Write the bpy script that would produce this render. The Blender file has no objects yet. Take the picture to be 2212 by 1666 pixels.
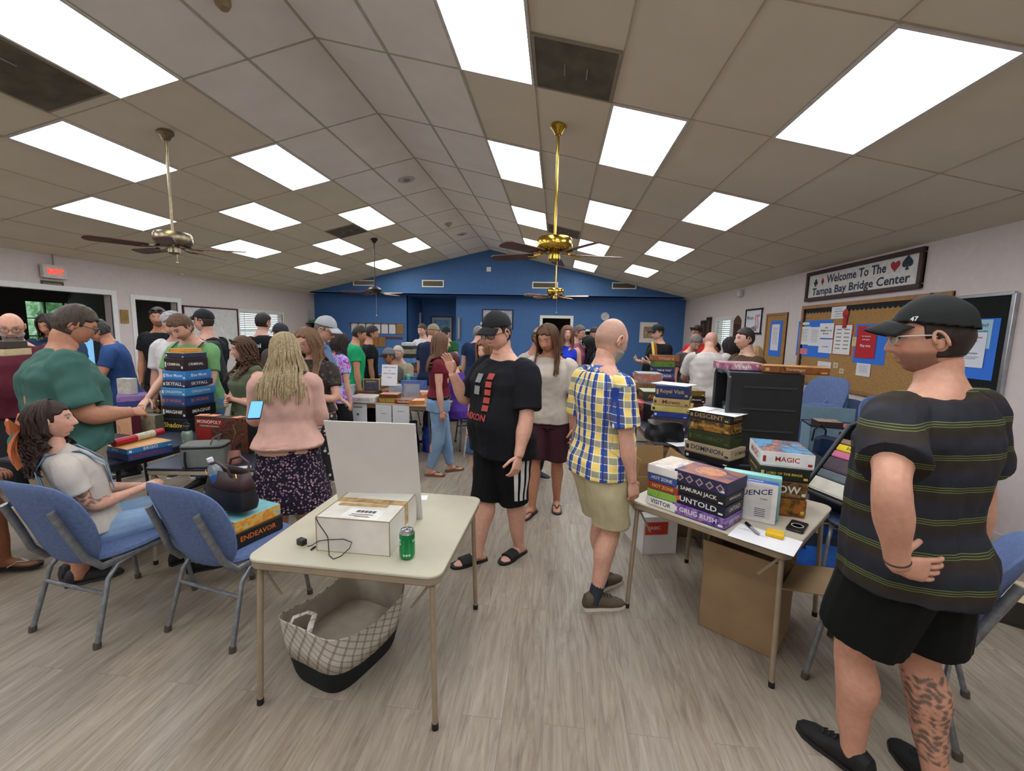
import bpy, math, random
import numpy as np
from mathutils import Vector, Matrix
sc = bpy.context.scene
# ---------------------------------------------------------------- camera (recovered from the ceiling grid)
FPX, YAW, PIT, ROL, ZC = 932.4, -.1004, .1265, -.0235, 1.68
def ray(px, py):
    X, Y = (px-1106)/FPX, -(py-833)/FPX
    cr, sr = math.cos(ROL), math.sin(ROL)
    a, b = X*cr+Y*sr, -X*sr+Y*cr
    cp, sp = math.cos(PIT), math.sin(PIT)
    z, y = b*cp-sp, cp+b*sp
    cy, sy = math.cos(YAW), math.sin(YAW)
    return Vector((a*cy+y*sy, -a*sy+y*cy, z))
def at(px, py, z=None, y=None, x=None, d=None):
    """world point seen at a photo pixel on a known plane (or at a known depth)"""
    r = ray(px, py)
    if z is not None: t = (z-ZC)/r.z
    elif y is not None: t = y/r.y
    elif x is not None: t = x/r.x
    else: t = d
    return r*t+Vector((0, 0, ZC))
fw = ray(1106, 833).normalized(); rt = (ray(1107, 833)-ray(1106, 833)).normalized(); up = rt.cross(fw)
cam = bpy.data.cameras.new('camera'); cam.sensor_width = 36; cam.lens = FPX/2212*36; cam.clip_start = .05
co = bpy.data.objects.new('camera', cam); sc.collection.objects.link(co)
co.matrix_world = Matrix((rt, up, -fw)).transposed().to_4x4(); co.location = (0, 0, ZC)
sc.camera = co
# ---------------------------------------------------------------- sky and exposure
w = bpy.data.worlds.new('sky'); sc.world = w; w.use_nodes = True
w.node_tree.nodes['Background'].inputs[0].default_value = (.72, .8, .84, 1)
w.node_tree.nodes['Background'].inputs[1].default_value = 1.3
vs = sc.view_settings; vs.view_transform = 'Standard'; vs.look = 'None'; vs.gamma = 1; vs.use_curve_mapping = False
vs.exposure = 0.64
LIGHT = 8.0          # radiance of the fluorescent diffusers
R = math.radians
rnd = random.Random(7)
# ---------------------------------------------------------------- materials
def lin(h):
    if not isinstance(h, str): return tuple(h)[:3]
    v = [int(h[i:i+2], 16)/255 for i in (0, 2, 4)]
    return tuple(c/12.92 if c <= .04045 else ((c+.055)/1.055)**2.4 for c in v)
_m = {}
class NT:
    def __init__(s, m): s.t = m.node_tree; s.b = s.t.nodes['Principled BSDF']
    def n(s, k, **kw):
        x = s.t.nodes.new('ShaderNode'+k)
        for a, v in kw.items(): setattr(x, a, v)
        return x
    def l(s, a, b): s.t.links.new(a, b)
    def co(s, scale=(1, 1, 1), kind='Object', attr=None):
        m = s.n('Mapping'); m.inputs['Scale'].default_value = scale
        if attr: c = s.n('Attribute', attribute_name=attr); s.l(c.outputs['Vector'], m.inputs[0])
        else: c = s.n('TexCoord'); s.l(c.outputs[kind], m.inputs[0])
        return m.outputs[0]
    def noise(s, v, scale, det=3, rough=.55, dist=0):
        n = s.n('TexNoise'); s.l(v, n.inputs['Vector']); n.inputs['Scale'].default_value = scale
        n.inputs['Detail'].default_value = det; n.inputs['Roughness'].default_value = rough; n.inputs['Distortion'].default_value = dist
        return n.outputs['Fac']
    def ramp(s, f, stops, mode='LINEAR'):
        r = s.n('ValToRGB'); r.color_ramp.interpolation = mode; e = r.color_ramp.elements
        while len(e) < len(stops): e.new(.5)
        for q, (p, c) in zip(e, stops): q.position = p; q.color = (*lin(c), 1)
        s.l(f, r.inputs[0]); return r.outputs[0]
    def mix(s, f, a, b, mode='MIX'):
        m = s.n('Mix', data_type='RGBA', blend_type=mode)
        for q, i in ((f, 0), (a, 6), (b, 7)):
            if hasattr(q, 'links') or hasattr(q, 'is_output'): s.l(q, m.inputs[i])
            elif i == 0: m.inputs[0].default_value = q
            else: m.inputs[i].default_value = (*lin(q), 1)
        return m.outputs[2]
    def math(s, op, a, b=0, c=None):
        m = s.n('Math', operation=op)
        for i, q in enumerate((a, b, c)):
            if q is None: continue
            if hasattr(q, 'is_output'): s.l(q, m.inputs[i])
            else: m.inputs[i].default_value = q
        return m.outputs[0]
    def bump(s, h, st=.3, dist=.01):
        b = s.n('Bump'); b.inputs['Strength'].default_value = st; b.inputs['Distance'].default_value = dist
        s.l(h, b.inputs['Height']); s.l(b.outputs[0], s.b.inputs['Normal'])
def newmat(key, rough=.6, metal=0, spec=.4):
    m = bpy.data.materials.new(key); m.use_nodes = True; t = NT(m)
    t.b.inputs['Roughness'].default_value = rough; t.b.inputs['Metallic'].default_value = metal
    t.b.inputs['Specular IOR Level'].default_value = spec
    return m, t
def M(col, rough=.6, metal=0, var=.06, vs=14, bump=0, bs=300, emit=0, spec=.4, alpha=1, trans=0):
    """plain procedural material: colour with faint variation and optional fine bump"""
    key = ('M', col, rough, metal, var, vs, bump, bs, emit, spec, alpha, trans)
    if key in _m: return _m[key]
    m, t = newmat('mat_'+(col if isinstance(col, str) else 'c'), rough, metal, spec)
    c = lin(col); v = t.co()
    n = t.noise(v, vs, 2)
    a = tuple(x*(1-var*2) for x in c); b = tuple(min(1, x*(1+var*2)) for x in c)
    o = t.ramp(n, [(.25, a), (.75, b)]); t.l(o, t.b.inputs['Base Color'])
    if bump: t.bump(t.noise(v, bs, 2), bump, .003)
    if emit: t.l(o, t.b.inputs['Emission Color']); t.b.inputs['Emission Strength'].default_value = emit
    if alpha < 1: t.b.inputs['Alpha'].default_value = alpha
    if trans: t.b.inputs['Transmission Weight'].default_value = trans
    _m[key] = m; return m
def art(cols, scale=6, rough=.45, seed=0, warp=1.2, kind='noise'):
    """printed picture: blotches of several inks"""
    key = ('A', tuple(cols), scale, rough, seed, warp, kind)
    if key in _m: return _m[key]
    m, t = newmat('printed_art', rough)
    mp = t.n('Mapping'); c = t.n('TexCoord'); t.l(c.outputs['Object'], mp.inputs[0]); mp.inputs['Location'].default_value = (seed*3.1, seed*1.7, seed*.9)
    if kind == 'vor':
        n = t.n('TexVoronoi'); n.inputs['Scale'].default_value = scale; t.l(mp.outputs[0], n.inputs['Vector'])
        f = t.n('SeparateColor'); t.l(n.outputs['Color'], f.inputs[0]); f = f.outputs[0]
    else: f = t.noise(mp.outputs[0], scale, 4, .6, warp)
    k = len(cols); st = [(.3+.4*i/max(1, k-1), q) for i, q in enumerate(cols)]
    t.l(t.ramp(f, st, 'CONSTANT' if kind == 'vor' else 'B_SPLINE'), t.b.inputs['Base Color'])
    _m[key] = m; return m
def glow(col, st):
    key = ('G', col, st)
    if key in _m: return _m[key]
    m, t = newmat('glow'); t.b.inputs['Base Color'].default_value = (.8, .8, .8, 1)
    v = t.co((1, 1, 1)); wv = t.n('TexWave', wave_type='BANDS', bands_direction='X'); wv.inputs['Scale'].default_value = .52
    wv.inputs['Phase Offset'].default_value = 0
    t.l(v, wv.inputs[0])
    s = t.ramp(wv.outputs['Fac'], [(0, (.62, .62, .62)), (1, (1, 1, 1))])
    t.l(t.mix(1.0, s, col, 'MULTIPLY'), t.b.inputs['Emission Color']); t.b.inputs['Emission Strength'].default_value = st
    _m[key] = m; return m
# ---------------------------------------------------------------- mesh building
class MB:
    def __init__(s): s.v = []; s.f = []; s.mi = []; s.sm = []
    def add(s, vs, fs, mi=0, X=None, sm=False):
        b = len(s.v)
        if X is not None: vs = [X @ Vector(p) for p in vs]
        s.v += [tuple(p) for p in vs]; s.f += [tuple(i+b for i in f) for f in fs]; s.mi += [mi]*len(fs); s.sm += [sm]*len(fs); return s
    def box(s, c, d, mi=0, X=None, rz=0, top=1.0):
        x, y, z = (q/2 for q in d)
        v = [(i*x*(top if k > 0 else 1), j*y*(top if k > 0 else 1), k*z) for k in (-1, 1) for i, j in ((-1, -1), (1, -1), (1, 1), (-1, 1))]
        T = Matrix.Translation(c) @ Matrix.Rotation(rz, 4, 'Z')
        if X is not None: T = X @ T
        return s.add(v, [(0, 3, 2, 1), (4, 5, 6, 7), (0, 1, 5, 4), (1, 2, 6, 5), (2, 3, 7, 6), (3, 0, 4, 7)], mi, T)
    def rbox(s, c, d, r=.02, mi=0, X=None, n=4, rz=0):
        """box with rounded vertical corners"""
        x, y, z = (q/2 for q in d); pts = []
        for cx, cy, a0 in ((x-r, y-r, 0), (-x+r, y-r, 90), (-x+r, -y+r, 180), (x-r, -y+r, 270)):
            for k in range(n+1): a = R(a0+90*k/n); pts.append((cx+r*math.cos(a), cy+r*math.sin(a)))
        T = Matrix.Translation(c) @ Matrix.Rotation(rz, 4, 'Z')
        if X is not None: T = X @ T
        return s.prism(pts, -z, z, mi, T)
    def prism(s, pts, z0, z1, mi=0, X=None):
        n = len(pts); v = [(p[0], p[1], z0) for p in pts]+[(p[0], p[1], z1) for p in pts]
        return s.add(v, [tuple(range(n-1, -1, -1)), tuple(range(n, 2*n))]+[(i, (i+1) % n, n+(i+1) % n, n+i) for i in range(n)], mi, X)
    def loft(s, rings, mi=0, X=None, cap=True, close=True, sm=True):
        n = len(rings[0]); v = [p for r in rings for p in r]; f = []
        for k in range(len(rings)-1):
            for i in range(n if close else n-1):
                j = (i+1) % n; f.append((k*n+i, k*n+j, (k+1)*n+j, (k+1)*n+i))
        if cap and close: f += [tuple(range(n-1, -1, -1)), tuple(range((len(rings)-1)*n, len(rings)*n))]
        return s.add(v, f, mi, X, sm)
    def tube(s, pts, r, n=8, mi=0, X=None, cap=True, flat=1.0, upv=None, closed=False):
        pts = [Vector(p) for p in pts]; m = len(pts); rr = r if hasattr(r, '__len__') else [r]*m; rings = []
        ref = Vector(upv) if upv else None
        for k, p in enumerate(pts):
            if closed: t = pts[(k+1) % m]-pts[k-1]
            else: t = pts[min(k+1, m-1)]-pts[max(k-1, 0)]
            if t.length < 1e-9: t = Vector((0, 0, 1))
            t.normalize()
            if ref is None: ref = Vector((0, 0, 1)) if abs(t.z) < .9 else Vector((1, 0, 0))
            u = ref-t*ref.dot(t)
            if u.length < 1e-4: u = t.orthogonal()
            u.normalize(); b = t.cross(u)
            if not upv: ref = u
            rings.append([p+(b*math.cos(2*math.pi*i/n)+u*flat*math.sin(2*math.pi*i/n))*rr[k] for i in range(n)])
        if closed: rings.append(rings[0])
        return s.loft(rings, mi, X, cap and not closed)
    def lathe(s, prof, n=24, mi=0, X=None, sx=1, sy=1):
        rings = [[(r*sx*math.cos(2*math.pi*i/n), r*sy*math.sin(2*math.pi*i/n), z) for i in range(n)] for r, z in prof]
        return s.loft(rings, mi, X)
    def sphere(s, c, r, n=12, mi=0, X=None):
        rx, ry, rz = r if hasattr(r, '__len__') else (r, r, r)
        rings = [[(c[0]+rx*math.sin(a)*math.cos(2*math.pi*i/n), c[1]+ry*math.sin(a)*math.sin(2*math.pi*i/n), c[2]-rz*math.cos(a)) for i in range(n)] for a in [math.pi*(k+.02)/(n//2+.04)*1.0 for k in range(n//2+1)]]
        return s.loft(rings, mi, X)
    def build(s, name, mats, parent=None, bevel=0, loc=None, seg=2, shade=True):
        me = bpy.data.meshes.new(name); me.from_pydata(s.v, [], s.f)
        for m in (mats if isinstance(mats, (list, tuple)) else [mats]): me.materials.append(m)
        me.polygons.foreach_set('material_index', s.mi); me.polygons.foreach_set('use_smooth', [bool(shade)]*len(s.f)); me.update()
        if shade: me.set_sharp_from_angle(angle=R(40))
        o = bpy.data.objects.new(name, me); sc.collection.objects.link(o)
        if parent: o.parent = parent
        if loc is not None: o.location = loc
        if bevel:
            b = o.modifiers.new('bevel', 'BEVEL'); b.width = bevel; b.segments = seg; b.limit_method = 'ANGLE'; b.angle_limit = R(40)
        return o
def tag(o, label=None, cat=None, group=None, kind=None):
    if label: o['label'] = label
    if cat: o['category'] = cat
    if group: o['group'] = group
    if kind: o['kind'] = kind
    return o
def empty(name, loc=(0, 0, 0), rz=0, **k):
    o = bpy.data.objects.new(name, None); sc.collection.objects.link(o); o.location = loc; o.rotation_euler = (0, 0, rz)
    o.empty_display_size = .1
    return tag(o, **k)
def struct(mb, name, mats, **k): return tag(mb.build(name, mats, **k), kind='structure')
def copy_tree(o, loc=None, rz=None, parent=None):
    c = o.copy(); sc.collection.objects.link(c)
    if parent: c.parent = parent
    if loc is not None: c.location = loc
    if rz is not None: c.rotation_euler = (0, 0, rz)
    for ch in list(o.children): copy_tree(ch, parent=c)
    return c
_tc = {}
def textmesh(s, bold=.0, ext=.0006):
    """lettering one unit of cap height tall, centred on the origin, in the XZ plane facing -Y"""
    k = (s, bold)
    if k in _tc: return _tc[k]
    cu = bpy.data.curves.new('lettering', 'FONT'); cu.body = s; cu.size = 1.4; cu.offset = bold; cu.align_x = 'CENTER'; cu.align_y = 'CENTER'; cu.resolution_u = 2
    o = bpy.data.objects.new('lettering', cu); sc.collection.objects.link(o)
    dg = bpy.context.evaluated_depsgraph_get(); me = bpy.data.meshes.new_from_object(o.evaluated_get(dg))
    n = len(me.vertices); a = np.empty(n*3); me.vertices.foreach_get('co', a); a = a.reshape(-1, 3)
    fs = [tuple(p.vertices) for p in me.polygons]
    bpy.data.objects.remove(o); bpy.data.curves.remove(cu); bpy.data.meshes.remove(me)
    if n: a[:, 0] -= (a[:, 0].max()+a[:, 0].min())/2; a[:, 1] -= (a[:, 1].max()+a[:, 1].min())/2
    _tc[k] = (a[:, 0].copy(), a[:, 1].copy(), fs, (a[:, 0].max()-a[:, 0].min()) if n else 1, (a[:, 1].max()-a[:, 1].min()) if n else 1)
    return _tc[k]
def text(mb, s, c, w, h, mi=0, X=None, bold=.02, face='front'):
    """lay lettering into box w x h around c; face: front(-Y) top(+Z) right(+X) left(-X) back(+Y)"""
    x, y, fs, tw, th = textmesh(s, bold); k = min(w/max(tw, .01), h/max(th, .01)); kx = k*min(1.25, w/(tw*k)); x = x*kx; y = y*k
    e = .0004
    P = {'front': lambda a, b: (c[0]+a, c[1]-e, c[2]+b), 'back': lambda a, b: (c[0]-a, c[1]+e, c[2]+b), 'top': lambda a, b: (c[0]+a, c[1]+b, c[2]+e),
         'right': lambda a, b: (c[0]+e, c[1]+a, c[2]+b), 'left': lambda a, b: (c[0]-e, c[1]-a, c[2]+b)}[face]
    return mb.add([P(a, b) for a, b in zip(x, y)], fs, mi, X)
# ================================================================ THE ROOM
XL, XR, XC, YB, YF, SL, ZR = -7.76, 3.72, -2.02, 12.75, -3.2, .2271, 3.99
ZE = ZR-math.tan(SL)*5.74; T0, TL, TW = 3.619, 1.2192, .6096
def ceil_z(x): return ZR-abs(x-XC)*math.tan(SL)
def ceil_at(px, py, side):
    r = ray(px, py); tn = math.tan(SL); k = (ZR-ZC+side*XC*tn)/(r.z+side*r.x*tn); return r*k+Vector((0, 0, ZC))
wallm = M('cbc0bb', .85, var=.02, bump=.12, bs=120); bluem = M('41699f', .7, var=.03, bump=.1, bs=90); whitem = M('dcdcd8', .45, var=.02)
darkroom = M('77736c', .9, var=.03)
# ceiling: two slopes of 2x4 ft tiles, the newer pale tiles along the ridge
def ceilmat():
    m, t = newmat('ceiling_tiles', .9); v = t.co(); s = t.n('SeparateXYZ'); t.l(v, s.inputs[0])
    a = t.math('LESS_THAN', t.math('ABSOLUTE', s.outputs[0]), 2*TW)
    pale = t.ramp(t.noise(v, 2.2, 3), [(.3, 'e0dbd4'), (.7, 'e8e4dd')]); old = t.ramp(t.noise(v, 1.3, 4), [(.3, 'd0c9b5'), (.7, 'd8d1be')])
    t.l(t.mix(a, old, pale), t.b.inputs['Base Color']); t.bump(t.noise(v, 260, 2), .35, .002); return m
cm = ceilmat(); W2 = 5.76/math.cos(SL)
for sd, nm in ((-1, 'ceiling_left'), (1, 'ceiling_right')):
    X = Matrix.Translation((XC, 0, ZR)) @ Matrix.Rotation(sd*SL, 4, 'Y')
    c = MB().box((sd*W2/2, (YB+YF)/2+.1, .03), (W2+.02, YB-YF+.5, .06)); o = struct(c, nm, cm); o.matrix_world = X
    g = MB(); i0 = -5
    for r in range(0, 10):
        wd = .022 if r <= 2 else .009
        g.box((sd*r*TW, (YB+YF)/2, -.002), (wd, YB-YF, .006), 0 if r <= 2 else 1)
        if r < 9:
            for i in range(i0, 8):
                y = T0+i*TL
                if YF < y < YB: g.box((sd*(r+.5)*TW, y, -.002), (TW, .016 if r < 2 else .007, .006), 0 if r < 2 else 1)
    o = struct(g, 'trim_%d' % (1 if sd < 0 else 2), [M('aaa797', .5), M('aea590', .8)]); o.matrix_world = X
# floor: vinyl planks running away from the camera
m, t = newmat('floor_planks', .42); v = t.co()
mp = t.n('Mapping'); mp.inputs['Rotation'].default_value = (0, 0, R(90)); t.l(v, mp.inputs[0])
b = t.n('TexBrick'); t.l(mp.outputs[0], b.inputs['Vector'])
for k, q in (('Scale', 1), ('Brick Width', 1.22), ('Row Height', .178), ('Mortar Size', .0012), ('Mortar Smooth', .2), ('Bias', 0)): b.inputs[k].default_value = q
b.inputs['Color1'].default_value = (0, 0, 0, 1); b.inputs['Color2'].default_value = (1, 1, 1, 1); b.inputs['Mortar'].default_value = (.5, .5, .5, 1); b.offset = .37; b.squash = 1
tone = t.ramp(b.outputs['Color'], [(0, '887b69'), (.5, '8f8373'), (1, '988c7b')])
sh = t.n('Mapping'); sh.inputs['Scale'].default_value = (1, .09, 1)
off = t.n('VectorMath', operation='MULTIPLY_ADD'); t.l(b.outputs['Color'], off.inputs[0]); off.inputs[1].default_value = (7, 3, 0); t.l(v, off.inputs[2]); t.l(off.outputs[0], sh.inputs[0])
st = t.ramp(t.noise(sh.outputs[0], 26, 6, .68, 1.4), [(.28, '564c41'), (.45, '857a6b'), (.56, '978d7e'), (.75, 'b3a897')])
c1 = t.mix(.6, tone, st, 'MIX'); sh2 = t.n('Mapping'); sh2.inputs['Scale'].default_value = (1, .16, 1); t.l(off.outputs[0], sh2.inputs[0])
kn = t.ramp(t.noise(sh2.outputs[0], 9, 4, .6, 1), [(.62, (1, 1, 1)), (.74, (.66, .63, .6))]); c2 = t.mix(.8, c1, kn, 'MULTIPLY')
c3 = t.mix(t.math('MULTIPLY', b.outputs['Fac'], .6), c2, '5f564d'); t.l(c3, t.b.inputs['Base Color'])
t.bump(t.noise(sh.outputs[0], 26, 5, .65), .12, .002)
struct(MB().box(((XL+XR)/2-1.5, 6.3, -.05), (XR-XL+4.2, 20, .1)), 'floor', m)
def wall(name, axis, c, lo, hi, z1, holes, mat, th=.14, side=1, z0=0, parent=None):
    """wall in the plane axis=c with rectangular openings (lo, hi, z0, z1); thickness grows to 'side'"""
    us = sorted({lo, hi, *[h[0] for h in holes], *[h[1] for h in holes]}); zs = sorted({z0, z1, *[h[2] for h in holes], *[h[3] for h in holes]}); b = MB()
    for a0, a1 in zip(us, us[1:]):
        for q0, q1 in zip(zs, zs[1:]):
            u, z = (a0+a1)/2, (q0+q1)/2
            if any(h[0] < u < h[1] and h[2] < z < h[3] for h in holes): continue
            if axis == 'x': b.box((c+side*th/2, u, z), (th, a1-a0, q1-q0))
            else: b.box((u, c+side*th/2, z), (a1-a0, th, q1-q0))
    return struct(b, name, mat)
wall('wall_left', 'x', XL, YF-.1, 13.5, 2.7, [(4.95, 6.9, 0, 2.13), (7.32, 8.22, 0, 2.09), (9.95, 11.65, 1.03, 2.02)], wallm, side=-1)
wall('wall_right', 'x', XR, YF-.1, 13.5, 2.7, [(9.8, 10.68, 1.45, 2.05)], wallm)
struct(MB().prism([(XL-.1, 0), (XR+.1, 0), (XR+.1, ZE), (XC, ZR+.05), (XL-.1, ZE)], 0, .12, X=Matrix.Translation((0, YF, 0)) @ Matrix.Rotation(R(90), 4, 'X')), 'wall_front', wallm)
ZS = 2.71
struct(MB().prism([(XL-.1, ZS), (XR+.1, ZS), (XR+.1, ZE+.03), (XC, ZR+.06), (XL-.1, ZE+.03)], -.14, 0, X=Matrix.Translation((0, YB, 0)) @ Matrix.Rotation(R(90), 4, 'X')), 'wall_gable', bluem)
YW = 13.3
def bx(px, py=700, y=YW): return at(px, py, y=y)
aL, aR = bx(878).x, bx(985).x; dL, dR = bx(1172).x, bx(1232).x; kL, kR = bx(1246).x, bx(1287, 720).x
ktop = bx(1266, 716).z; kbot = bx(1266, 778).z; dtop = bx(1200, 688).z
wall('wall_back', 'y', YW, XL, XR, ZS+.06, [(aL, aR, 0, ZS+.06), (dL, dR, 0, dtop), (kL, kR, kbot, ktop)], bluem)
struct(MB().box(((XL+XR)/2, (YB+YW)/2+.1, ZS+.03), (XR-XL, YW-YB+.3, .06)), 'ceiling_soffit', bluem)
AY = 14.9
b = MB().box(((aL+aR)/2, AY+.05, 1.4), (aR-aL+.2, .1, 2.8)).box((aL-.05, (AY+YW)/2+.07, 1.4), (.1, AY-YW, 2.8)).box((aR+.05, (AY+YW)/2+.07, 1.4), (.1, AY-YW, 2.8)).box(((aL+aR)/2, (AY+YW)/2, 2.75), (aR-aL, AY-YW, .1))
struct(b, 'wall_alcove', bluem)
# kitchen behind the back wall and the side room behind the left wall
KY = 16.2; k0, k1 = aR+.12, XR
kw = [at(1249, 722, y=KY), at(1285, 748, y=KY)]
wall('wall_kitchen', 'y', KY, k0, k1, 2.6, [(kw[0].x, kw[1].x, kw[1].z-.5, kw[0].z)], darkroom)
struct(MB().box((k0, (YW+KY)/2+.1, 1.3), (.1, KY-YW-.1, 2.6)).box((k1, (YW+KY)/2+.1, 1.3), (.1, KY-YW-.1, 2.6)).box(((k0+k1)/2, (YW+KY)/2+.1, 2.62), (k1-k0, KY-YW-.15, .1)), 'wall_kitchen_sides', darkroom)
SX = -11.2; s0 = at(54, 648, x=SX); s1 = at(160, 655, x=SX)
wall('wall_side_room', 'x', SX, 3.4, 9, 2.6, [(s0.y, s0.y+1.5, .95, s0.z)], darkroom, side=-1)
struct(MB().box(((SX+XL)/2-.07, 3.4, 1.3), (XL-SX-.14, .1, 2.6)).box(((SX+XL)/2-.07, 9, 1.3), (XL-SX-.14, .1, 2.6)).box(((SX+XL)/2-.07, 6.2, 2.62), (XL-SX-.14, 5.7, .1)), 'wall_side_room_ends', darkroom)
def trim(n, axis, c, lo, hi, top, wd=.085, pr=.02, bot=0, sill=False):
    b = MB()
    def q(u, z, du, dz):
        if axis == 'x': b.box((c, u, z), (pr*2, du, dz))
        else: b.box((u, c, z), (du, pr*2, dz))
    q(lo-wd/2, (bot+top+wd)/2, wd, top+wd-bot); q(hi+wd/2, (bot+top+wd)/2, wd, top+wd-bot); q((lo+hi)/2, top+wd/2, hi-lo, wd)
    if sill: q((lo+hi)/2, bot-wd/2, hi-lo+2*wd, wd)
    struct(b, 'trim_%d' % n, whitem, bevel=.004)
trim(3, 'x', XL, 4.95, 6.9, 2.13); trim(4, 'x', XL, 7.32, 8.22, 2.09); trim(5, 'y', YW, dL, dR, dtop); trim(6, 'y', YW, kL, kR, ktop, bot=kbot, wd=.06, sill=True)
trim(7, 'x', XL, 9.95, 11.65, 2.02, wd=.03, bot=1.03, sill=True); trim(8, 'x', XR, 9.8, 10.68, 2.05, wd=.03, bot=1.45, sill=True)
for nm, c, d in (('baseboard_right', (XR-.008, 5, .05), (.016, 16, .1)), ('baseboard_left', (XL+.008, 10.9, .05), (.016, 5.2, .1)), ('baseboard_back', ((XL+aL)/2, YW-.008, .05), (aL-XL, .016, .1))): struct(MB().box(c, d), nm, M('c9c2ba', .5))
# windows: frame, glass, blinds
gl, t = newmat('window_glass', .02); t.b.inputs['Transmission Weight'].default_value = 1; t.b.inputs['IOR'].default_value = 1.01; t.b.inputs['Base Color'].default_value = (.9, .97, .97, 1)
def window(n, axis, c, lo, hi, z0, z1, nu, nz, fm, blind=None):
    e = empty('window_%d' % n, (0, 0, 0), kind='structure'); b = MB(); g = MB()
    def q(m, u, z, du, dz, th=.04, off=0):
        if axis == 'x': m.box((c+off, u, z), (th, du, dz))
        else: m.box((u, c+off, z), (du, th, dz))
    for i in range(nu+1): q(b, lo+(hi-lo)*i/nu, (z0+z1)/2, .045 if i in (0, nu) else .022, z1-z0)
    for i in range(nz+1): q(b, (lo+hi)/2, z0+(z1-z0)*i/nz, hi-lo, .045 if i in (0, nz) else .022)
    b.build('window_frame', fm, e); q(g, (lo+hi)/2, (z0+z1)/2, hi-lo, z1-z0, .006); g.build('window_pane', gl, e)
    if blind:
        s = MB(); k = int((z1-z0)/.046)
        for i in range(k):
            z = z0+.02+i*.046; X = Matrix.Translation((c+blind*.05, (lo+hi)/2, z)) @ Matrix.Rotation(R(blind*-28), 4, 'Y'); s.box((0, 0, 0), (.045, hi-lo-.02, .003), X=X)
        for u in (.12, .5, .88): s.box((c+blind*.055, lo+(hi-lo)*u, (z0+z1)/2), (.004, .02, z1-z0))
        s.box((c+blind*.05, (lo+hi)/2, z1-.02), (.05, hi-lo, .04)); s.build('blind', whitem, e)
blk = M('1d1e20', .5)
window(1, 'x', XL-.07, 9.95, 11.65, 1.03, 2.02, 2, 2, whitem, 1); window(2, 'x', XR+.07, 9.8, 10.68, 1.45, 2.05, 1, 2, whitem, -1)
window(3, 'x', SX-.05, s0.y, s0.y+1.5, .95, s0.z, 4, 3, blk); window(4, 'y', KY+.05, kw[0].x, kw[1].x, kw[1].z-.5, kw[0].z, 4, 3, blk)
leaf = art(('2c4a2a', '5d8a52', '9fc29a', 'd5ead8'), 2.5, .9, 3)
def hedge(name, c, d, label):
    b = MB(); rr = random.Random(5)
    for _ in range(60): b.sphere((c[0]+rr.uniform(-.5, .5)*d[0], c[1]+rr.uniform(-.5, .5)*d[1], c[2]+rr.uniform(-.5, .5)*d[2]), rr.uniform(.35, .75), 10)
    b.box((c[0], c[1], .4), (d[0]*.6, d[1]*.9, .8)); tag(b.build(name, leaf), label, 'hedge')
hedge('garden_hedge', (-14.5, 7.3, 1.7), (.8, 9, 3), 'leafy green hedge outside the windows of the left wall')
hedge('garden_hedge', (1, 19, 1.7), (6, .8, 3), 'leafy green hedge outside the kitchen window at the back')
hedge('garden_hedge', (7, 10.2, 1.7), (.8, 5, 3), 'leafy green hedge outside the small window of the right wall')
# ---------------------------------------------------------------- ceiling fixtures
def glowmat(col, st):
    key = ('GL', col, st)
    if key in _m: return _m[key]
    m, t = newmat('light_diffuser'); t.b.inputs['Base Color'].default_value = (.8, .8, .8, 1); s = t.n('SeparateXYZ'); t.l(t.co(), s.inputs[0])
    c = t.math('COSINE', t.math('MULTIPLY', t.math('SUBTRACT', t.math('ABSOLUTE', s.outputs[0]), .13), 20)); f = t.math('MULTIPLY_ADD', c, .14, .86)
    t.b.inputs['Emission Color'].default_value = (*lin(col), 1); t.l(t.math('MULTIPLY', f, st), t.b.inputs['Emission Strength']); _m[key] = m; return m
CW, BL, WM = 'f4f7ff', 'd3e6ff', 'fff6dc'
fx = {}
def troffer(r, i, col, label):
    sd = 1 if r > 0 else -1; a = abs(r)+.5
    if ('e', 0) not in fx:
        e = empty('ceiling_light'); f = MB()
        for c, d in (((-.293, 0, 0), (.02, 1.2, .012)), ((.293, 0, 0), (.02, 1.2, .012)), ((0, -.595, 0), (.566, .02, .012)), ((0, .595, 0), (.566, .02, .012))): f.box(c, d)
        f.build('frame', M('c8c6c0', .5), e); MB().box((0, 0, .001), (.568, 1.17, .006)).build('diffuser', M('ffffff'), e); fx[('e', 0)] = e; n = e
    else: n = copy_tree(fx[('e', 0)])
    n.matrix_world = Matrix.Translation((XC, 0, ZR)) @ Matrix.Rotation(sd*SL, 4, 'Y') @ Matrix.Translation((sd*a*TW, T0+(i+.5)*TL, -.008))
    for ch in n.children:
        if ch.name.startswith('diffuser'):
            ch.data = ch.data.copy(); ch.data.materials[0] = glowmat(col, LIGHT)
    tag(n, label, 'ceiling light', 'fluorescent troffers in the sloping ceiling')
ordn = ['nearest', 'second', 'third', 'fourth', 'fifth', 'sixth']
for sd, side in ((-1, 'left'), (1, 'right')):
    for row, i0, desc in ((2, -1, 'row beside the ridge'), (4, 0, 'middle row'), (6, -1, 'lowest row')):
        for k, i in enumerate(range(i0, 7, 2)):
            if sd < 0 and i > 5: continue
            if row == 4 and sd < 0 and i == 6: continue
            col = CW
            if (sd, row, i) in ((-1, 2, 1), (-1, 4, 0), (-1, 4, 4)): col = BL
            if (sd, row, i) in ((-1, 2, -1), (-1, 2, 3), (1, 2, 5), (1, 4, 6)): col = WM
            troffer(sd*row, i, col, 'fluorescent ceiling panel, %s in the %s, %s slope' % (ordn[k], desc, side))
troffer(-4, 6, WM, 'rectangular fluorescent ceiling panel closest to the blue gable on the left slope')
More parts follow.
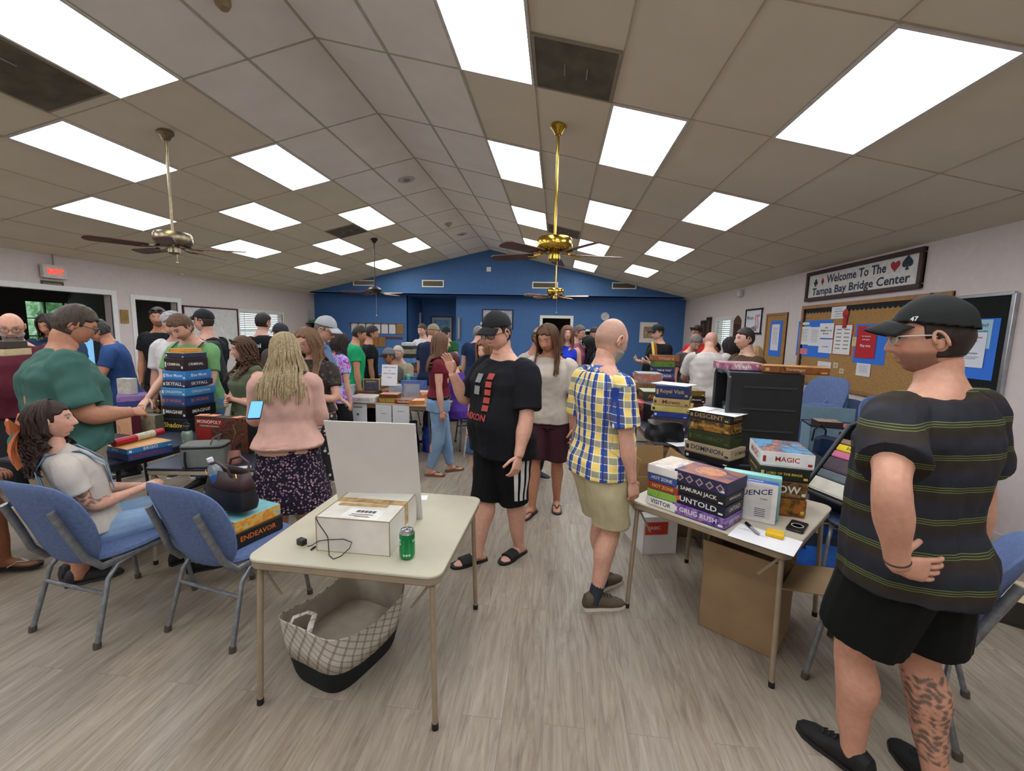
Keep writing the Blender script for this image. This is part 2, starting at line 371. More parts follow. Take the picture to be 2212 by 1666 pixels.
for sd, side in ((-1, 'left'), (1, 'right')):
    for row, i0 in ((2, -3), (4, -2), (6, -3), (2, -5), (4, -4), (6, -5)):
        if i0 >= -5: troffer(sd*row, i0, CW, 'rectangular fluorescent ceiling panel %s behind the camera, %s slope, row %s' % ('just' if i0 > -4 else 'far', side, {2: 'beside the ridge', 4: 'halfway down', 6: 'above the wall'}[row]))
grille = M('5b5647', .7, var=.2, vs=5, bump=.4, bs=160)
def vent(sd, r0, y0, ln, label, scr=True):
    e = empty('return_air_vent'); e.matrix_world = Matrix.Translation((XC, 0, ZR)) @ Matrix.Rotation(sd*SL, 4, 'Y') @ Matrix.Translation((sd*(r0+.5)*TW, y0+ln/2, -.006))
    MB().box((0, 0, 0), (.56, ln-.05, .01)).build('grille', grille, e)
    f = MB()
    for s in (-1, 1): f.box((s*.29, 0, 0), (.02, ln, .014)).box((0, s*(ln/2-.01), 0), (.56, .02, .014))
    f.build('frame', M('8d8473', .5), e)
    if scr:
        [MB().box((x_, 0, -.008), (.008, .13, .006)).build('latch', M('8d8a7a', .4), e) for x_ in (-.07, .09)]
    tag(e, label, 'ceiling vent')
vent(1, 3, T0-.61, .61, 'dusty olive square return vent beside the big light at top centre')
vent(-1, 3, T0-1.2-.0, 1.1, 'dusty dark return vent at the upper left beside the warm light')
p = ceil_at(1218, 500, 1); vent(1, 3, p.y-.3, .61, 'dark square return vent high above the brass fan, far right slope')
p = ceil_at(746, 500, -1); vent(-1, 3, p.y-.3, .61, 'dark square return vent beside a warm light on the left slope')
def disc(px, py, side, r, name, label, cat, prof, mats):
    p = ceil_at(px, py, side); e = MB(); 
    for (pr, mi) in prof: e.lathe(pr, 28, mi)
    o = e.build(name, mats); o.matrix_world = Matrix.Translation(p) @ Matrix.Rotation(side*SL, 4, 'Y'); tag(o, label, cat); return o
spk = [([(.0, -.012), (.06, -.012), (.062, -.006), (.11, -.008), (.125, -.004), (.13, .0), (.0, .0)], 0), ([(0, -.014), (.055, -.014), (.055, -.012), (0, -.012)], 1)]
disc(878, 388, -1, .13, 'ceiling_speaker', 'round flush ceiling speaker near the ridge, the nearer and larger one', 'speaker', spk, [M('b6b1aa', .6), M('807b74', .6)])
disc(998, 506, -1, .13, 'ceiling_speaker', 'round flush ceiling speaker close to the blue gable', 'speaker', spk, [M('b6b1aa', .6), M('807b74', .6)])
disc(968, 483, -1, .06, 'smoke_detector', 'small brownish smoke detector on the ceiling between the two speakers', 'smoke detector', [([(0, -.07), (.03, -.07), (.035, -.045), (.055, -.04), (.06, -.005), (.09, 0), (0, 0)], 0)], [M('b59f72', .5)])
disc(480, 0, -1, .06, 'smoke_detector', 'small brown detector cut off by the top edge of the picture', 'smoke detector', [([(0, -.06), (.03, -.06), (.05, -.03), (.055, 0), (0, 0)], 0)], [M('8d7a5c', .5)])
disc(392, 592, -1, .05, 'smoke_detector', 'small cream button detector low on the left slope above the wall', 'smoke detector', [([(0, -.03), (.03, -.028), (.045, -.012), (.05, 0), (0, 0)], 0)], [M('d8cfb0', .5)])
def fan(cpx, mpx, side, housing, blade, ang, label, style, chain):
    c = ceil_at(*cpx, side); y = c.y; mz = at(*mpx, y=y).z; e = empty('ceiling_fan', (c.x, c.y, mz), group='ceiling fans', label=label, cat='ceiling fan'); hm = housing; top = c.z-mz
    MB().lathe([(0, top+.01), (.07, top+.005), (.075, top-.02), (.05, top-.05), (.03, top-.085), (0, top-.09)], 24).build('canopy', hm, e)
    MB().tube([(0, 0, top-.05), (0, 0, .06)], .0125, 12).build('downrod', hm, e)
    if style == 'drum': pf = [(0, .085), (.06, .085), (.15, .075), (.165, .05), (.165, -.02), (.15, -.045), (.08, -.06), (.05, -.065), (.055, -.12), (.035, -.135), (0, -.14)]
    else: pf = [(0, .07), (.05, .065), (.12, .04), (.15, 0), (.12, -.045), (.05, -.07), (.05, -.1), (0, -.11)]
    MB().lathe(pf, 36).build('motor_housing', hm, e)
    if style == 'drum':
        s = MB()
        for k in range(30): a = 2*math.pi*k/30; s.box((.118*math.cos(a), .118*math.sin(a), -.056), (.05, .006, .004), rz=a)
        s.build('vent_slots', M('2a2418', .5), e)
    for k in range(5):
        a = ang+2*math.pi*k/5; X = Matrix.Rotation(a, 4, 'Z')
        b = MB(); pts = [(.2, -.055), (.27, -.062), (.5, -.07), (.62, -.072), (.66, -.05), (.675, 0), (.66, .05), (.62, .072), (.5, .07), (.27, .062), (.2, .055)]
        b.prism(pts, -.004, .004, X=X @ Matrix.Translation((0, 0, -.075)) @ Matrix.Rotation(R(12), 4, 'X')); bl = b.build('blade', blade, e)
        i = MB().tube([(.09, 0, -.055), (.15, 0, -.075), (.21, .02, -.082), (.26, .03, -.08)], .009, 8, X=X).tube([(.15, 0, -.075), (.21, -.02, -.084), (.26, -.03, -.086)], .009, 8, X=X); i.build('blade_iron', hm, bl)
    if chain:
        MB().tube([(.03, 0, -.1), (.03, 0, -.1-chain)], .0022, 6).sphere((.03, 0, -.1-chain), .013, 10).build('pull_chain', M('c9b98a', .3, 1), e)
brass = M('b8973f', .18, 1, var=.02); ant = M('8d8168', .32, 1, var=.12, vs=30); bronze = M('3c3833', .4, .8)
walnut = M('5a3a30', .45, var=.2, vs=8); fan((357, 284), (376, 520), -1, ant, walnut, R(18), 'antique pewter ceiling fan with dark blades hanging at the left, nearest on the left slope', 'drum', .12)
fan((1207, 270), (1199, 532), 1, brass, walnut, R(14), 'polished brass ceiling fan with dark wooden blades, large and nearest on the right', 'drum', .35)
fan((808, 516), (808, 626), -1, bronze, walnut, R(-10), 'dark bronze ceiling fan with rounded motor hanging before the blue gable', 'dome', .45)
# far brass fan: same x as its rod
fx4 = at(1200, 632, y=8.9); cz = ceil_z(fx4.x)
def fan_at(x, y, z, **k):
    pass
r4 = ray(1200, 632)
def px_of(p):
    v = Vector(p)-Vector((0, 0, ZC)); d = v.dot(fw); return (1106+FPX*v.dot(rt)/d, 833-FPX*v.dot(up)/d)
fan(px_of((fx4.x, 8.9, cz)), (1200, 632), 1, brass, M('b98f73', .4, var=.12), R(-12), 'small looking brass ceiling fan farther back above the kitchen doorway', 'drum', .3)
# ================================================================ PEOPLE
def smooth(a, b, x):
    t = np.clip((x-a)/(b-a), 0, 1); return t*t*(3-2*t)
def ring(c, ax, ay, rx, ry, n=20, e=2.3):
    o = []
    for i in range(n):
        a = 2*math.pi*i/n; cx, sy = math.cos(a), math.sin(a)
        o.append(c+ax*(rx*math.copysign(abs(cx)**(2/e), cx))+ay*(ry*math.copysign(abs(sy)**(2/e), sy)))
    return o
def limb(mb, pts, rad, n=12, mi=0):
    """tube through control points (smoothed) with radii"""
    P = [Vector(p) for p in pts]; Q = []; rr = []
    for k in range(len(P)-1):
        for j in range(4):
            t = j/4; p0, p1, p2, p3 = P[max(k-1, 0)], P[k], P[k+1], P[min(k+2, len(P)-1)]
            Q.append(.5*((2*p1)+(p2-p0)*t+(2*p0-5*p1+4*p2-p3)*t*t+(3*p1-p0-3*p2+p3)*t**3)); s = t*t*(3-2*t); rr.append(rad[k]*(1-s)+rad[k+1]*s)
    Q.append(P[-1]); rr.append(rad[-1]); mb.tube(Q, rr, n, mi)
def wrinkle(co, nr, amp, seed, k=1.0):
    r = np.random.RandomState(seed); d = np.zeros(len(co))
    w = co+.03*np.sin(co[:, [1, 2, 0]]*11+seed)
    for i in range(9):
        v = r.normal(size=3); v[2] *= .8; v *= (12+24*r.rand())*k/np.linalg.norm(v); d += np.sin(w@v+r.rand()*6)**3/(1+i*.25)
    return co+nr*(d*amp)[:, None]
def remesh(mb, name, mat, parent, vox, smooth_it=4, extra=None, wr=0, seed=0, colfn=None, pcfn=None, keep=None):
    me = bpy.data.meshes.new('tmp'); me.from_pydata(mb.v, [], mb.f); o = bpy.data.objects.new('tmp', me); sc.collection.objects.link(o)
    m = o.modifiers.new('r', 'REMESH'); m.mode = 'VOXEL'; m.voxel_size = vox; m.use_smooth_shade = True
    if smooth_it: s = o.modifiers.new('s', 'SMOOTH'); s.factor = .5; s.iterations = smooth_it
    e = bpy.data.meshes.new_from_object(o.evaluated_get(bpy.context.evaluated_depsgraph_get())); bpy.data.objects.remove(o); bpy.data.meshes.remove(me)
    n = len(e.vertices); c = np.empty(n*3); e.vertices.foreach_get('co', c); c = c.reshape(-1, 3)
    if wr:
        nr = np.empty(n*3); e.vertices.foreach_get('normal', nr); c = wrinkle(c, nr.reshape(-1, 3), wr, seed)
    nf = len(e.polygons); f = np.empty(nf*4, int); ls = np.empty(nf, int); lt = np.empty(nf, int); e.polygons.foreach_get('loop_start', ls); e.polygons.foreach_get('loop_total', lt)
    lv = np.empty(len(e.loops), int); e.loops.foreach_get('vertex_index', lv); bpy.data.meshes.remove(e)
    fs = [tuple(lv[a:a+b]) for a, b in zip(ls, lt)]; mi = [0]*nf
    if keep is not None:
        k = keep(c); fs = [q for q in fs if k[list(q)].all()]; mi = [0]*len(fs)
    if extra is not None and extra.v: fs += [tuple(i+n for i in q) for q in extra.f]; mi += extra.mi; c = np.vstack([c, np.array([tuple(p) for p in extra.v])])
    g = bpy.data.meshes.new(name); g.from_pydata(c.tolist(), [], fs)
    for q in (mat if isinstance(mat, list) else [mat]): g.materials.append(q)
    g.polygons.foreach_set('material_index', mi); g.polygons.foreach_set('use_smooth', [True]*len(fs)); g.update()
    if colfn is not None:
        a = g.color_attributes.new('Col', 'FLOAT_COLOR', 'POINT'); v = np.ones((len(c), 4)); v[:, :3] = colfn(c, n); a.data.foreach_set('color', v.ravel())
    if pcfn is not None:
        a = g.attributes.new('pc', 'FLOAT_VECTOR', 'POINT'); a.data.foreach_set('vector', pcfn(c).astype(float).ravel())
    ob = bpy.data.objects.new(name, g); sc.collection.objects.link(ob); ob.parent = parent; return ob
def skinmat(key):
    if ('skin', key) in _m: return _m[('skin', key)]
    m, t = newmat('skin', .5, spec=.35); a = t.n('Attribute', attribute_name='Col'); v = t.co()
    n = t.ramp(t.noise(v, 45, 4), [(.3, (.9, .86, .84)), (.7, (1.05, 1.03, 1.02))]); t.l(t.mix(1, a.outputs['Color'], n, 'MULTIPLY'), t.b.inputs['Base Color'])
    t.b.inputs['Subsurface Weight'].default_value = 0; t.bump(t.noise(v, 300, 2), .12, .001); _m[('skin', key)] = m; return m
def cloth(col, bumps=.25, kind=None, c2=None, c3=None, rough=.85, sc_=1):
    key = ('C', col, kind, c2, c3, sc_)
    if key in _m: return _m[key]
    m, t = newmat('cloth', rough, spec=.2); v = t.co(); base = t.ramp(t.noise(v, 7, 3), [(.3, tuple(x*.86 for x in lin(col))), (.7, tuple(min(1, x*1.12) for x in lin(col)))])
    if kind == 'plaid':
        s = t.n('SeparateXYZ'); a = t.n('Attribute', attribute_name='pc'); t.l(a.outputs['Vector'], s.inputs[0])
        def band(ax, per, lo, hi, ph=0): f = t.math('FRACT', t.math('ADD', t.math('DIVIDE', s.outputs[ax], per), ph)); return t.math('MULTIPLY', t.math('GREATER_THAN', f, lo), t.math('LESS_THAN', f, hi))
        P = .085*sc_; o = t.ramp(t.noise(v, 40, 2), [(0, 'e8c75c'), (1, 'f0d57e')])
        gh = band(1, P, .0, .42); bv = band(0, P, .0, .42)
        o = t.mix(gh, o, '9c9b7c'); o = t.mix(bv, o, '3c5494'); o = t.mix(t.math('MULTIPLY', gh, bv), o, '545a78')
        for ax in (0, 1):
            for ph in (.46, .96-.0): o = t.mix(band(ax, P, ph, ph+.035), o, 'dfe6e6')
        o = t.mix(band(0, P, .1, .2), o, '2a3f8c'); base = o
    elif kind == 'stripe':   # dark shirt with thin stripe clusters
        s = t.n('SeparateXYZ'); a = t.n('Attribute', attribute_name='pc'); t.l(a.outputs['Vector'], s.inputs[0])
        f = t.math('FRACT', t.math('DIVIDE', s.outputs[1], .105)); o = t.ramp(f, [(0, '2b2b30'), (.25, '2f2820'), (.45, '302c22'), (.6, '23262c'), (1, '2b2b30')])
        for q in (.42, .49, .56): o = t.mix(t.math('LESS_THAN', t.math('ABSOLUTE', t.math('SUBTRACT', f, q)), .011), o, '67703a')
        base = o
    elif kind in ('floral', 'dots', 'camo'):
        n = t.n('TexVoronoi'); n.inputs['Scale'].default_value = {'floral': 62, 'dots': 26, 'camo': 40}[kind]; t.l(v, n.inputs['Vector'])
        c = t.n('SeparateColor'); t.l(n.outputs['Color'], c.inputs[0]); k = t.math('MULTIPLY', t.math('LESS_THAN', n.outputs['Distance'], {'floral': .42, 'dots': .33, 'camo': .5}[kind]), t.math('GREATER_THAN', c.outputs[0], {'floral': .3, 'dots': .35, 'camo': .4}[kind]))
        base = t.mix(k, base, t.ramp(c.outputs[1], [(.2, c2), (.8, c3)]))
    elif kind == 'tie': base = t.ramp(t.noise(v, 9, 3, .6, 3), [(.3, '3a4fd0'), (.42, '8fd0f0'), (.52, 'e070c0'), (.62, '4a2f9a'), (.75, 'c0d8ff')])
    elif kind == 'denim': base = t.ramp(t.noise(v, 5, 4), [(.3, col), (.7, c2)])
    t.l(base, t.b.inputs['Base Color']); t.b.inputs['Sheen Weight'].default_value = .0
    t.bump(t.noise(v, 420, 2), bumps, .002); _m[key] = m; return m
def hairmat(c1, c2=None, k=60):
    key = ('H', c1, c2)
    if key in _m: return _m[key]
    m, t = newmat('hair', .5, spec=.3); v = t.co((1, 1, .08)); n = t.noise(v, k*3, 4, .7); t.l(t.ramp(n, [(.35, c1), (.65, c2 or c1)]), t.b.inputs['Base Color']); t.bump(n, .7, .006); _m[key] = m; return m
# ---- the head: a displaced grid with brow, sockets, nose, lips, chin; metres for a 1.75 m adult
_hg = {}
def headgrid(n=64, m=48):
    if (n, m) in _hg: return _hg[(n, m)]
    th = np.linspace(.02, math.pi-.02, m)[:, None]; ph = (np.arange(n)/n*2*math.pi+math.pi/2)[None, :]
    # denser sampling around the face
    ph = ph+.35*np.sin(-(ph-math.pi/2))*1.0
    d = np.stack([np.sin(th)*np.cos(ph), np.sin(th)*np.sin(ph), np.cos(th)*np.ones_like(ph)], -1).reshape(-1, 3)
    f = [(k*n+i, (k+1)*n+i, (k+1)*n+(i+1) % n, k*n+(i+1) % n) for k in range(m-1) for i in range(n)]+[tuple(range(n)), tuple(range((m-1)*n+n-1, (m-1)*n-1, -1))]
    _hg[(n, m)] = (d, f); return d, f
def headshape(d, off=0., face=True, fat=1.0, fem=0.):
    g = lambda x, s: np.exp(-(x/s)**2)
    x = d[:, 0]*(.075+off); y = d[:, 1]*(.094+off); z = d[:, 2]*(.113+off); y = y-.004
    t = np.clip(-z/.113, 0, 1.2); bk = (d[:, 1] < 0); rho = np.sqrt(np.maximum(1-d[:, 2]**2, 1e-4)); rp = (1-np.minimum(np.abs(d[:, 2]), .9995)**3.4)**(1/2.1); kk = np.where(d[:, 2] < 0, rp/rho, 1.0); x = x*kk; y = y*np.where(bk, 1+(kk-1)*.4, kk)
    x = x*(1-(.34+.06*fem-.25*(fat-1))*t**1.5)*(1+.02*(z > 0)); x = x*(1+(fat-1)*.6*t)
    y = np.where(bk, y*(1-.5*t**1.3), y*(1-.09*t)); y = np.where(~bk & (z > .03), y*(1-.10*smooth(.03, .11, z)), y)
    fr = smooth(.15, .7, d[:, 1])
    if face:
        ax = np.abs(x)
        y += fr*(.003*g(z-.030, .012)*g(ax-.025, .03)-.010*g(ax-.031, .016)*g(z-.012, .013)+.005*g(ax-.042, .02)*g(z+.025, .02)*(1 if fem < .5 else .8))
        nz = smooth(.03, -.028, z)*(1-smooth(-.030, -.040, z)); y += fr*g(x, .0085+.006*nz)*nz*.024
        y += fr*.006*g(ax-.014, .006)*g(z+.032, .007)
        y += fr*(.007*g(x, .024)*g(z+.056, .006)+.008*g(x, .021)*g(z+.068, .006)-.004*g(x, .02)*g(z+.062, .003))
        y += fr*(.009*g(x, .02)*g(z+.098, .014)-.004*g(z+.08, .007)*g(x, .03))
        # closed-over eyeballs
        y += fr*.006*g(ax-.031, .011)*g(z-.010, .008)
    return np.stack([x, y, z], 1)
def headcol(p, spec, skin):
    """paint lips, eyes, brows, stubble in head space (metres at 1.75 m)"""
    c = np.tile(np.array(skin), (len(p), 1)); ax = np.abs(p[:, 0]); z = p[:, 2]; fr = (p[:, 1] > .04)
    def put(m, col, k=1.0): c[:] = c*(1-(m*k)[:, None])+np.array(col)*(m*k)[:, None]
    g = lambda x, s: np.exp(-(x/s)**2)
    put(fr*g(ax-.045, .02)*g(z+.03, .02), (min(1, skin[0]*1.15), skin[1]*.72, skin[2]*.68), .35)
    put(fr*g(z+.062, .0095)*(ax < .024)*(1-ax/.035), (skin[0]*.72, skin[1]*.42, skin[2]*.42), .8)
    hc = lin(spec.get('browc', spec.get('hairc', '3a2a20')))
    put(fr*g(z-.030-.004*g(ax-.03, .012), .0045)*smooth(.012, .018, ax)*(1-smooth(.044, .05, ax)), hc, .85)
    if not spec.get('closed'):
        put(fr*(np.abs(z-.010) < .0055)*(np.abs(ax-.031) < .0125), (.42, .38, .36), .75)
        put(fr*(np.hypot(z-.010, ax-.031) < .0058), (.06, .04, .03), 1)
    put(fr*g(z-.017, .0028)*g(ax-.031, .012), (.05, .035, .03), .8)
    if spec.get('stubble'):
        b = smooth(-.03, -.05, z-.35*(ax-.03).clip(0)*0)*(p[:, 1] > -.01)*(1-g(z+.062, .008)*(ax < .022)); put(b, lin(spec.get('beardc', '3a2a20')), spec['stubble'])
    if spec.get('bald'): put(smooth(.0, .06, z)*.6*g(p[:, 1]-.02, .2), (min(1, skin[0]*1.1), skin[1]*1.0, skin[2]*.97), .4)
    if spec.get('buzz'): put(((p[:, 1] < .03)*smooth(-.05, -.03, z)*(1-.0*z)*(smooth(.05, .0, p[:, 1])))*(1-.85*smooth(.075, .1, z)), lin(spec['buzz']), .45)
    return c
TOR_M = [(.455, .045, .04, .0), (.475, .088, .060, -.002), (.50, .099, .070, -.006), (.53, .101, .071, -.006), (.58, .090, .063, .002), (.63, .087, .061, .004), (.70, .099, .067, .004), (.745, .107, .068, .002), (.785, .106, .060, -.004), (.812, .088, .050, -.008), (.832, .066, .042, -.009), (.853, .042, .037, -.006), (.88, .031, .033, .002), (.905, .030, .032, .006)]
TOR_F = [(.455, .045, .04, .0), (.475, .094, .064, -.004), (.50, .106, .074, -.008), (.53, .106, .072, -.008), (.58, .086, .060, .0), (.63, .076, .055, .004), (.70, .086, .066, .010), (.735, .090, .069, .012), (.785, .092, .054, .0), (.81, .076, .044, -.008), (.83, .055, .036, -.009), (.85, .034, .031, -.006), (.88, .027, .029, .002), (.905, .026, .028, .006)]
class Body:
    def __init__(s, sp):
        s.sp = sp; H = s.H = sp.get('H', 1.75); s.g = sp.get('girth', 1.0); s.belly = sp.get('belly', 0.); s.fem = sp.get('fem', 0)
        s.tor = TOR_F if s.fem else TOR_M; s.lean = R(sp.get('lean', 0)); s.side = R(sp.get('sidelean', 0)); s.hipz = sp.get('hipz', .50*H); s.dz = s.hipz-.50*H
        # spine: integrate direction over height
        s.zz = np.linspace(.44, .92, 97); s.sp_pos = []; p = np.array([0., 0., s.dz+.44*H])
        for k, z in enumerate(s.zz):
            a = s.lean*smooth(.5, .68, z)*1.0; s.sp_pos.append(p.copy()); dz = (s.zz[1]-s.zz[0])*H
            p = p+dz*np.array([math.sin(s.side*smooth(.5, .68, z)), math.sin(a), math.cos(a)])
        s.sp_pos = np.array(s.sp_pos)
        S = R(sp.get('twist', 0)); s.tw = S
    def F(s, z):
        """frame on the spine at body height fraction z: origin, right, forward, up"""
        a = float(s.lean*smooth(.5, .68, z)); tw = float(s.tw*smooth(.52, .72, z)); o = Vector([float(np.interp(z, s.zz, s.sp_pos[:, i])) for i in range(3)])
        Rm = Matrix.Rotation(-a, 3, 'X') @ Matrix.Rotation(tw, 3, 'Z'); return o, Rm @ Vector((1, 0, 0)), Rm @ Vector((0, 1, 0)), Rm @ Vector((0, 0, 1))
    def rings(s, z0, z1, off=0, flare=0, extra_b=1.0):
        H = s.H; T = s.tor; zs = sorted({z0, z1, *[t[0] for t in T if z0 < t[0] < z1]}); out = []
        for z in zs:
            w, dp, yo = (float(np.interp(max(z, .515) if off else z, [t[0] for t in T], [t[i] for t in T])) for i in (1, 2, 3))
            gg = 1+(s.g-1)*float(smooth(.82, .76, z)+.0); b = s.belly*math.exp(-((z-.60)/.075)**2)
            o, ax, ay, az = s.F(z); fl = flare*float(smooth(z0+.12, z0, z))
            out.append(ring(o+ay*(yo*H+b*.55), ax, ay, w*H*gg+off+fl+b*.35, dp*H*gg+off+fl+b*.5))
        return out
    def outside(s, p, m):
        """keep a strand on the outside of the shoulders and back"""
        T = s.tor; k = int(np.argmin(np.abs(s.sp_pos[:, 2]-p.z+(s.sp_pos[:, 1]-p.y)*math.tan(s.lean)*.6))); z = float(s.zz[k])
        if z > .86: return p
        o, ax, ay, az = s.F(z); w, dp, yo = (float(np.interp(max(z, .515), [t[0] for t in T], [t[i] for t in T])) for i in (1, 2, 3)); gg = 1+(s.g-1)*float(smooth(.82, .76, z)); b = s.belly*math.exp(-((z-.60)/.075)**2)
        rx, ry = w*s.H*gg+.02+b*.35+.012*s.H, dp*s.H*gg+.022+b*.5; q = p-(o+ay*(yo*s.H+b*.55)); lx, ly = q.dot(ax), q.dot(ay); e = (abs(lx)/rx)**2.3+(abs(ly)/ry)**2.3
        if e >= 1: return p
        if abs(lx) > rx*.995: return p
        ny = math.copysign(ry*(1-(abs(lx)/rx)**2.3)**(1/2.3)+m, ly if abs(ly) > .01 else -1); return p+ay*(ny-ly)
    def shoulder(s, sd):
        o, ax, ay, az = s.F(.795); return o+ax*sd*(.094 if s.fem else .106)*s.H*(1+(s.g-1)*.5)-ay*.008*s.H+az*s.sp.get('shrug', 0)*s.H
    def build(s):
        sp, H, g = s.sp, s.H, s.g; b = MB(); b.loft(s.rings(.455, .905))
        fo, fx_, fy_, fz_ = s.F(.75); s.arms = {}; hands = MB(); k = (1+(g-1)*.75)*(.88 if s.fem else 1)
        for sd, key in ((-1, 'L'), (1, 'R')):
            S = s.shoulder(sd); a = sp.get('arm'+key, sp.get('arms', 'down'))
            if isinstance(a, str): a = ARMS[a]
            u, f = Vector((a[0][0]*sd, a[0][1], a[0][2])).normalized(), Vector((a[1][0]*sd, a[1][1], a[1][2])).normalized()
            yawm = Matrix.Rotation(float(s.tw), 3, 'Z'); u = yawm @ u; f = yawm @ f
            E = S+u*.172*H; Wr = E+f*.150*H; s.arms[key] = (S, E, Wr, u, f)
            limb(b, [S-u*.02*H+Vector((-sd*.012*H, 0, .0)), S+u*.02*H, S+u*.09*H, E-u*.02*H, E+f*.02*H, E+f*.055*H, Wr-f*.03*H, Wr], [.022*H*k, .0325*H*k, .0285*H*k, .0225*H*k, .0235*H*k, .0245*H*k, .0165*H*k, .0145*H*k], 12)
            s.hand(b, hands, Wr, f, sd, a[2] if len(a) > 2 else {}, u)
        s.legs = {}; seat = sp.get('seat'); kl = 1+(g-1)*.7
        for sd, key in ((-1, 'L'), (1, 'R')):
            Hp = Vector((sd*.05*H, -.004*H, s.dz+.505*H)); L1, L2 = .235*H, .235*H
            if seat: tu, td = (Vector(q) for q in sp.get('leg'+key, sp.get('legs', ((.12*sd, 1, -.05), (.02*sd, .05, -1))))); K = Hp+tu.normalized()*L1; A = K+td.normalized()*L2
            else:
                fxy = sp.get('foot'+key, (sd*.075, .0)); A = Vector((fxy[0], fxy[1], sp.get('ank'+key, .042*H))); dd = A-Hp; kf = Vector(sp.get('knee'+key, (sd*.15, 1, 0))).normalized()
                h = math.sqrt(max(0, L1*L1-(dd.length/2)**2)); K = (Hp+A)/2+kf*h*(1 if dd.length < 2*L1 else 0)
            s.legs[key] = (Hp, K, A); t, v = (K-Hp).normalized(), (A-K).normalized(); sw = Vector((0, -1, 0)) if not seat else Vector((0, -.5, -.5))
            limb(b, [Hp-t*.02*H, Hp+t*.03*H, Hp+t*.12*H, K-t*.03*H, K+v*.01*H, K+v*.07*H+Vector((0, -.008*H, 0)), K+v*.14*H, A-v*.015*H, A+v*.02*H], [.050*H*kl, .054*H*kl, .047*H*kl, .034*H*kl, .031*H*kl, .0345*H*kl, .027*H*kl, .020*H*kl, .019*H*kl], 14)
            fd = Vector(sp.get('toe'+key, (sd*.25, 1, 0))); s.foot(b, A, fd.normalized(), H, sd)
            s.legs[key] += (fd.normalized(),)
        # head
        o, ax, ay, az = s.F(.90); hy, hp, hr = (R(q) for q in (tuple(sp.get('head', (0, 0)))+(0,))[:3])
        s.hs = H/1.75*sp.get('headk', 1.04); base = Matrix((ax, ay, az)).transposed()
        # the neck undoes most of the lean, then turns and nods
        up_ = Matrix.Rotation(hy, 3, 'Z') @ Matrix.Rotation(-hp, 3, 'X') @ Matrix.Rotation(hr, 3, 'Y'); s.HR = up_
        neck = o; s.hc = neck+(up_ @ Vector((0, .024, .063)))*s.hs; s.HM = Matrix.Translation(s.hc) @ up_.to_4x4() @ Matrix.Scale(s.hs, 4)
        limb(b, [neck-az*.05*H, neck-az*.01*H, s.hc+up_ @ Vector((0, -.012, -.03))*s.hs], [.0335*H*(.84 if s.fem else 1)*(1+(g-1)*.4), .031*H*(.84 if s.fem else 1)*(1+(g-1)*.4), .031*H*(.85 if s.fem else 1)], 14)
        ex = MB(); det = sp.get('det', 1); d, f = headgrid(*((72, 64) if det > 1 else (48, 40) if det else (28, 24)))
        pts = headshape(d, 0, True, sp.get('fat', 1.0), s.fem)*np.array([1-.04*s.fem, 1-.03*s.fem, 1-.02*s.fem]); s.nh = len(pts); s.headpts = pts
        ex.add([s.HM @ Vector(p) for p in pts], f, 0, sm=True)
        for sd in (-1, 1):   # ears: a cupped shell
            E = MB(); pr = []
            for a in range(10):
                t = a/9*math.pi*1.25-.5; pr.append(Vector((sd*(.073+.007), -.012-.017*math.cos(t+.5)*1.0, -.008+.031*math.sin(t))))
            ex.tube([s.HM @ q for q in pr], .0052*s.hs, 6); ex.add(*ell(s.HM, (sd*.0735, -.010, -.010), (.006, .014, .025)))
        off = len(ex.v); ex.add(hands.v, hands.f, 0, sm=True); skin = lin(sp.get('skin', 'c89c80')); s.skin = skin; nh = s.nh
        def colfn(c, n):
            o = np.tile(np.array(skin), (len(c), 1)); o[n:n+nh] = headcol(pts, sp, skin); red = (skin[0]*1.0, skin[1]*.86, skin[2]*.82)
            for kk, tt in sp.get('tattoo', {}).items():
                A_, B_ = (s.arms[kk[1]][0], s.arms[kk[1]][1]) if kk[0] == 'a' else (s.legs[kk[1]][1], s.legs[kk[1]][2])
                ab = np.array(B_-A_); rel = c-np.array(A_); u = rel@ab/(ab@ab); dist = np.linalg.norm(rel-u[:, None]*ab, axis=1); w = c*150; pat = np.sin(w[:, 0]+2*np.sin(w[:, 2]*.6))*np.sin(w[:, 2]+2*np.sin(w[:, 1]*.7))
                mk = (u > tt[0])*(u < tt[1])*(dist < .09)*smooth(-.2, .35, pat)*.75; o = o*(1-mk[:, None])+np.array((.035, .05, .045))*mk[:, None]
            return o
        vox = sp.get('vox', .010)
        s.root = empty('person', label=sp['label'], cat='person'); s.root.rotation_euler = (0, 0, R(sp.get('rz', 0))); s.root.location = (sp['at'][0], sp['at'][1], 0)
        s.body = remesh(b, 'body', skinmat(0), s.root, vox, 3, ex, colfn=colfn)
        s.hair(); s.clothes(); s.shoes(); s.extras(); return s
    def hand(s, b, hands, W, f, sd, hp, u):
        H = s.H; k = H/1.75*(.9 if s.fem else 1); f = Vector(hp.get('dir', f)) if 'dir' not in hp else Vector((hp['dir'][0]*sd, *hp['dir'][1:])); f.normalize()
        n = Vector(hp.get('palm', (-1, 0, 0))); n = Vector((n.x*sd, n.y, n.z)); n = (n-f*n.dot(f))
        if n.length < .05: n = f.orthogonal()
        n.normalize(); sx = f.cross(n)*(1 if sd > 0 else -1)  # towards the thumb
        if 'thumb' in hp and Vector((hp['thumb'][0]*sd, *hp['thumb'][1:])).dot(sx) < 0: sx = -sx
        P = lambda a, c, d: W+(f*a+sx*c+n*d)*k
        rings = []
        for a, w, t in ((-.015, .021, .017), (.01, .026, .016), (.04, .037, .0155), (.075, .040, .0135), (.088, .037, .010)): rings.append(ring(P(a, 0, 0), sx, n, w*k, t*k, 12, 2.6))
        b.loft(rings); cu = hp.get('curl', .35)
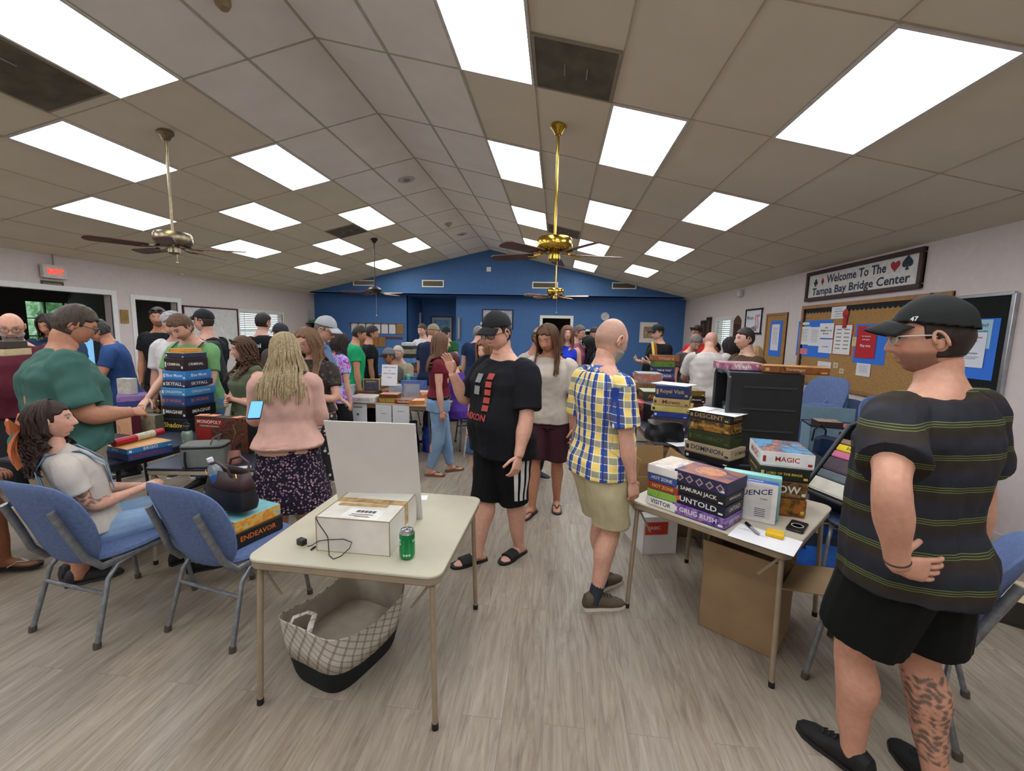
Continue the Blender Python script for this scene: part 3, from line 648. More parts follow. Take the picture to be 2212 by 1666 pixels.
        for i, (c0, ln, r) in enumerate(((.029, .072, .0085), (.0095, .080, .0088), (-.010, .074, .0083), (-.029, .058, .0075))):
            q = P(.078, c0, 0); d = (f+sx*(c0*hp.get('spread', 2.2))).normalized(); pts = [q-d*.012*k, q]; rr = [r*k, r*k*1.02]; ang = cu*(1+.12*i)*.6
            for j, seg in enumerate((.45, .32, .23)):
                dd = d*math.cos(ang)+n*math.sin(ang); q = q+dd*ln*seg*k; pts.append(q.copy()); rr.append(r*k*(.96-.08*j)); ang += cu
            rr[-1] *= .75; hands.tube(pts+[pts[-1]+dd*.003*k], rr+[r*k*.35], 8)
        q = P(.012, .022, .004); dv = (f*.62+sx*.75+n*hp.get('tn', .35)).normalized(); q1 = q+dv*.040*k; d2 = (f*.9+sx*.32+n*(hp.get('tn', .35)+cu*.3)).normalized(); q2 = q1+d2*.032*k; q3 = q2+(d2+n*cu*.3).normalized()*.026*k
        hands.tube([q-dv*.01*k, q, q1, q2, q3, q3+d2*.003*k], [.012*k, .013*k, .0105*k, .0098*k, .0085*k, .004*k], 8); s.handpos = getattr(s, 'handpos', {}); s.handpos['R' if sd > 0 else 'L'] = (P(.06, 0, .02), f, n, sx)
    def foot(s, b, A, fd, H, sd):
        r = Vector((0, 0, 1)); sd_ = fd.cross(r).normalized(); k = H/1.75*(.92 if s.fem else 1); rings = []; up2 = sd_.cross(fd).normalized()
        tl = s.sp.get('footpitch', 0)
        for a, w, h, z in ((-.062, .022, .020, -.045), (-.045, .030, .032, -.035), (0, .031, .040, -.028), (.05, .034, .030, -.038), (.10, .040, .020, -.050), (.145, .040, .014, -.058), (.178, .024, .009, -.064)): rings.append(ring(A+fd*a*k+up2*z*k, sd_, up2, w*k, h*k, 12, 2.2))
        b.loft(rings)
    def shoes(s):
        kind, cols = s.sp.get('shoe', ('shoe', ('2a2a2c', 'd8d8d4')))
        for key in 'LR':
            _, _, A, fd = s.legs[key]; k = s.H/1.75*(.92 if s.fem else 1)*1.03; r = fd.cross(Vector((0, 0, 1))).normalized(); u = r.cross(fd).normalized()
            P = lambda a, z: A+fd*a*k+u*z*k; b = MB()
            out = [(-.075, .0), (-.068, .026), (-.03, .034), (.04, .036), (.10, .047), (.15, .046), (.185, .030), (.198, .0)]; poly = [(a, w) for a, w in out]+[(a, -w) for a, w in out[-2:0:-1]]
            def slab(z0, z1, mi, sc2=1.0):
                n = len(poly); vs = [A+(fd*a*sc2+r*w*sc2+u*z)*k for z in (z0, z1) for a, w in poly]; b.add(vs, [tuple(range(n-1, -1, -1)), tuple(range(n, 2*n))]+[(i, (i+1) % n, n+(i+1) % n, n+i) for i in range(n)], mi)
            slab(-.0745, -.054 if kind != 'sandal' else -.058, 1)
            if kind == 'shoe':
                rings = [ring(P(a, z), r, u, w*k, h*k, 14, 2.3) for a, w, h, z in ((-.072, .020, .020, -.035), (-.058, .034, .040, -.020), (-.02, .037, .052, -.012), (.03, .039, .044, -.024), (.09, .046, .030, -.040), (.15, .045, .022, -.048), (.186, .026, .012, -.054))]
                b.loft(rings, 0)
                if s.sp.get('det', 1) > 1:
                    for j in range(4): b.tube([P(.03+j*.022, .018-j*.007)+r*.018*k, P(.036+j*.022, .024-j*.0075), P(.03+j*.022, .018-j*.007)-r*.018*k], .003, 6, 2)
            elif kind == 'slide': b.loft([ring(P(a, -.045), r, u, .046*k*1.08, .030*k*q, 16, 2.2) for a, q in ((.045, 1.25), (.07, 1.18), (.10, .98), (.125, .82))], 0)
            elif kind == 'flip':
                for sg in (-1, 1): b.tube([P(.03, -.05)+r*sg*.036*k, P(.075, -.022)+r*sg*.022*k, P(.125, -.036)], .007*k, 8, 0, flat=.5)
            else:
                for a, hh in ((.02, .004), (.085, -.018)): b.tube([P(a, -.05)+r*.040*k, P(a+.012, hh)+r*.02*k, P(a+.012, hh)-r*.02*k, P(a, -.05)-r*.040*k], .009*k, 8, 0, flat=.5, upv=fd)
                b.tube([P(-.03, -.05)+r*.034*k, P(-.055, .0), P(-.03, -.05)-r*.034*k], .007*k, 8, 0)
            o = b.build('shoe' if kind == 'shoe' else 'sandal', [M(cols[0], .7, bump=.2), M(cols[1], .6), M('26221c', .8)], s.root)
        if s.sp.get('socks'):
            for key in 'LR':
                _, K, A, fd = s.legs[key]; v = (A-K).normalized(); q = s.sp.get('sockh', .05)*s.H; MB().tube([A-v*q, A-v*q*.5, A+v*.02*s.H], [.0235*s.H, .0232*s.H, .024*s.H], 14).build('sock', cloth(s.sp['socks']), s.root)
    def clothes(s):
        sp, H = s.sp, s.H; vox = max(sp.get('vox', .010), .006)
        if sp.get('top'):
            T = sp['top']; off = T.get('off', .014); z0 = T.get('hem', .46); neck = T.get('neck', .842); k = (1+(s.g-1)*.75)*(.9 if s.fem else 1)
            b = MB(); rg = s.rings(z0, .825, off, T.get('flare', .012)); o, ax, ay, az = s.F(.833); wn = T.get('wn', .058); rg.append(ring(o-ay*.009*H, ax, ay, wn*H+.004, .040*H+.004))
            if not T.get('tank'): o, ax, ay, az = s.F(neck); rg.append(ring(o-ay*.008*H, ax, ay, .044*H*(.88 if s.fem else 1)+.003, .038*H+.003))
            b.loft(rg); sl = T.get('sleeve', .55); axes = []
            for key in 'LR':
                S, E, Wr, u, f = s.arms[key]; ins = Vector(((1 if key == 'L' else -1)*.03*H, 0, .0)); fl = T.get('slf', .010)
                if sl > 0:
                    if sl <= 1: limb(b, [S+ins-u*.01*H, S+u*.01*H, S+u*.09*H*min(1, sl+.2), S+u*.172*H*sl], [.030*H*k+off*.5, .036*H*k+off*.5, .033*H*k+off*.6+fl*.4, .030*H*k+off*.6+fl], 14)
                    else: e2 = (sl-1); limb(b, [S+ins-u*.01*H, S+u*.01*H, S+u*.10*H, E-u*.01*H, E+f*.02*H, E+f*.15*H*e2*.6, E+f*.15*H*e2], [.030*H*k+off*.5, .036*H*k+off*.5, .033*H*k+off*.5, .029*H*k+off*.6, .029*H*k+off*.6, .027*H*k+off*.5, (.0185*H*k+off*.4) if e2 > .6 else .026*H*k+off*.5], 14)
                elif not T.get('tank'): b.sphere(S-u*.01*H-Vector(((1 if key == 'R' else -1)*.02*H, 0, 0)), .036*H*k+.004, 12)
                axes.append((np.array(S), np.array(E), np.array(Wr)))
            hw = s.tor[8][1]*H
            def pc(c):
                ang = np.arctan2(c[:, 0], -(c[:, 1]))*.165*s.g; v = c[:, 2].copy()+.04*c[:, 1]; out = np.stack([ang, v, v*0], 1)
                for A, E, W_ in axes:
                    ab = E-A; rel = c-A; t = rel@ab/(ab@ab); dd = np.linalg.norm(rel-t.clip(0, 1)[:, None]*ab, axis=1); m_ = (dd < .065*H)*(np.abs(c[:, 0]) > hw*.92)*(t > .02); side = rel[:, 1]*1.2+.01
                    out[m_, 0] = side[m_]+.5; out[m_, 1] = v[m_]
                    if sp.get('stripe_arm'): out[m_, 1] = A[2]-(t*np.linalg.norm(ab))[m_]
                return out
            s.top = remesh(b, T.get('name', 'shirt'), cloth(*T['mat'][:1], **T['mat'][1]), s.root, vox, T.get('sm', 5), None, T.get('wr', .0038), sp.get('seed', 1), pcfn=pc if T['mat'][1].get('kind') in ('plaid', 'stripe') else None)
        if sp.get('bottom'):
            B = sp['bottom']; off = B.get('off', .012); b = MB(); wz = B.get('waist', .55); kl = 1+(s.g-1)*.7
            if B.get('skirt'):
                z1 = B['skirt']; n = 7; rg = []
                for j in range(n+1):
                    z = wz+(z1-wz)*j/n
                    if 1: w, dp, yo = (float(np.interp(max(z, .52), [t[0] for t in s.tor], [t[i] for t in s.tor])) for i in (1, 2, 3))
                    o = Vector((0, -.003*H, s.dz+z*H)); fl = B.get('flare', .05)*float(smooth(.5, z1, z)) if z < .5 else 0
                    rr = ring(o, Vector((1, 0, 0)), Vector((0, 1, 0)), w*H*s.g+off*.7+fl, dp*H*s.g+off*.7+fl+.004, 40, 2.1)
                    if z < .46: rr = [o+(p-o)*(1+.035*math.sin(i/40*2*math.pi*9)*min(1, (.46-z)*6)) for i, p in enumerate(rr)]
                    rg.append(rr)
                b.loft(rg)
            else:
                b.loft(s.rings(.468, wz, off*.5)); L = B.get('len', 2.0); w_ = B.get('w', 1.18)
                for key in 'LR':
                    Hp, K, A, fd = s.legs[key]; t, v = (K-Hp).normalized(), (A-K).normalized(); fl = B.get('fl', .012); r0 = .054*H*kl*w_*.98
                    if L <= 1: e = Hp+t*.235*H*L; limb(b, [Hp-t*.01*H, Hp+t*.04*H, Hp+t*.235*H*L*.6, e], [r0, r0+.004, (.050*H*kl)*w_+fl*.5, (.0445*H*kl)*w_+fl], 16)
                    else:
                        e2 = L-1; pts = [Hp-t*.01*H, Hp+t*.04*H, Hp+t*.13*H, K-t*.03*H, K+v*.02*H, K+v*.235*H*e2*.5, K+v*.235*H*e2]; s1 = B.get('slim', 0)
                        limb(b, pts, [r0, r0+.003, .047*H*kl*w_, .037*H*kl*w_+fl*.4, .036*H*kl*w_+fl*.4, (.034*H*kl*w_+fl*.6)*(1-.08*s1), (.027*H*kl*w_+fl)*(1-.25*s1)], 16)
            s.bot = remesh(b, B.get('name', 'trousers'), cloth(*B['mat'][:1], **B['mat'][1]), s.root, vox, 4, None, B.get('wr', .0028), sp.get('seed', 1)+50)
            if B.get('stripes'):
                from mathutils.bvhtree import BVHTree
                tr = BVHTree.FromPolygons([v.co[:] for v in s.bot.data.vertices], [p.vertices[:] for p in s.bot.data.polygons]); b2 = MB()
                for key, sg in (('L', -1), ('R', 1)):
                    Hp, K, A, fd = s.legs[key]
                    for q in (-1, 0, 1):
                        rows = []
                        for j in range(15):
                            c = Hp+(K-Hp)*(j/14*(B.get('len', 1)-.03)); row = []
                            for u in (-.011, .011):
                                a = R(12)+(q*.036+u)/.1; d = Vector((sg*math.cos(a), math.sin(a), 0)); o_ = c+d*.4; h_ = tr.ray_cast(o_, -d)
                                row.append((h_[0] if h_[0] else c+d*.12)+d*.0015)
                            rows.append(row)
                        b2.loft(rows, close=False, cap=False)
                b2.build('side_stripes', M('d4d4d2', .7), s.bot)
            if sp.get('belt'):
                c2 = MB(); o, ax, ay, az = s.F(wz-.012); w, dp, yo = (float(np.interp(wz-.012, [t[0] for t in s.tor], [t[i] for t in s.tor])) for i in (1, 2, 3)); bb = s.belly*math.exp(-((wz-.612)/.075)**2)
                q = ring(o+ay*(yo*H+bb*.55), ax, ay, w*H*s.g+off*.5+.006+bb*.35, dp*H*s.g+off*.5+.006+bb*.5, 32); c2.loft([[p-az*.019 for p in q], [p+az*.019 for p in q]], cap=False); be = c2.build('belt', M(sp['belt'], .45), s.root)
                mo = be.modifiers.new('s', 'SOLIDIFY'); mo.thickness = .004; MB().box(o+ay*(yo*H+bb*.55+dp*H*s.g+off+.01+bb*.5), (.05, .01, .036)).build('buckle', M('b8b4a8', .25, 1), be)
    def shell(s, name, mat, thick, mask, base=-.012, noise=0, n=(72, 56), mul=1, face=False, seed=0, parent=None):
        d, f = headgrid(*n); p0 = headshape(d, 0, False, s.sp.get('fat', 1.0), s.fem); m_ = mask(p0, d); p = headshape(d, 0, False, s.sp.get('fat', 1.0), s.fem)
        nr = d/np.array([.075, .094, .113]); nr /= np.linalg.norm(nr, axis=1)[:, None]; off = base+(thick(p0) if callable(thick) else thick-base)*m_ if not callable(thick) else base+(thick(p0)-base)*m_
        if noise: w_ = p0*np.array([1, 1, .5])*70+seed; off = off+noise*m_*(np.sin(w_[:, 0]+2*np.sin(w_[:, 1]*1.3))*np.sin(w_[:, 1]*1.1+2*np.sin(w_[:, 2]))+.5*np.sin(w_[:, 0]*2.3+w_[:, 2]*2)*np.sin(w_[:, 1]*2.7))
        p = p+nr*off[:, None]; fs = [q for q in f if max(m_[list(q)]) > .02]; b = MB(); b.add([s.HM @ Vector(q) for q in p], fs, 0, sm=True); return b.build(name, mat, parent or s.root, shade=True)
    def hair(s):
        sp = s.sp; st = sp.get('hair', 'short'); hm = hairmat(sp.get('hairc', '3a2a20'), sp.get('hairc2')); g = np.exp; rr = random.Random(sp.get('seed', 1)); wl = sp.get('hairline', .062)
        def base(p, d):
            side = smooth(.030, .005, p[:, 1]); low = sp.get('nape', -.062); m_ = smooth(wl-.006, wl+.006, p[:, 2]+5*p[:, 0]**2*sp.get('hlc', 1)+.004*np.sin(p[:, 0]*140))
            back = smooth(.032, .012, p[:, 1])*smooth(low-.008, low+.01, p[:, 2]+.6*np.clip(p[:, 1]+.02, -.02, .1)*-1*0)
            ear = np.exp(-((p[:, 1]+.012)/.02)**2-((p[:, 2]+.012)/.028)**2)*(np.abs(p[:, 0]) > .05)
            sb = smooth(-.02, .01, p[:, 2])*smooth(.036, .018, p[:, 1])
            return np.clip(np.maximum(m_*1.0, back*(p[:, 1] < .0)+sb)-ear*(0 if sp.get('overear') else 1), 0, 1)
        th = sp.get('thick', .014)
        if st == 'balding': s.shell('hair', hm, .006, lambda p, d: base(p, d)*(p[:, 2] < .055-.0*p[:, 1])*smooth(.06, .045, p[:, 2]), noise=.001)
        elif st in ('short', 'long', 'curly', 'bun', 'pony', 'curlyshort') and not (sp.get('cap') and st == 'short'):
            s.shell('hair', hm, lambda p: th*(.55+.6*smooth(0, .08, p[:, 2])+.1*(p[:, 1] < 0)), base, noise=sp.get('hn', .002), seed=sp.get('seed', 1), n=(110, 84) if sp.get('det', 1) > 1 else (72, 56))
        elif sp.get('cap') and st == 'short': s.shell('hair', hm, .007, lambda p, d: base(p, d)*(p[:, 2] < .06), noise=.0008)
        if st in ('long', 'curly', 'pony'):
            b = MB(); L = sp.get('hlen', .30); N = sp.get('locks', 70); Ri = s.HR.inverted(); dn = Ri @ Vector((0, 0, -1)); bk = sp.get('hairback', .0); curl = .012 if st == 'curly' else .0
            for i in range(N):
                a = (i+.5)/N*2*math.pi; a0 = math.pi*.5+sp.get('open', .62)+(2*math.pi-2*sp.get('open', .62))*((i+rr.random()*.8)/N)
                x, y = math.cos(a0), math.sin(a0); lay = rr.random(); pts = []; pt = Vector((x*.012, -.01+y*.012, .118)); ln = L*(.78+.3*rr.random())
                p1 = Vector((x*(.086+.010*lay), y*(.102+.010*lay)-.006, .03)); p2 = Vector((x*(.088+.014*lay), y*(.098+.016*lay)-.012, -.05))
                for t in (0, .25, .5, .75): c_ = math.sin(t*math.pi/2); pts.append(Vector((p1.x*c_, (p1.y+.006)*c_-.006, .02+.106*math.cos(t*math.pi/2)+.004)))
                pts += [p1, p2]; q = p2.copy(); vel = dn.copy(); vel.x *= .1; n_ = 9
                tgt = Vector((x*.02, -.01*bk, 0))
                for j in range(n_):
                    q = q+(dn+tgt*sp.get('gather', .0)*-10*(1-j/n_)+Vector((x*sp.get('hspread', .10)*(1-j/n_), 0, 0))+Vector((0, -bk, 0)) *(1-j/n_)*.6)*ln/n_; pts.append(q.copy())
                ph = rr.random()*6; wv = .004+.006*(st == 'curly')
                out = []
                for j, p in enumerate(pts):
                    k = max(0, j-4); am = (curl if j > 3 else 0)+.0025*(j > 4); out.append(p+Vector((am*math.cos(ph+j*1.9), am*math.sin(ph+j*1.9), 0)))
                wp = [s.outside(s.HM @ p, .014+.012*lay) if j > 5 else s.HM @ p for j, p in enumerate(out)]
                r0 = (.0085 if st != 'curly' else .0095)*(70/N)**.5*sp.get('lockw', 1); b.tube(wp, [r0*s.hs*q_ for q_ in ([.5, .8, .95, 1, 1, 1]+[1-.55*j/n_ for j in range(n_)])], 6, flat=.75)
            b.build('long_hair', hairmat(sp.get('hairc'), sp.get('hairc2')), s.root)
        if st == 'bun': b = MB(); b.add(*ell(s.HM, (0, -.105, .06), (.038, .034, .034))); b.build('hair_bun', hm, s.root)
        if st == 'curlyshort':
            b = MB()
            for i in range(260):
                a, e = rr.uniform(0, 6.28), rr.uniform(-.2, 1.5); v = Vector((math.cos(a)*math.cos(e), math.sin(a)*math.cos(e), math.sin(e)))
                if v.y > .45 and v.z < .55: continue
                b.add(*ell(s.HM, (v.x*.085, v.y*.102-.004, v.z*.120), [rr.uniform(.009, .014)]*3, 6))
            b.build('curls', hm, s.root)
        if sp.get('beard'):
            bl = sp['beard']; hb = hairmat(sp.get('beardc', sp.get('hairc')), sp.get('beardc2'))
            def bm(p, d): 
                lips = np.exp(-((p[:, 2]+.062)/.0085)**2)*(np.abs(p[:, 0]) < .024)*(p[:, 1] > 0); mou = np.exp(-((p[:, 2]+.048)/.006)**2)*(np.abs(p[:, 0]) < .028)*(p[:, 1] > .05)
                m_ = smooth(-.036, -.056, p[:, 2])*smooth(-.012, .012, p[:, 1]) if not sp.get('goatee') else smooth(-.07, -.082, p[:, 2])*smooth(.035, .05, p[:, 1]); return np.clip(np.maximum(m_, mou)-lips, 0, 1)
            s.shell('beard', hb, lambda p: bl*(.5+.9*smooth(-.07, -.11, p[:, 2])), bm, base=-.008, noise=.0015)
    def extras(s):
        sp = s.sp; HM = s.HM; hs = s.hs
        if sp.get('hemband'):
            T = sp['top']; off = T.get('off', .014)+.003; z0 = T['hem']; rg = []
            for z in (z0-.004, z0+.010, z0+.022):
                w, dp, yo = (float(np.interp(z, [t[0] for t in s.tor], [t[i] for t in s.tor])) for i in (1, 2, 3)); o, ax, ay, az = s.F(z); rg.append(ring(o+ay*yo*s.H, ax, ay, w*s.H*s.g+off, dp*s.H*s.g+off, 40))
            hb_ = MB().loft(rg, cap=False).build('hem_band', cloth(sp['hemband']), s.root); so = hb_.modifiers.new('s', 'SOLIDIFY'); so.thickness = .005
        def hb(name, mat, fn, parent=None):
            b = MB(); fn(b); b.v = [tuple(HM @ Vector(p)) for p in b.v]; return b.build(name, mat, parent or s.root)
        if sp.get('cap'):
            cc, back = sp['cap'], sp.get('capback'); cm_ = M(cc, .85, var=.03, bump=.15, bs=250)
            tilt = lambda p: p[:, 2]-.22*p[:, 1]*(1 if not back else -1); cl = .034
            d, f = headgrid(80, 64); p = headshape(d, .0, False, 1, s.fem); nr = d/np.array([.075, .094, .113]); nr /= np.linalg.norm(nr, axis=1)[:, None]; k = tilt(p)
            q = p+nr*(.010+.010*smooth(cl, .1, k)+.004*smooth(.10, .06, p[:, 2]))[:, None]; q[:, 2] += .004; fs = [a for a in f if min(k[list(a)]) > cl]
            b = MB(); b.add([HM @ Vector(v) for v in q], fs, 0, sm=True); c = b.build('cap', cm_, s.root); so = c.modifiers.new('s', 'SOLIDIFY'); so.thickness = .003*hs; so.offset = 1
            hb('cap_button', cm_, lambda b: b.sphere((0, -.004, .140), .006, 8), c)
            def brim(b):
                sg = -1 if back else 1; top, bot = [], []; n = 18
                for row in range(6):
                    r_ = row/5; rw = []
                    for i in range(n+1):
                        a = (i/n-.5)*2.1; xx = math.sin(a)*.083*(1+.03*r_); y0 = math.cos(a)*.100-.003; y = y0+(.068*math.cos(a*.80))*r_; z = .050+.22*(y0*.55)-.030*(xx/.083)**2-(.016*r_+.01*r_*r_)+.008; rw.append((xx, y*sg, z))
                    top.append(rw)
                b.loft(top, close=False, cap=False)
            br = hb('brim', M(sp.get('brimc', cc), .85, bump=.15, bs=250), brim, c); so = br.modifiers.new('s', 'SOLIDIFY'); so.thickness = .004*hs
            for tx in sp.get('captext', []):
                t_ = MB(); text(t_, tx[0], (0, 0, 0), tx[4], tx[5], bold=.03)
                # wrap the lettering onto the crown
                vs_ = []
                for v in t_.v:
                    a = R(tx[1])-v[0]/.105; z = tx[2]+v[2]; rr_ = math.sqrt(max(.05, 1-((z-.0)/.150)**2)); vs_.append(HM @ Vector((math.sin(a)*.0985*rr_, math.cos(a)*.1155*rr_, z+.004)))
                t_.v = [tuple(v) for v in vs_]; t_.build('embroidery', M(tx[3], .8), c)
        if sp.get('glasses'):
            gc = sp['glasses']
            def gf(b):
                for sd in (-1, 1):
                    pts = [(sd*.033+.026*math.cos(a)*abs(math.cos(a))**-.25 if abs(math.cos(a)) > .01 else sd*.033, .098-.012*abs((sd*.033+.026*math.cos(a))/.06)**2, .008+.019*math.sin(a)) for a in [2*math.pi*i/20 for i in range(20)]]
                    b.tube(pts, .0022, 6, closed=True); b.tube([(sd*.060, .090, .014), (sd*.077, .07, .014), (sd*.080, .01, .012), (sd*.079, -.02, -.002)], .0022, 6)
                b.tube([(-.009, .1, .012), (0, .104, .015), (.009, .1, .012)], .0022, 6)
            gp = hb('glasses', M(gc, .3, var=0), gf)
            def gl_(b):
                for sd in (-1, 1):
                    c = [(sd*.033+.024*math.cos(a), .097-.010*abs((sd*.033+.024*math.cos(a))/.06)**2, .008+.017*math.sin(a)) for a in [2*math.pi*i/16 for i in range(16)]]; b.add(c, [tuple(range(16))])
            hb('lenses', M('aab4b8', .05, alpha=.18, var=0, spec=.8) if not sp.get('dark_lens') else M('141414', .1), gl_, gp)
        if sp.get('sunglasses_up'):
            def su(b):
                for sd in (-1, 1): b.sphere((sd*.032, .078, .098), (.024, .008, .017), 12); b.tube([(sd*.055, .07, .098), (sd*.080, .03, .075), (sd*.082, -.02, .05)], .003, 6)
                b.tube([(-.012, .082, .098), (.012, .082, .098)], .004, 6)
            hb('sunglasses', M('121212', .15), su)
        if sp.get('strap'):
            hb('glasses_strap', M('16181a', .8), lambda b: b.tube([(.079, -.02, -.002), (.065, -.06, -.03), (.0, -.078, -.048), (-.065, -.06, -.03), (-.079, -.02, -.002)], .0032, 6))
        if sp.get('collar'):
            b = MB(); o, ax, ay, az = s.F(.838); q = ring(o-ay*.006*s.H, ax, ay, .050*s.H, .044*s.H, 28); q2 = ring(o-ay*.006*s.H+az*.026, ax, ay, .041*s.H, .040*s.H, 28); q3 = ring(o-ay*.006*s.H-az*.012, ax, ay, .063*s.H, .051*s.H, 28)
            b.loft([q3, q, q2], cap=False); c = b.build('collar', cloth(*s.sp['top']['mat'][:1], **s.sp['top']['mat'][1]) if s.sp['top']['mat'][1].get('kind') not in ('plaid',) else cloth('4a62a0', kind='dots', c2='e6d27e', c3='dfe6e6'), s.root); so = c.modifiers.new('s', 'SOLIDIFY'); so.thickness = .003
        if sp.get('backpack'):
            b = MB()
            for sd in (-1, 1):
                pts = []
                for z, yy in ((.822, -.06), (.84, -.01), (.82, .042), (.78, .068), (.72, .076), (.64, .07)): o, ax, ay, az = s.F(z); pts.append(o+ax*sd*.072*s.H+ay*(yy*s.H+.014))
                b.tube(pts, .013, 8, flat=.3, upv=(0, 1, 0))
            b.build('backpack_strap', M(sp['backpack'], .8), s.root); c = MB(); o, ax, ay, az = s.F(.70); X = Matrix.Translation(o-ay*.16) @ Matrix((ax, ay, az)).transposed().to_4x4(); c.rbox((0, 0, 0), (.28, .12, .42), .04, X=X); c.build('backpack', M(sp['backpack'], .8), s.root, bevel=.03)
        for tx in sp.get('print', []):   # lettering / marks lying on the shirt: (string, side, x, zfrac, w, h, colour)
            st, side, x0, zf, w_, h_, col = tx[:7]; t_ = MB()
            if st.startswith('#'):
                for q in range(int(st[1:])): t_.box((0, 0, (q-(int(st[1:])-1)/2)*h_/int(st[1:])), (w_, .001, h_/int(st[1:])*.72))
            else: text(t_, st, (0, 0, 0), w_, h_, bold=.04)
            T = s.sp['top']; off = T.get('off', .014)+T.get('wr', .0038)*1.6+.002; vs_ = []
            for v in t_.v:
                z = zf+v[2]/s.H; x = x0+v[0]; w, dp, yo = (float(np.interp(z, [t[0] for t in s.tor], [t[i] for t in s.tor])) for i in (1, 2, 3)); gg = 1+(s.g-1)*float(smooth(.82, .76, z)); bb = s.belly*math.exp(-((z-.60)/.075)**2)
                o, ax, ay, az = s.F(z); rx, ry = w*s.H*gg+off+bb*.35, dp*s.H*gg+off+bb*.5; yy = ry*(max(0, 1-abs(x/rx)**2.3))**(1/2.3); sg = 1 if side == 'f' else -1; vs_.append(tuple(o+ay*(yo*s.H+bb*.55+sg*(yy+.001))+ax*x*(1 if side == 'b' else -1)))
            t_.v = vs_; t_.build('shirt_print', M(col, .8, var=.12), s.top)
def ell(HM, c, r, n=12):
    b = MB(); b.sphere(c, r, n); return [HM @ Vector(p) for p in b.v], b.f, 0, None, True
ARMS = {
    'down': ((.16, .02, -1), (.04, .12, -1), {'palm': (-1, 0, 0), 'thumb': (0, 1, 0), 'curl': .45}),
    'reach': ((.22, .45, -.9), (-.15, 1, -.25), {'palm': (0, 0, -1), 'thumb': (-1, 0, 0), 'curl': .3}),
    'reachlow': ((.2, .35, -1), (-.1, .8, -.6), {'palm': (0, 0, -1), 'thumb': (-1, 0, 0), 'curl': .4}),
    'hold': ((.15, .15, -1), (-.35, .95, .25), {'palm': (-.6, 0, .6), 'thumb': (-.2, 0, 1), 'curl': .7}),
    'akimbo': ((.75, -.25, -.75), (-.75, .35, -.35), {'palm': (-1, -.3, -.2), 'thumb': (0, -1, 0), 'curl': .3}),
    'crossL': ((.28, .25, -1), (-1, .42, .12), {'palm': (0, -1, 0), 'thumb': (0, 0, 1), 'curl': .4}),
    'crossR': ((.28, .25, -1), (-1, .62, .0), {'palm': (0, -1, 0), 'thumb': (0, 0, 1), 'curl': .4}),
    'lap': ((.15, .45, -1), (-.2, 1, -.12), {'palm': (-.3, 0, -1), 'thumb': (-1, 0, 0), 'curl': .4}),
    'lean': ((.2, .5, -1), (.0, .45, -1), {'palm': (-.1, .9, -.6), 'dir': (0, 1, -.3), 'curl': .2, 'thumb': (-1, 0, 0)}),
}
def person(**sp): return Body(sp).build()
# ================================================================ FURNITURE AND GOODS
def ori(p1, p2, z):
    a, b = at(*p1, z=z), at(*p2, z=z); return a, b, math.atan2(b.y-a.y, b.x-a.x), (b-a).length
PAL = {'k': '17171b', 'w': 'dedcd6', 'r': '9c2626', 'b': '2b4c8f', 'n': '1d2745', 'g': '2f5a35', 'y': 'd8b840', 'o': 'c96a28', 't': 'b79a6c', 'p': '5a3f86', 'c': '6fb3c4', 'm': '5a2030', 's': '8d9196', 'd': '4a3526', 'e': '8fae3a', 'v': 'c77a9a', 'l': '3f86c4'}
def C(c): return PAL.get(c, c)
nb = [0]
def gamebox(loc, rz, w, d, h, side, top=None, title=None, tc='w', label='', group=None, det=0, art_side=None, cat='board game box', up=False, tf='front', side2=None, ttop=None, tb=(.7, .5)):
    """cardboard game box, origin at the middle of its base; lid and tray, printed lid, lettering on the sides"""
    nb[0] += 1; z0 = h*.5; label = label.replace(' game box', ' box') if len(label.split()) > 16 else label; e = empty('game_box', loc, rz, label=label, cat=cat, group=group); sc_ = C(side)
    sm = art(tuple(C(q) for q in art_side), 9/max(w, h)*.5, .4, nb[0] % 17) if art_side else M(sc_, .42, var=.08, vs=9)
    tm = art(tuple(C(q) for q in (top or side)), 2.2/max(w, d), .38, nb[0] % 23) if isinstance(top, tuple) else M(C(top or side), .4)
    lid = MB()
    if up: lid.box((0, 0, h/2), (w, d, h)); k = [1, 0, 0, 0, 0, 0]; lid.mi = [0, 0, 1, 0, 0, 0]; lo = lid.build('lid', [sm, tm], e, bevel=min(.003, d*.05))
    else:
        gap = h*.10 if h > .03 else 0
        lid.box((0, 0, gap+(h-gap)/2), (w, d, h-gap)); lid.mi = [0, 1, 0, 0, 0, 0]; lo = lid.build('lid', [sm, tm], e, bevel=.0022)
        MB().box((0, 0, h/2), (w-.006, d-.006, h-.004)).build('tray', M(side2 or C(side), .6), e)
    if title:
        t = MB()
        if up: text(t, title, (0, -d/2, h*.84 if tb[1] >= .5 else h*tb[1]), w*tb[0]*1.1, h*.14)
        else:
            text(t, title, (0, -d/2, z0+.004), w*tb[0], h*tb[1])
            if d > .1: text(t, title, (w/2, 0, z0+.004), d*.6, h*.42, face='right'); text(t, title, (-w/2, 0, z0+.004), d*.6, h*.42, face='left')
        if ttop: text(t, ttop, (0, -d*.2, h), w*.7, d*.16, face='top')
        t.build('lettering', M(C(tc), .5, var=0), lo)
    if det:
        t = MB()
        if not up:
            t.box((-w*.43, -d/2-.0003, z0), (w*.06, .0006, h*.4)); t.box((w*.42, -d/2-.0003, h*.3), (w*.08, .0006, h*.16))
        else: t.box((w*.3, -d/2-.0003, h*.12), (w*.25, .0006, h*.1))
        t.build('printed_mark', M(C(tc), .5), lo)
    return e
ORD = ['topmost', 'second down', 'third down', 'fourth down', 'fifth down', 'sixth down', 'seventh down', 'eighth down', 'ninth down', 'tenth down', 'eleventh down']
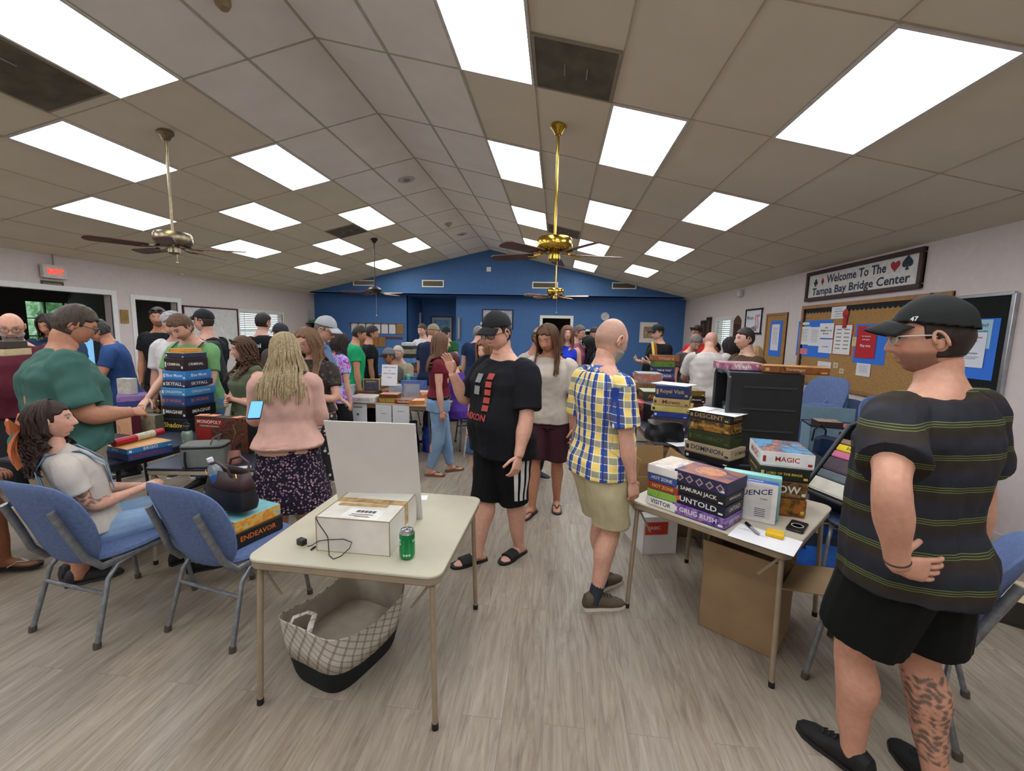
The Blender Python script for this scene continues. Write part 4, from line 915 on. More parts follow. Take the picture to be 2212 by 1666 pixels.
def stkd(px, d, w, z, dep, items, where, group, **k):
    p = at(px, 700, d=d); return stk((p.x-w/2, p.y-dep/2), (p.x+w/2, p.y-dep/2), z, dep, items, where, group, raw=True, **k)
def stk(p1, p2, z, dep, items, where, group, jit=.012, det=0, raw=False):
    a, b, rz, w = ori(p1, p2, z) if not raw else (Vector((*p1, z)), Vector((*p2, z)), 0, p2[0]-p1[0]); f = Vector((math.cos(rz), math.sin(rz), 0)); n = Vector((-f.y, f.x, 0)); c = (a+b)/2+n*dep/2; zz = z; N = len(items); out = []
    for i, it in enumerate(items):
        h, side, top, title, tc, desc = it[:6]; k = it[6] if len(it) > 6 else {}
        W, D = w*k.pop('kw', 1), dep*k.pop('kd', 1); off = k.pop('dx', rnd.uniform(-jit, jit)); q = c-n*(dep-D)/2*.8+f*off+n*rnd.uniform(-jit, jit)*.5
        g = gamebox((q.x, q.y, zz), rz+k.pop('dr', rnd.uniform(-.03, .03)), W, D, h, side, top, title, tc, '%s, %s %s' % (desc, ORD[N-1-i], where) if N > 1 else '%s, %s' % (desc, where), group, det, **k); out.append(g); zz += h+.0006
    return c, rz, w, zz, out
def sheet(loc, rz, w, h, label, name='paper_sheet', col='e4e4e2', lines=(), tilt=0, th=.0008, cat='paper', tc='6a6a6a', group=None):
    e = MB().box((0, 0, th/2), (w, h, th)).build(name, M(col, .7, var=.01)); e.location = loc; e.rotation_euler = (tilt, 0, rz); tag(e, label, cat, group)
    if lines:
        t = MB()
        for (s, x, y, lw, lh) in lines: text(t, s, (x, y, th), lw, lh, face='top') if isinstance(s, str) and s else t.box((x, y, th+.0003), (lw, lh, .0006))
        t.build('lettering', M(tc, .7), e)
    return e
# ---- tables
def card_table(x, y, rz, S, top, fr, label, z=.70, cat='card table', dark=False):
    e = empty('card_table', (x, y, 0), rz, label=label, cat=cat); tm = M(top, .38, var=.05, vs=4, bump=.1, bs=70); fm = M(fr, .42, .15)
    MB().rbox((0, 0, z-.008), (S, S, .016), .06, n=6).build('tabletop', tm, e, bevel=.005)
    MB().rbox((0, 0, z-.033), (S-.012, S-.012, .032), .055, n=6).build('apron', fm, e, bevel=.006)
    for i in (-1, 1):
        for j in (-1, 1):
            h = S/2-.045; l = MB().tube([(i*h, j*h, z-.03), (i*(h+.02), j*(h+.02), .02)], .0125, 12); lg = l.build('leg', fm, e)
            MB().tube([(i*(h+.0195), j*(h+.0195), .028), (i*(h+.0205), j*(h+.0205), 0)], .0145, 12).build('rubber_foot', M('1a1a1a', .8), lg)
            b = MB().box((0, 0, 0), (.012, .003, .16), X=Matrix.Translation((i*(h-.045), j*h, z-.11)) @ Matrix.Rotation(i*.62, 4, 'Y')); b.build('brace', M('8d8272', .4, .6), lg)
    return e
def long_table(x, y, rz, L, W, top, fr, label, z=.72, cat='folding table', edge='8a6b48'):
    e = empty('folding_table', (x, y, 0), rz, label=label, cat=cat)
    MB().rbox((0, 0, z-.01), (L, W, .02), .03).build('tabletop', M(top, .4, var=.05), e, bevel=.003); MB().box((0, 0, z-.042), (L-.02, W-.02, .045)).build('apron', M(edge, .5, var=.12, vs=4), e)
    for i in (-1, 1):
        l = MB().tube([(i*(L/2-.2), -W/2+.08, z-.05), (i*(L/2-.16), -W/2+.06, .012), (i*(L/2-.16), W/2-.06, .012), (i*(L/2-.2), W/2-.08, z-.05)], .014, 8); lg = l.build('leg_frame', M(fr, .4, .6), e)
        MB().tube([(i*(L/2-.2), 0, z-.06), (i*(L/2-.55), 0, z-.05)], .008, 6).build('brace', M(fr, .4, .6), lg)
    return e
card_table(-.845, 2.005, R(-1.5), .855, 'b3ae98', '95866f', 'beige folding card table in the foreground carrying the white box and green can')
card_table(1.055, 2.575, R(-41.3), .85, 'bbb29e', '95866f', 'cream folding card table at the right piled with board games')
card_table(-2.39, 3.03, R(8), .86, '252c40', 'b3a68c', 'dark navy topped card table beside the woman in pink')
long_table(-3.43, 3.10, R(86), 1.15, .86, '2a3142', '3a3f46', 'dark blue folding table behind the man in the teal shirt', z=.70, edge='20242e')
long_table(-2.25, 5.62, R(-3), 1.75, .78, 'b5a184', '6a6a6c', 'long tan folding table with the upright game boxes and paper sign')
long_table(1.34, 4.72, R(90), 1.8, .9, '3a3a40', '6a6a6c', 'long dark table of stacked games behind the man in the plaid shirt')
long_table(1.40, 6.28, R(90), 1.25, .74, '3a3a40', '6a6a6c', 'long dark table of games next to the far right crowd')
long_table(1.62, 3.64, R(-4), 1.12, .7, '2c2d30', '6a6a6c', 'dark table holding the upright black storage tote', edge='202020')
long_table(-2.2, 7.9, R(0), 1.8, .76, '3d5270', '6a6a6c', 'blue topped folding table before the clipboards on the blue wall', edge='30323a')
long_table(-1.5, 8.2+1.2, R(0), 1.8, .76, 'b5a184', '6a6a6c', 'tan folding table farthest back near the alcove')
long_table(-3.9, 6.6, R(10), 1.8, .76, 'b5a184', '6a6a6c', 'tan folding table behind the whiteboard side crowd')
long_table(-5.4, 4.0, R(80), 1.8, .76, 'b5a184', '6a6a6c', 'tan folding table between the bearded man and the polo man')
# ---- upholstered stacking chairs
BLU = M('5a6d94', .9, var=.09, vs=60, bump=.5, bs=420); TUB = M('7d8184', .38, .55, var=.12, vs=30)
def cushion(mb, outline, t0, t1, X):
    """padded slab: outline in XY, domed on both faces"""
    rings = []; n = len(outline); cx = sum(p[0] for p in outline)/n; cy = sum(p[1] for p in outline)/n
    for s, z in ((0.0, t0), (.55, t0), (.86, t0*.82), (.97, t0*.45), (1, 0), (.97, t1*.5), (.86, t1*.86), (.55, t1), (0.0, t1)): rings.append([(cx+(x-cx)*s, cy+(y-cy)*s, z) for x, y in outline])
    mb.loft(rings, 0, X)
def se(w, h, n=36, e=3.2, f=lambda a, x, y: (x, y)):
    o = []
    for i in range(n):
        a = 2*math.pi*i/n; c, s = math.cos(a), math.sin(a); x = w*math.copysign(abs(c)**(2/e), c); y = h*math.copysign(abs(s)**(2/e), s); o.append(f(a, x, y))
    return o
def make_chair():
    e = empty('stacking_chair')
    s = MB(); cushion(s, se(.235, .235, f=lambda a, x, y: (x*(1-.10*(y < 0)*abs(y)/.235), y)), -.022, .03, Matrix.Translation((0, .01, .44)) @ Matrix.Rotation(R(2), 4, 'X')); s.build('seat', BLU, e)
    b = MB(); X = Matrix.Translation((0, -.300, .655)) @ Matrix.Rotation(R(109), 4, 'X')
    cushion(b, se(.255, .262, e=3.3, f=lambda a, x, y: (x*(1-.12*max(0, -y/.245)), y)), -.030, .014, X); b.v = [(x, y+1.1*x*x*.9, z) for x, y, z in b.v]; b.build('backrest', BLU, e)
    for sx in (-1, 1):
        MB().tube([(sx*.165, -.350, .76), (sx*.175, -.292, .60), (sx*.190, -.250, .48), (sx*.205, -.19, .405), (sx*.205, .05, .405), (sx*.205, .17, .402)], .019, 10, flat=.7).build('side_rail', TUB, e)
        f = MB().tube([(sx*.205, .13, .40), (sx*.208, .19, .385), (sx*.215, .225, .33), (sx*.235, .265, .015)], .0125, 10).build('leg', TUB, e); MB().tube([(sx*.2345, .264, .03), (sx*.236, .267, 0)], .017, 10).build('foot_cap', M('4c463d', .7), f)
        f = MB().tube([(sx*.205, -.02, .40), (sx*.208, -.12, .385), (sx*.213, -.175, .33), (sx*.235, -.265, .015)], .0125, 10).build('leg', TUB, e); MB().tube([(sx*.2345, -.264, .03), (sx*.236, -.267, 0)], .017, 10).build('foot_cap', M('4c463d', .7), f)
    MB().tube([(-.218, -.20, .26), (.218, -.20, .26)], .010, 8).build('stretcher', TUB, e); MB().tube([(-.205, .14, .395), (.205, .14, .395)], .010, 8).build('stretcher', TUB, e)
    return e
ch0 = make_chair(); used = [0]
def chair(x, y, deg, label, z=0, group=None, tilt=0):
    c = ch0 if not used[0] else copy_tree(ch0); used[0] = 1; c.location = (x, y, z); c.rotation_euler = (tilt, 0, R(deg)); tag(c, label, 'chair')
    if group: c['group'] = group
    return c
chair(-2.50, 2.11, -8, 'blue padded chair with grey legs under the seated woman with the orange bow')
chair(-1.78, 2.19, -12, 'blue padded chair holding the black handbag and two game boxes')
chair(1.64, 2.08, 47, 'blue padded chair gripped by the man in the striped shirt')
g = 'stacked blue chairs along the right wall'
for i, (x, y, dg, n) in enumerate(((2.78, 5.05, 110, 4), (2.62, 4.3, 165, 2), (3.15, 4.75, 172, 2), (3.14, 4.2, 160, 3))):
    nm = ('blue chair in the tallest stack left of the cork board', 'blue chair in the stack holding the cooler bag', 'blue chair in the stack right behind the cooler bag', 'blue chair in the stack nearest the striped shirt man')[i]
    for k in range(n): chair(x, y, dg+k*.6, '%s, %s' % (nm, ('topmost', 'second down', 'third down', 'fourth down')[n-1-k]), z=k*.115, group=g)
chair(-1.15, 6.05, 200, 'blue padded chair used by the seated woman in purple'); chair(-1.22, 6.95, 170, 'blue padded chair used by the seated person in grey blue')
chair(-2.6, 7.0, 170, 'blue padded chair under the white haired seated person'); chair(-2.45, 6.35, 190, 'blue padded chair under the seated person in the grey cap')
chair(2.93, 8.5, 120, 'blue padded chair of the bearded man with glasses'); chair(2.95, 7.4, 190, 'blue padded chair behind the navy sweater'); chair(-4.0, 2.12, -80, 'blue padded chair at the far left under the person in black')
# ---- foreground table
Tz = .7005
a, b, rz, w = ori((684.6, 1189), (842, 1202.6), Tz); f = Vector((math.cos(rz), math.sin(rz), 0)); n = Vector((-f.y, f.x, 0)); D = .345; c = (a+b)/2+n*D/2; H = .155
e = empty('carton', (c.x, c.y, Tz), rz, label='worn white carton sealed with brown tape standing on the beige card table', cat='carton'); cw = M('cfcbbf', .75, var=.07, vs=7)
MB().box((0, 0, H/2), (w, D, H)).build('carton_body', cw, e, bevel=.002)
t = MB().box((0, .03, H+.0006), (w+.001, .05, .001)); t.box((w/2+.0006, .03, H-.05), (.001, .045, .10)); t.build('packing_tape', M('a8895a', .35, var=.25, vs=30), e)
MB().box((-.02, -.02, H+.0012), (w*.7, .03, .001), rz=.04).build('packing_tape', M('b3935f', .35, var=.2, vs=30), e)
t = MB().box((.02, -.11, H+.0006), (.17, .10, .0008), rz=-.05); lb = t.build('shipping_label', M('dcdad3', .6), e); t = MB()
for k in range(16): t.box((-.02+k*.006, -.09, H+.0016), (.0015+.002*(k % 3), .022, .0008), rz=-.05)
t.box((.02, -.12, H+.0016), (.10, .004, .0008)).box((.01, -.135, H+.0016), (.09, .003, .0008)).box((.03, -.145, H+.0016), (.07, .003, .0008)); t.build('barcode', M('33322e', .7), lb)
t = MB()
for s in (-1, 1): t.box((s*w/2, -D/2, H/2), (.003, .003, H)).box((0, -D/2, H/2+s*H/2), (w, .003, .003)).box((s*w/2, 0, H), (.003, D, .003))
t.build('worn_edges', M('8f7d5e', .8), e)
# leaning foam board: bottom edge rests on the table behind the carton, slab leans on it
v1, v2 = at(686, 908, d=1.99), at(884, 915, d=1.99); b2 = at(926, 1121, z=.7005); wd = (v2-v1).length; ux = (v2-v1).normalized(); bl = b2-ux*wd; uy = ((v1+v2)/2-(bl+b2)/2); hh = uy.length; uy.normalize(); un = ux.cross(uy).normalized(); uy = un.cross(ux)
X = Matrix((ux, uy, un)).transposed().to_4x4(); X.translation = (bl+b2+v1+v2)/4+un*.004; o = MB().box((0, 0, 0), (wd, hh, .006)).build('foam_board', M('cdcac4', .7, var=.02, vs=5), bevel=.001); o.matrix_world = X
tag(o, 'large blank white foam board leaning back behind the worn carton', 'foam board')
# can
p = at(874, 1213, z=Tz); k = at(874, 1146, y=p.y).z-Tz; k = max(.115, min(.128, k)); rr = .033
e = empty('drink_can', (p.x, p.y+.033, Tz), R(15), label='green aluminium soda can with its tab up on the beige card table', cat='can')
MB().lathe([(0, .004), (.022, .002), (.025, 0), (.031, .010), (.033, .016), (.033, k-.016), (.0325, k-.014)], 32).build('can_body', M('1f8a4c', .25, .6, var=.05), e)
MB().lathe([(.0325, k-.014), (.0265, k-.002), (.0268, k), (.0255, k), (.0245, k-.005), (0, k-.005)], 32).build('can_top', M('c4c6c8', .22, 1), e)
t = MB().tube([(-.006, -.002, k-.003), (-.008, .006, k-.002), (0, .013, k+.001), (.008, .006, k-.002), (.006, -.002, k-.003)], .0017, 6, closed=True); t.build('pull_tab', M('d8dadc', .2, 1), e)
t = MB(); 
def wrapc(m, r): m.v = [((r)*math.sin(x/r), -(r)*math.cos(x/r), z) for x, y, z in m.v]; return m
q = MB().box((0, 0, k*.5), (.030, .001, .05)); 
for j in range(6): q.box((0, 0, k*.35+j*.008), (.024, .001, .002))
text(q, 'S', (-.034, 0, k*.65), .016, .03); text(q, 'S', (.036, 0, k*.65), .016, .03)
t = MB()
for j in range(9): t.box((-.002+(j % 2)*.002, 0, k*.30+j*.0065), (.024, .001, .0025))
for j in (-1, 0, 1): t.box((j*.012, 0, .025), (.009, .001, .010))
text(t, 'S', (-.036, 0, k*.62), .016, .036); text(t, 'UP', (.036, 0, k*.66), .018, .018); wrapc(t, .0334).build('can_print', M('d9e6da', .4), e)
MB().sphere((0, .006, k-.0045), (.007, .009, .0012), 12).build('can_opening', M('1c1c1c', .6), e)
# charger and cable
p = at(652, 1176, z=Tz); e = empty('phone_charger', (p.x, p.y, Tz), R(-20), label='small black phone charger with a thin looped cable beside the carton', cat='charger')
MB().rbox((0, 0, .013), (.042, .028, .026), .006).build('plug', M('16161a', .3), e, bevel=.003)
fy_ = c.y-D/2-.012
def cab(x_, y_):
    q = at(x_, y_, y=fy_); return q if q.z > Tz+.003 else at(x_, y_, z=Tz+.002)
pp = [at(664, 1181, z=Tz+.004), at(674, 1178, z=Tz+.004)]+[cab(*q) for q in ((688, 1169), (712, 1166), (742, 1165), (760, 1172), (755, 1185), (736, 1202), (720, 1208), (711, 1200), (710, 1182), (708, 1160), (698, 1145), (688, 1131), (682, 1118))]
pl = Matrix.Translation((p.x, p.y, Tz)) @ Matrix.Rotation(R(-20), 4, 'Z'); pi = pl.inverted(); o = MB().tube([pi @ q for q in pp], .0022, 6).build('cable', M('202022', .5), e)
q = at(672, 1188, z=Tz+.003); r_ = at(681, 1181, z=Tz+.003); MB().tube([pi @ q, pi @ r_], .004, 8).build('cable_plug', M('1b1b1d', .4), e)
p = at(921, 1076, z=Tz); sheet((p.x-.02, p.y, Tz), .2, .05, .07, 'small scrap of white paper on the table behind the foam board')
# plaid fabric bin under the table
def bin_():
    m, t = newmat('checked_fabric', .85); a = t.n('Attribute', attribute_name='pc'); s = t.n('SeparateXYZ'); t.l(a.outputs['Vector'], s.inputs[0]); base = 'c9c2b4'; o = t.ramp(t.noise(t.co(), 20, 2), [(0, 'bdb6a8'), (1, 'cfc9bc')])
    for op in ('ADD', 'SUBTRACT'):
        u = t.math(op, s.outputs[0], s.outputs[1]); fr = t.math('FRACT', t.math('DIVIDE', u, .062))
        for q in (.42, .5, .58): o = t.mix(t.math('LESS_THAN', t.math('ABSOLUTE', t.math('SUBTRACT', fr, q)), .016 if op == 'ADD' else .022), o, '34312f' if op == 'ADD' else '6b655c')
    t.l(o, t.b.inputs['Base Color']); t.bump(t.noise(t.co(), 300, 2), .3, .001)
    e = empty('fabric_bin', (-1.01, 1.93, 0), R(70), label='checked fabric bin with a black base and loop handles under the beige card table', cat='storage bin'); N = 64
    def rim(w, d, z, wob=0): return [(x, y, z+wob*math.cos(2*math.atan2(y, x))) for x, y in se(w, d, N, 4.2)]
    MB().loft([rim(.21, .160, .0), rim(.222, .172, .03, .004), rim(.242, .190, .12, .018)], cap=True).build('bin_base', M('111714', .9, bump=.4, bs=300), e)
    def shell(ws, nm, mat):
        b = MB(); b.loft(ws, cap=False); o = b.build(nm, mat, e); me = o.data; at_ = me.attributes.new('pc', 'FLOAT_VECTOR', 'POINT'); al = []; 
        for r_ in ws:
            s_ = 0
            for i in range(N):
                if i: s_ += (Vector(r_[i])-Vector(r_[i-1])).length
                al += [s_, r_[i][2], 0]
        at_.data.foreach_set('vector', al); sl = o.modifiers.new('s', 'SOLIDIFY'); sl.thickness = .003; return o
    shell([rim(.244, .192, .118, .018), rim(.258, .203, .19, .026), rim(.272, .213, .30, .035), rim(.275, .215, .308, .035)], 'bin_wall', m)
    shell([rim(.234, .182, .128, .018), rim(.252, .197, .19, .026), rim(.267, .208, .302, .035)], 'bin_lining', M('a59c8c', .9)); MB().loft([rim(.236, .186, .142), rim(.236, .186, .146)]).build('bin_floor', M('9a9182', .9), e)
    for sx, z in ((-1, .325), (1, .325)):
        x0 = sx*.270; b = MB(); b.tube([(x0, -.06, z), (x0-sx*.02, -.055, z+.035), (x0-sx*.07, -.02, z+.04), (x0-sx*.07, .03, z+.035), (x0-sx*.02, .06, z+.03), (x0, .065, z)], .013, 8, flat=.25, upv=(0, 0, 1)); hn = b.build('handle', m, e); al = [c for v in hn.data.vertices for c in (v.co.y*1.2, v.co.x, 0)]; hn.data.attributes.new('pc', 'FLOAT_VECTOR', 'POINT').data.foreach_set('vector', al)
bin_()
# ---- right card table: the near stacks
GR = 'board games on the right card table'
W_ = 'in the near cream table stack'
c, rz, w, zt, bs_ = stk((1451.7, 1106.9), (1565.7, 1148), Tz, .215, [
    (.062, 'p', ('20183a', '5a3f9c', '8d5aa8', '2b2250'), 'GRUG RUSH', 'w', 'purple city night scene game box', dict(art_side=('1c1535', '4a3688', 'b48ac8', '241d48'), kw=1.0)),
    (.058, '141a2c', '141a2c', 'UNTOLD', 'w', 'dark navy game box with bold white title', dict(art_side=None)),
    (.056, '1c1b1d', '1c1b1d', 'SAMURAI JACK', 'w', 'black game box with title at right', {}),
    (.072, '2b2a4e', ('2b2a4e', '3a3560', 'b0683a', '2b2a4e'), None, 'w', 'dark violet game box with ringed diamonds', dict(kd=1.06))], W_, GR, jit=.006, det=1)
top = bs_[-1]; lid = top.children[0]; t = MB(); h = .072
for j in range(5):
    x = (j-2)*w*.19
    for r0, mi in ((.022, 0), (.014, 1)): t.prism([(x+r0*math.cos(a), r0*math.sin(a)+h/2) for a in (0, math.pi/2, math.pi, -math.pi/2)], 0, .001 if mi == 0 else .0014, mi, X=Matrix.Translation((0, -.215*1.06/2-.0002, 0)) @ Matrix.Rotation(R(90), 4, 'X'))
t.build('diamond_print', [M('a8927a', .5), M('3b2f5e', .5)], lid)
t = MB(); t.lathe([(0, h+.001), (.078, h+.001), (.078, h+.0003), (0, h+.0003)], 40); t.build('ring_print', art(('3a3560', 'b8643a', 'd89a50', '4a3a6a', 'c87a40'), 22), lid)
t = MB().box((-w*.4, -.108, .062+.035), (.026, .001, .026)); o = t.build('orange_badge', M('d2552c', .5), bs_[1].children[0])
o.location = (0, 0, -.062-.004)
c, rz, w, zt, _ = stk((1396, 1088), (1459, 1110), Tz, .25, [
    (.052, 'w', 'w', 'VISITOR', 'k', 'white card game box with thin black lettering', {}),
    (.045, '4d8a3c', 'e', None, 'k', 'bright green game box with a warning label', dict(art_side=('3f7a35', '9cc04a', '4d8a3c'))),
    (.044, '8c3a30', 'r', 'HOT ZONE', 'y', 'brick red narrow game box', {}), (.046, '36518c', 'b', 'HOT ZONE', 'w', 'blue bordered narrow game box', {}),
    (.05, 'w', ('dcd8c8', 'b49a6a', 'e4e2da', '8a5a4a', 'dcd8c8'), None, 'r', 'white game box with sketched creatures on its lid', dict(kd=1.05))], 'in the left cream table stack', GR, jit=.004)
P = ori((1590, 1118), (1673.8, 1136), Tz); ctr = P[0]*.42+P[1]*.58; nn = Vector((-math.sin(P[2]), math.cos(P[2]), 0))
g = gamebox((P[1].x-math.cos(P[2])*.135+nn.x*.028, P[1].y-math.sin(P[2])*.135+nn.y*.028, Tz), P[2], .27, .055, .215, '2b4698', 'w', None, 'k', 'white and blue game box standing upright at the front of the cream table', GR, up=True)
t = MB().box((-.008, -.0279, .112), (.235, .0008, .175)); t.mi = [0]*6; t.build('front_panel', M('cfcdc8', .5), g.children[0]); t = MB(); text(t, 'SEQUENCE', (0, -.0285, .15), .22, .034)
t.v = [(x, y, z+x*.22) for x, y, z in t.v]; text(t, 'CLASSIC', (.075, -.0285, .130), .035, .008)
for j in range(5): t.box((.06, -.0287, .075-j*.010), (.05, .0006, .003))
t.build('lettering', M('20244a', .5), g.children[0]); t = MB(); text(t, 'SEQUENCE', (-.0, 0, .2152), .13, .02, face='top'); text(t, 'THE FUN FOR EVERYONE', (0, -.0285, .014), .16, .010); t.build('lettering', M('w' and 'e6e6ea', .5), g.children[0])
q = Vector(g.location)+nn*.062; gamebox((q.x+.01, q.y, Tz), P[2], .28, .062, .235, '8fc9c0', '8fc9c0', 'HOLLANDER', 'n', 'pale teal game box standing upright right behind the white one', GR, up=True)
c, rz, w, zt, _ = stk((1640, 1108), (1737, 1121), Tz, .30, [
    (.10, '8a4a24', ('6a3418', 'c9642c', '2a1a12'), None, 'y', 'large brown game box with puzzle piece mark', dict(art_side=('2a1a10', '6a4a1c', 'a8742c', 'b0502a'), kd=1.0)),
    (.095, '6a3a20', ('c9542c', 'a8401f', '6a2c16'), 'NOW', 'w', 'brown and orange game box', dict(art_side=('1c120c', '5a3a1c', '8a6a3a', 'a08a70'))),
    (.075, '20251f', 'k', 'LORD OF THE RINGS', 'y', 'black game box with gold lettering', dict(kw=1.12)),
    (.085, 'w', ('ccd0d4', '2a4a6a', '6ab0d8', '1c2a38', 'b86a40', 'ccd0d4'), 'MAGIC', 'r', 'white game box with a planet on its lid', dict(kw=1.18, kd=1.05, tb=(.45, .42)))], 'in the right cream table stack', GR, jit=.006, det=1)
gamebox((1.26, 2.66, Tz), R(-41), .11, .20, .155, '1b1a18', '1b1a18', None, 'y', 'plain black cardboard box standing between the upright and tall stacks', GR, det=0)
gamebox((.885, 2.86, Tz), R(-38), .19, .26, .10, '211a18', ('17120f', '2a1512', '8a3a20', '1a1412'), 'BEN', 'w', 'black game box with orange flames behind the violet box', GR, art_side=('17120f', '211512', 'b04a20', '17120f'))
gamebox((.74, 2.72, Tz), R(50), .30, .07, .17, 'd5dde0', '8fc4d8', 'velocity', 'l', 'white and sky blue slim game box standing behind the violet box', GR, up=True)
gamebox((.92, 3.08, Tz), R(-20), .30, .3, .05, '3a3428', ('a89468', '6a5a3a', 'd8ceb0', '4a3a28'), None, 'w', 'tan art game box lying behind the sketched creature box', GR)
p = at(1652, 1164, z=Tz); sheet((p.x, p.y, Tz), R(-38), .28, .20, 'white printed sheet under the yellow note pad', lines=((0, -.08, .03, .10, .002), (0, -.07, .045, .08, .002), (0, -.02, .02, .06, .0015)))
p = at(1674, 1157, z=Tz); o = MB().box((0, 0, .009), (.076, .076, .016)).build('note_pad', M('dcae1c', .7), bevel=.0015); o.location = (p.x, p.y, Tz+.001); o.rotation_euler = (0, 0, R(-30)); tag(o, 'square yellow sticky note pad on the printed sheet', 'note pad')
a, b = at(1612, 1130, z=Tz+.008), at(1640, 1155, z=Tz+.008); e = empty('marker_pen', a, 0, label='grey felt marker pen with black cap lying on the printed sheet', cat='marker'); u = b-a
MB().tube([u*.38, u*.9, u*.93, u], [.0075, .0075, .004, .004], 12).build('barrel', M('9a9c9c', .4), e); MB().tube([u*0, u*.4], .0088, 12).build('pen_cap', M('151515', .4), e)
p = at(1722, 1140, z=Tz); e = empty('phone', (p.x, p.y, Tz), R(-38), label='black phone with a white charging ring on its back, on the cream table', cat='phone')
MB().rbox((0, 0, .006), (.078, .15, .010), .012).build('phone_body', M('1a1a1c', .2), e, bevel=.002); MB().lathe([(.024, .0112), (.024, .0122), (.028, .0122), (.028, .0112)], 32).build('ring', M('d6d6d6', .4), e)
# stack with the big paper behind
GB = 'board games on the dark tables at the right'
c, rz, w, zt, _ = stk((1478, 986), (1574, 1012), .7205, .30, [
    (.05, 'k', 'k', None, 'w', 'plain black game box', {}), (.085, 'a89878', ('b5a585', '8a7a5c'), 'DOMINION', 'n', 'sand coloured game box with blue lettering', dict(kw=1.03, kd=1.1)),
    (.095, '2c3620', '2c3620', 'DIPLOMACY', '4a5a2c', 'dark olive green game box', dict(kw=.93)), (.085, '3a2c20', 'd', 'A GAME OF THRONES', 't', 'brown game box with a flaming panel', dict(kw=.88, art_side=('241a14', '3a2a1c', 'b8822c', '2a1e16'))),
    (.065, '33302f', 'k', 'DESCENT', 't', 'charcoal grey game box with a cream label', dict(kw=.9))], 'in the stack topped by a white sheet', GB, jit=.006, det=1)
sheet((c.x-.02, c.y-.03, zt+.001), rz+.05, .36, .27, 'large white printed sheet lying on the dark stack of games', lines=((0, -.05, 0, .012, .18), (0, -.02, 0, .003, .16), (0, .02, 0, .003, .16), ('WELCOME', .10, 0, .12, .02)))
c, rz, w, zt, _ = stk((1406, 929), (1484, 938), .7205, .36, [
    (.14, 'n', 'n', 'LORDS', 'w', 'dark navy game box with framed character panels', dict(art_side=('171c34', '2a2f52', '6a4a3a', '1a1f38'))), (.055, '2f3f8c', 'b', None, 'w', 'royal blue thin game box', dict(kw=.95)),
    (.06, 'b8ad52', ('c8b860', 'a89a3c'), None, 'k', 'yellow olive game box', dict(kw=1.12, art_side=('c8a878', 'b0a83c', 'd8c890'))), (.075, 'b99a66', 't', 'Mown', 'd', 'tan parchment style game box', dict(kw=1.0)),
    (.125, '27345f', '27345f', 'Royal Visit', 't', 'deep blue game box with gold script', dict(kw=.93))], 'in the stack wrapped with clear bags', GB, jit=.008, det=1)
sheet((c.x, c.y, zt+.004), rz-.3, .36, .28, 'thin white sheet sagging over the blue and gold box', col='dde2e4')
stk((1374, 905), (1408, 915), .7205, .3, [(.2, 'k', ('3a4660', '1a1a1e'), None, 'w', 'tall plain black game box', {}),], 'left of the clear bag stack', GB)
stkd(1429, 5.0, .35, .7205, .34, [(.10, 'd', 'd', None, 'w', 'dark brown game box', {}), (.09, '5a4034', 'k', None, 'w', 'brown patterned game box', dict(art_side=('3a2a24', '8a6a50', '2a201c'))), (.11, '39412f', ('a8a880', '8a8a68'), 'ANDOR', 'o', 'moss green game box with pale lid', {})], 'in the stack behind the clear bags', GB)
stkd(1494, 5.1, .32, .7205, .34, [(.08, 'k', 'k', None, 'y', 'black ornate game box', dict(art_side=('141210', '4a3826', '141210'))), (.085, '201c1c', 'k', None, 'o', 'black game box with orange specks', dict(art_side=('1a1616', '6a3a24', '1a1616'))), (.075, '191718', 'k', 'TWILIGHT STRUGGLE', 'w', 'black game box with white capitals', {}), (.07, '2c2418', ('b8a878', '3a3020'), None, 'y', 'black and gold game box', dict(art_side=('17140f', '8a7038', '17140f')))], 'in the dark stack left of the tote', GB, det=1)
stkd(1388, 4.8, .16, .7205, .3, [(.11, 'm', 'm', None, 'w', 'maroon game box', {}), (.09, '7a2c2c', 'r', None, 'w', 'red and black patterned game box', dict(art_side=('2a1a1c', '9c2c2c', 'c9b8b0')))], 'beside the plaid shoulder', GB)
stkd(1406, 5.95, .38, .7205, .34, [(.07, 'n', 'n', None, 'w', 'navy game box', {}), (.07, 'm', 'm', None, 'w', 'wine red game box', {}), (.05, 'k', 'k', None, 'w', 'thin black game box', {}), (.11, '7a5a3c', 't', 'OREGON', 'd', 'brown landscape game box', dict(art_side=('5a4230', '9a7a54', '6a5040'))), (.12, '8a98a8', ('b8a890', '8aa0b0', 'a07850'), 'GOAL', 'o', 'colourful blue and orange game box', dict(kw=.85, art_side=('8ab0d0', 'c07838', '6a4a78', 'd8c8a0')))], 'in the low stack before the blue wall', GB)
stkd(1438, 6.45, .30, .7205, .30, [(.08, 'k', 'k', None, 'w', 'black game box', {}), (.08, 'g', 'g', None, 'w', 'plain green game box', {}), (.08, 'd', 'd', None, 'w', 'brown game box', {}), (.06, 'm', 'm', None, 'w', 'dark red game box', {}), (.08, '4a4a86', 'p', 'ARCADIA', 'w', 'violet blue game box', {}), (.085, '2a3050', 'n', 'THIS & THAT', 'w', 'navy game box with white capitals', {}), (.09, '28402a', 'g', None, 'e', 'dark green game box with round tokens', dict(art_side=('20341f', '6a8a3c', '20341f'))), (.085, '8a4f2a', ('6a3a20', '4a2818'), 'Wizard', 't', 'wide wood brown game box', dict(kw=1.25))], 'in the tower before the badge cap man', GB)
long_table(1.45, 8.7, R(0), 1.2, .6, '3a3a40', '6a6a6c', 'small dark table against the blue wall right of the pass through')
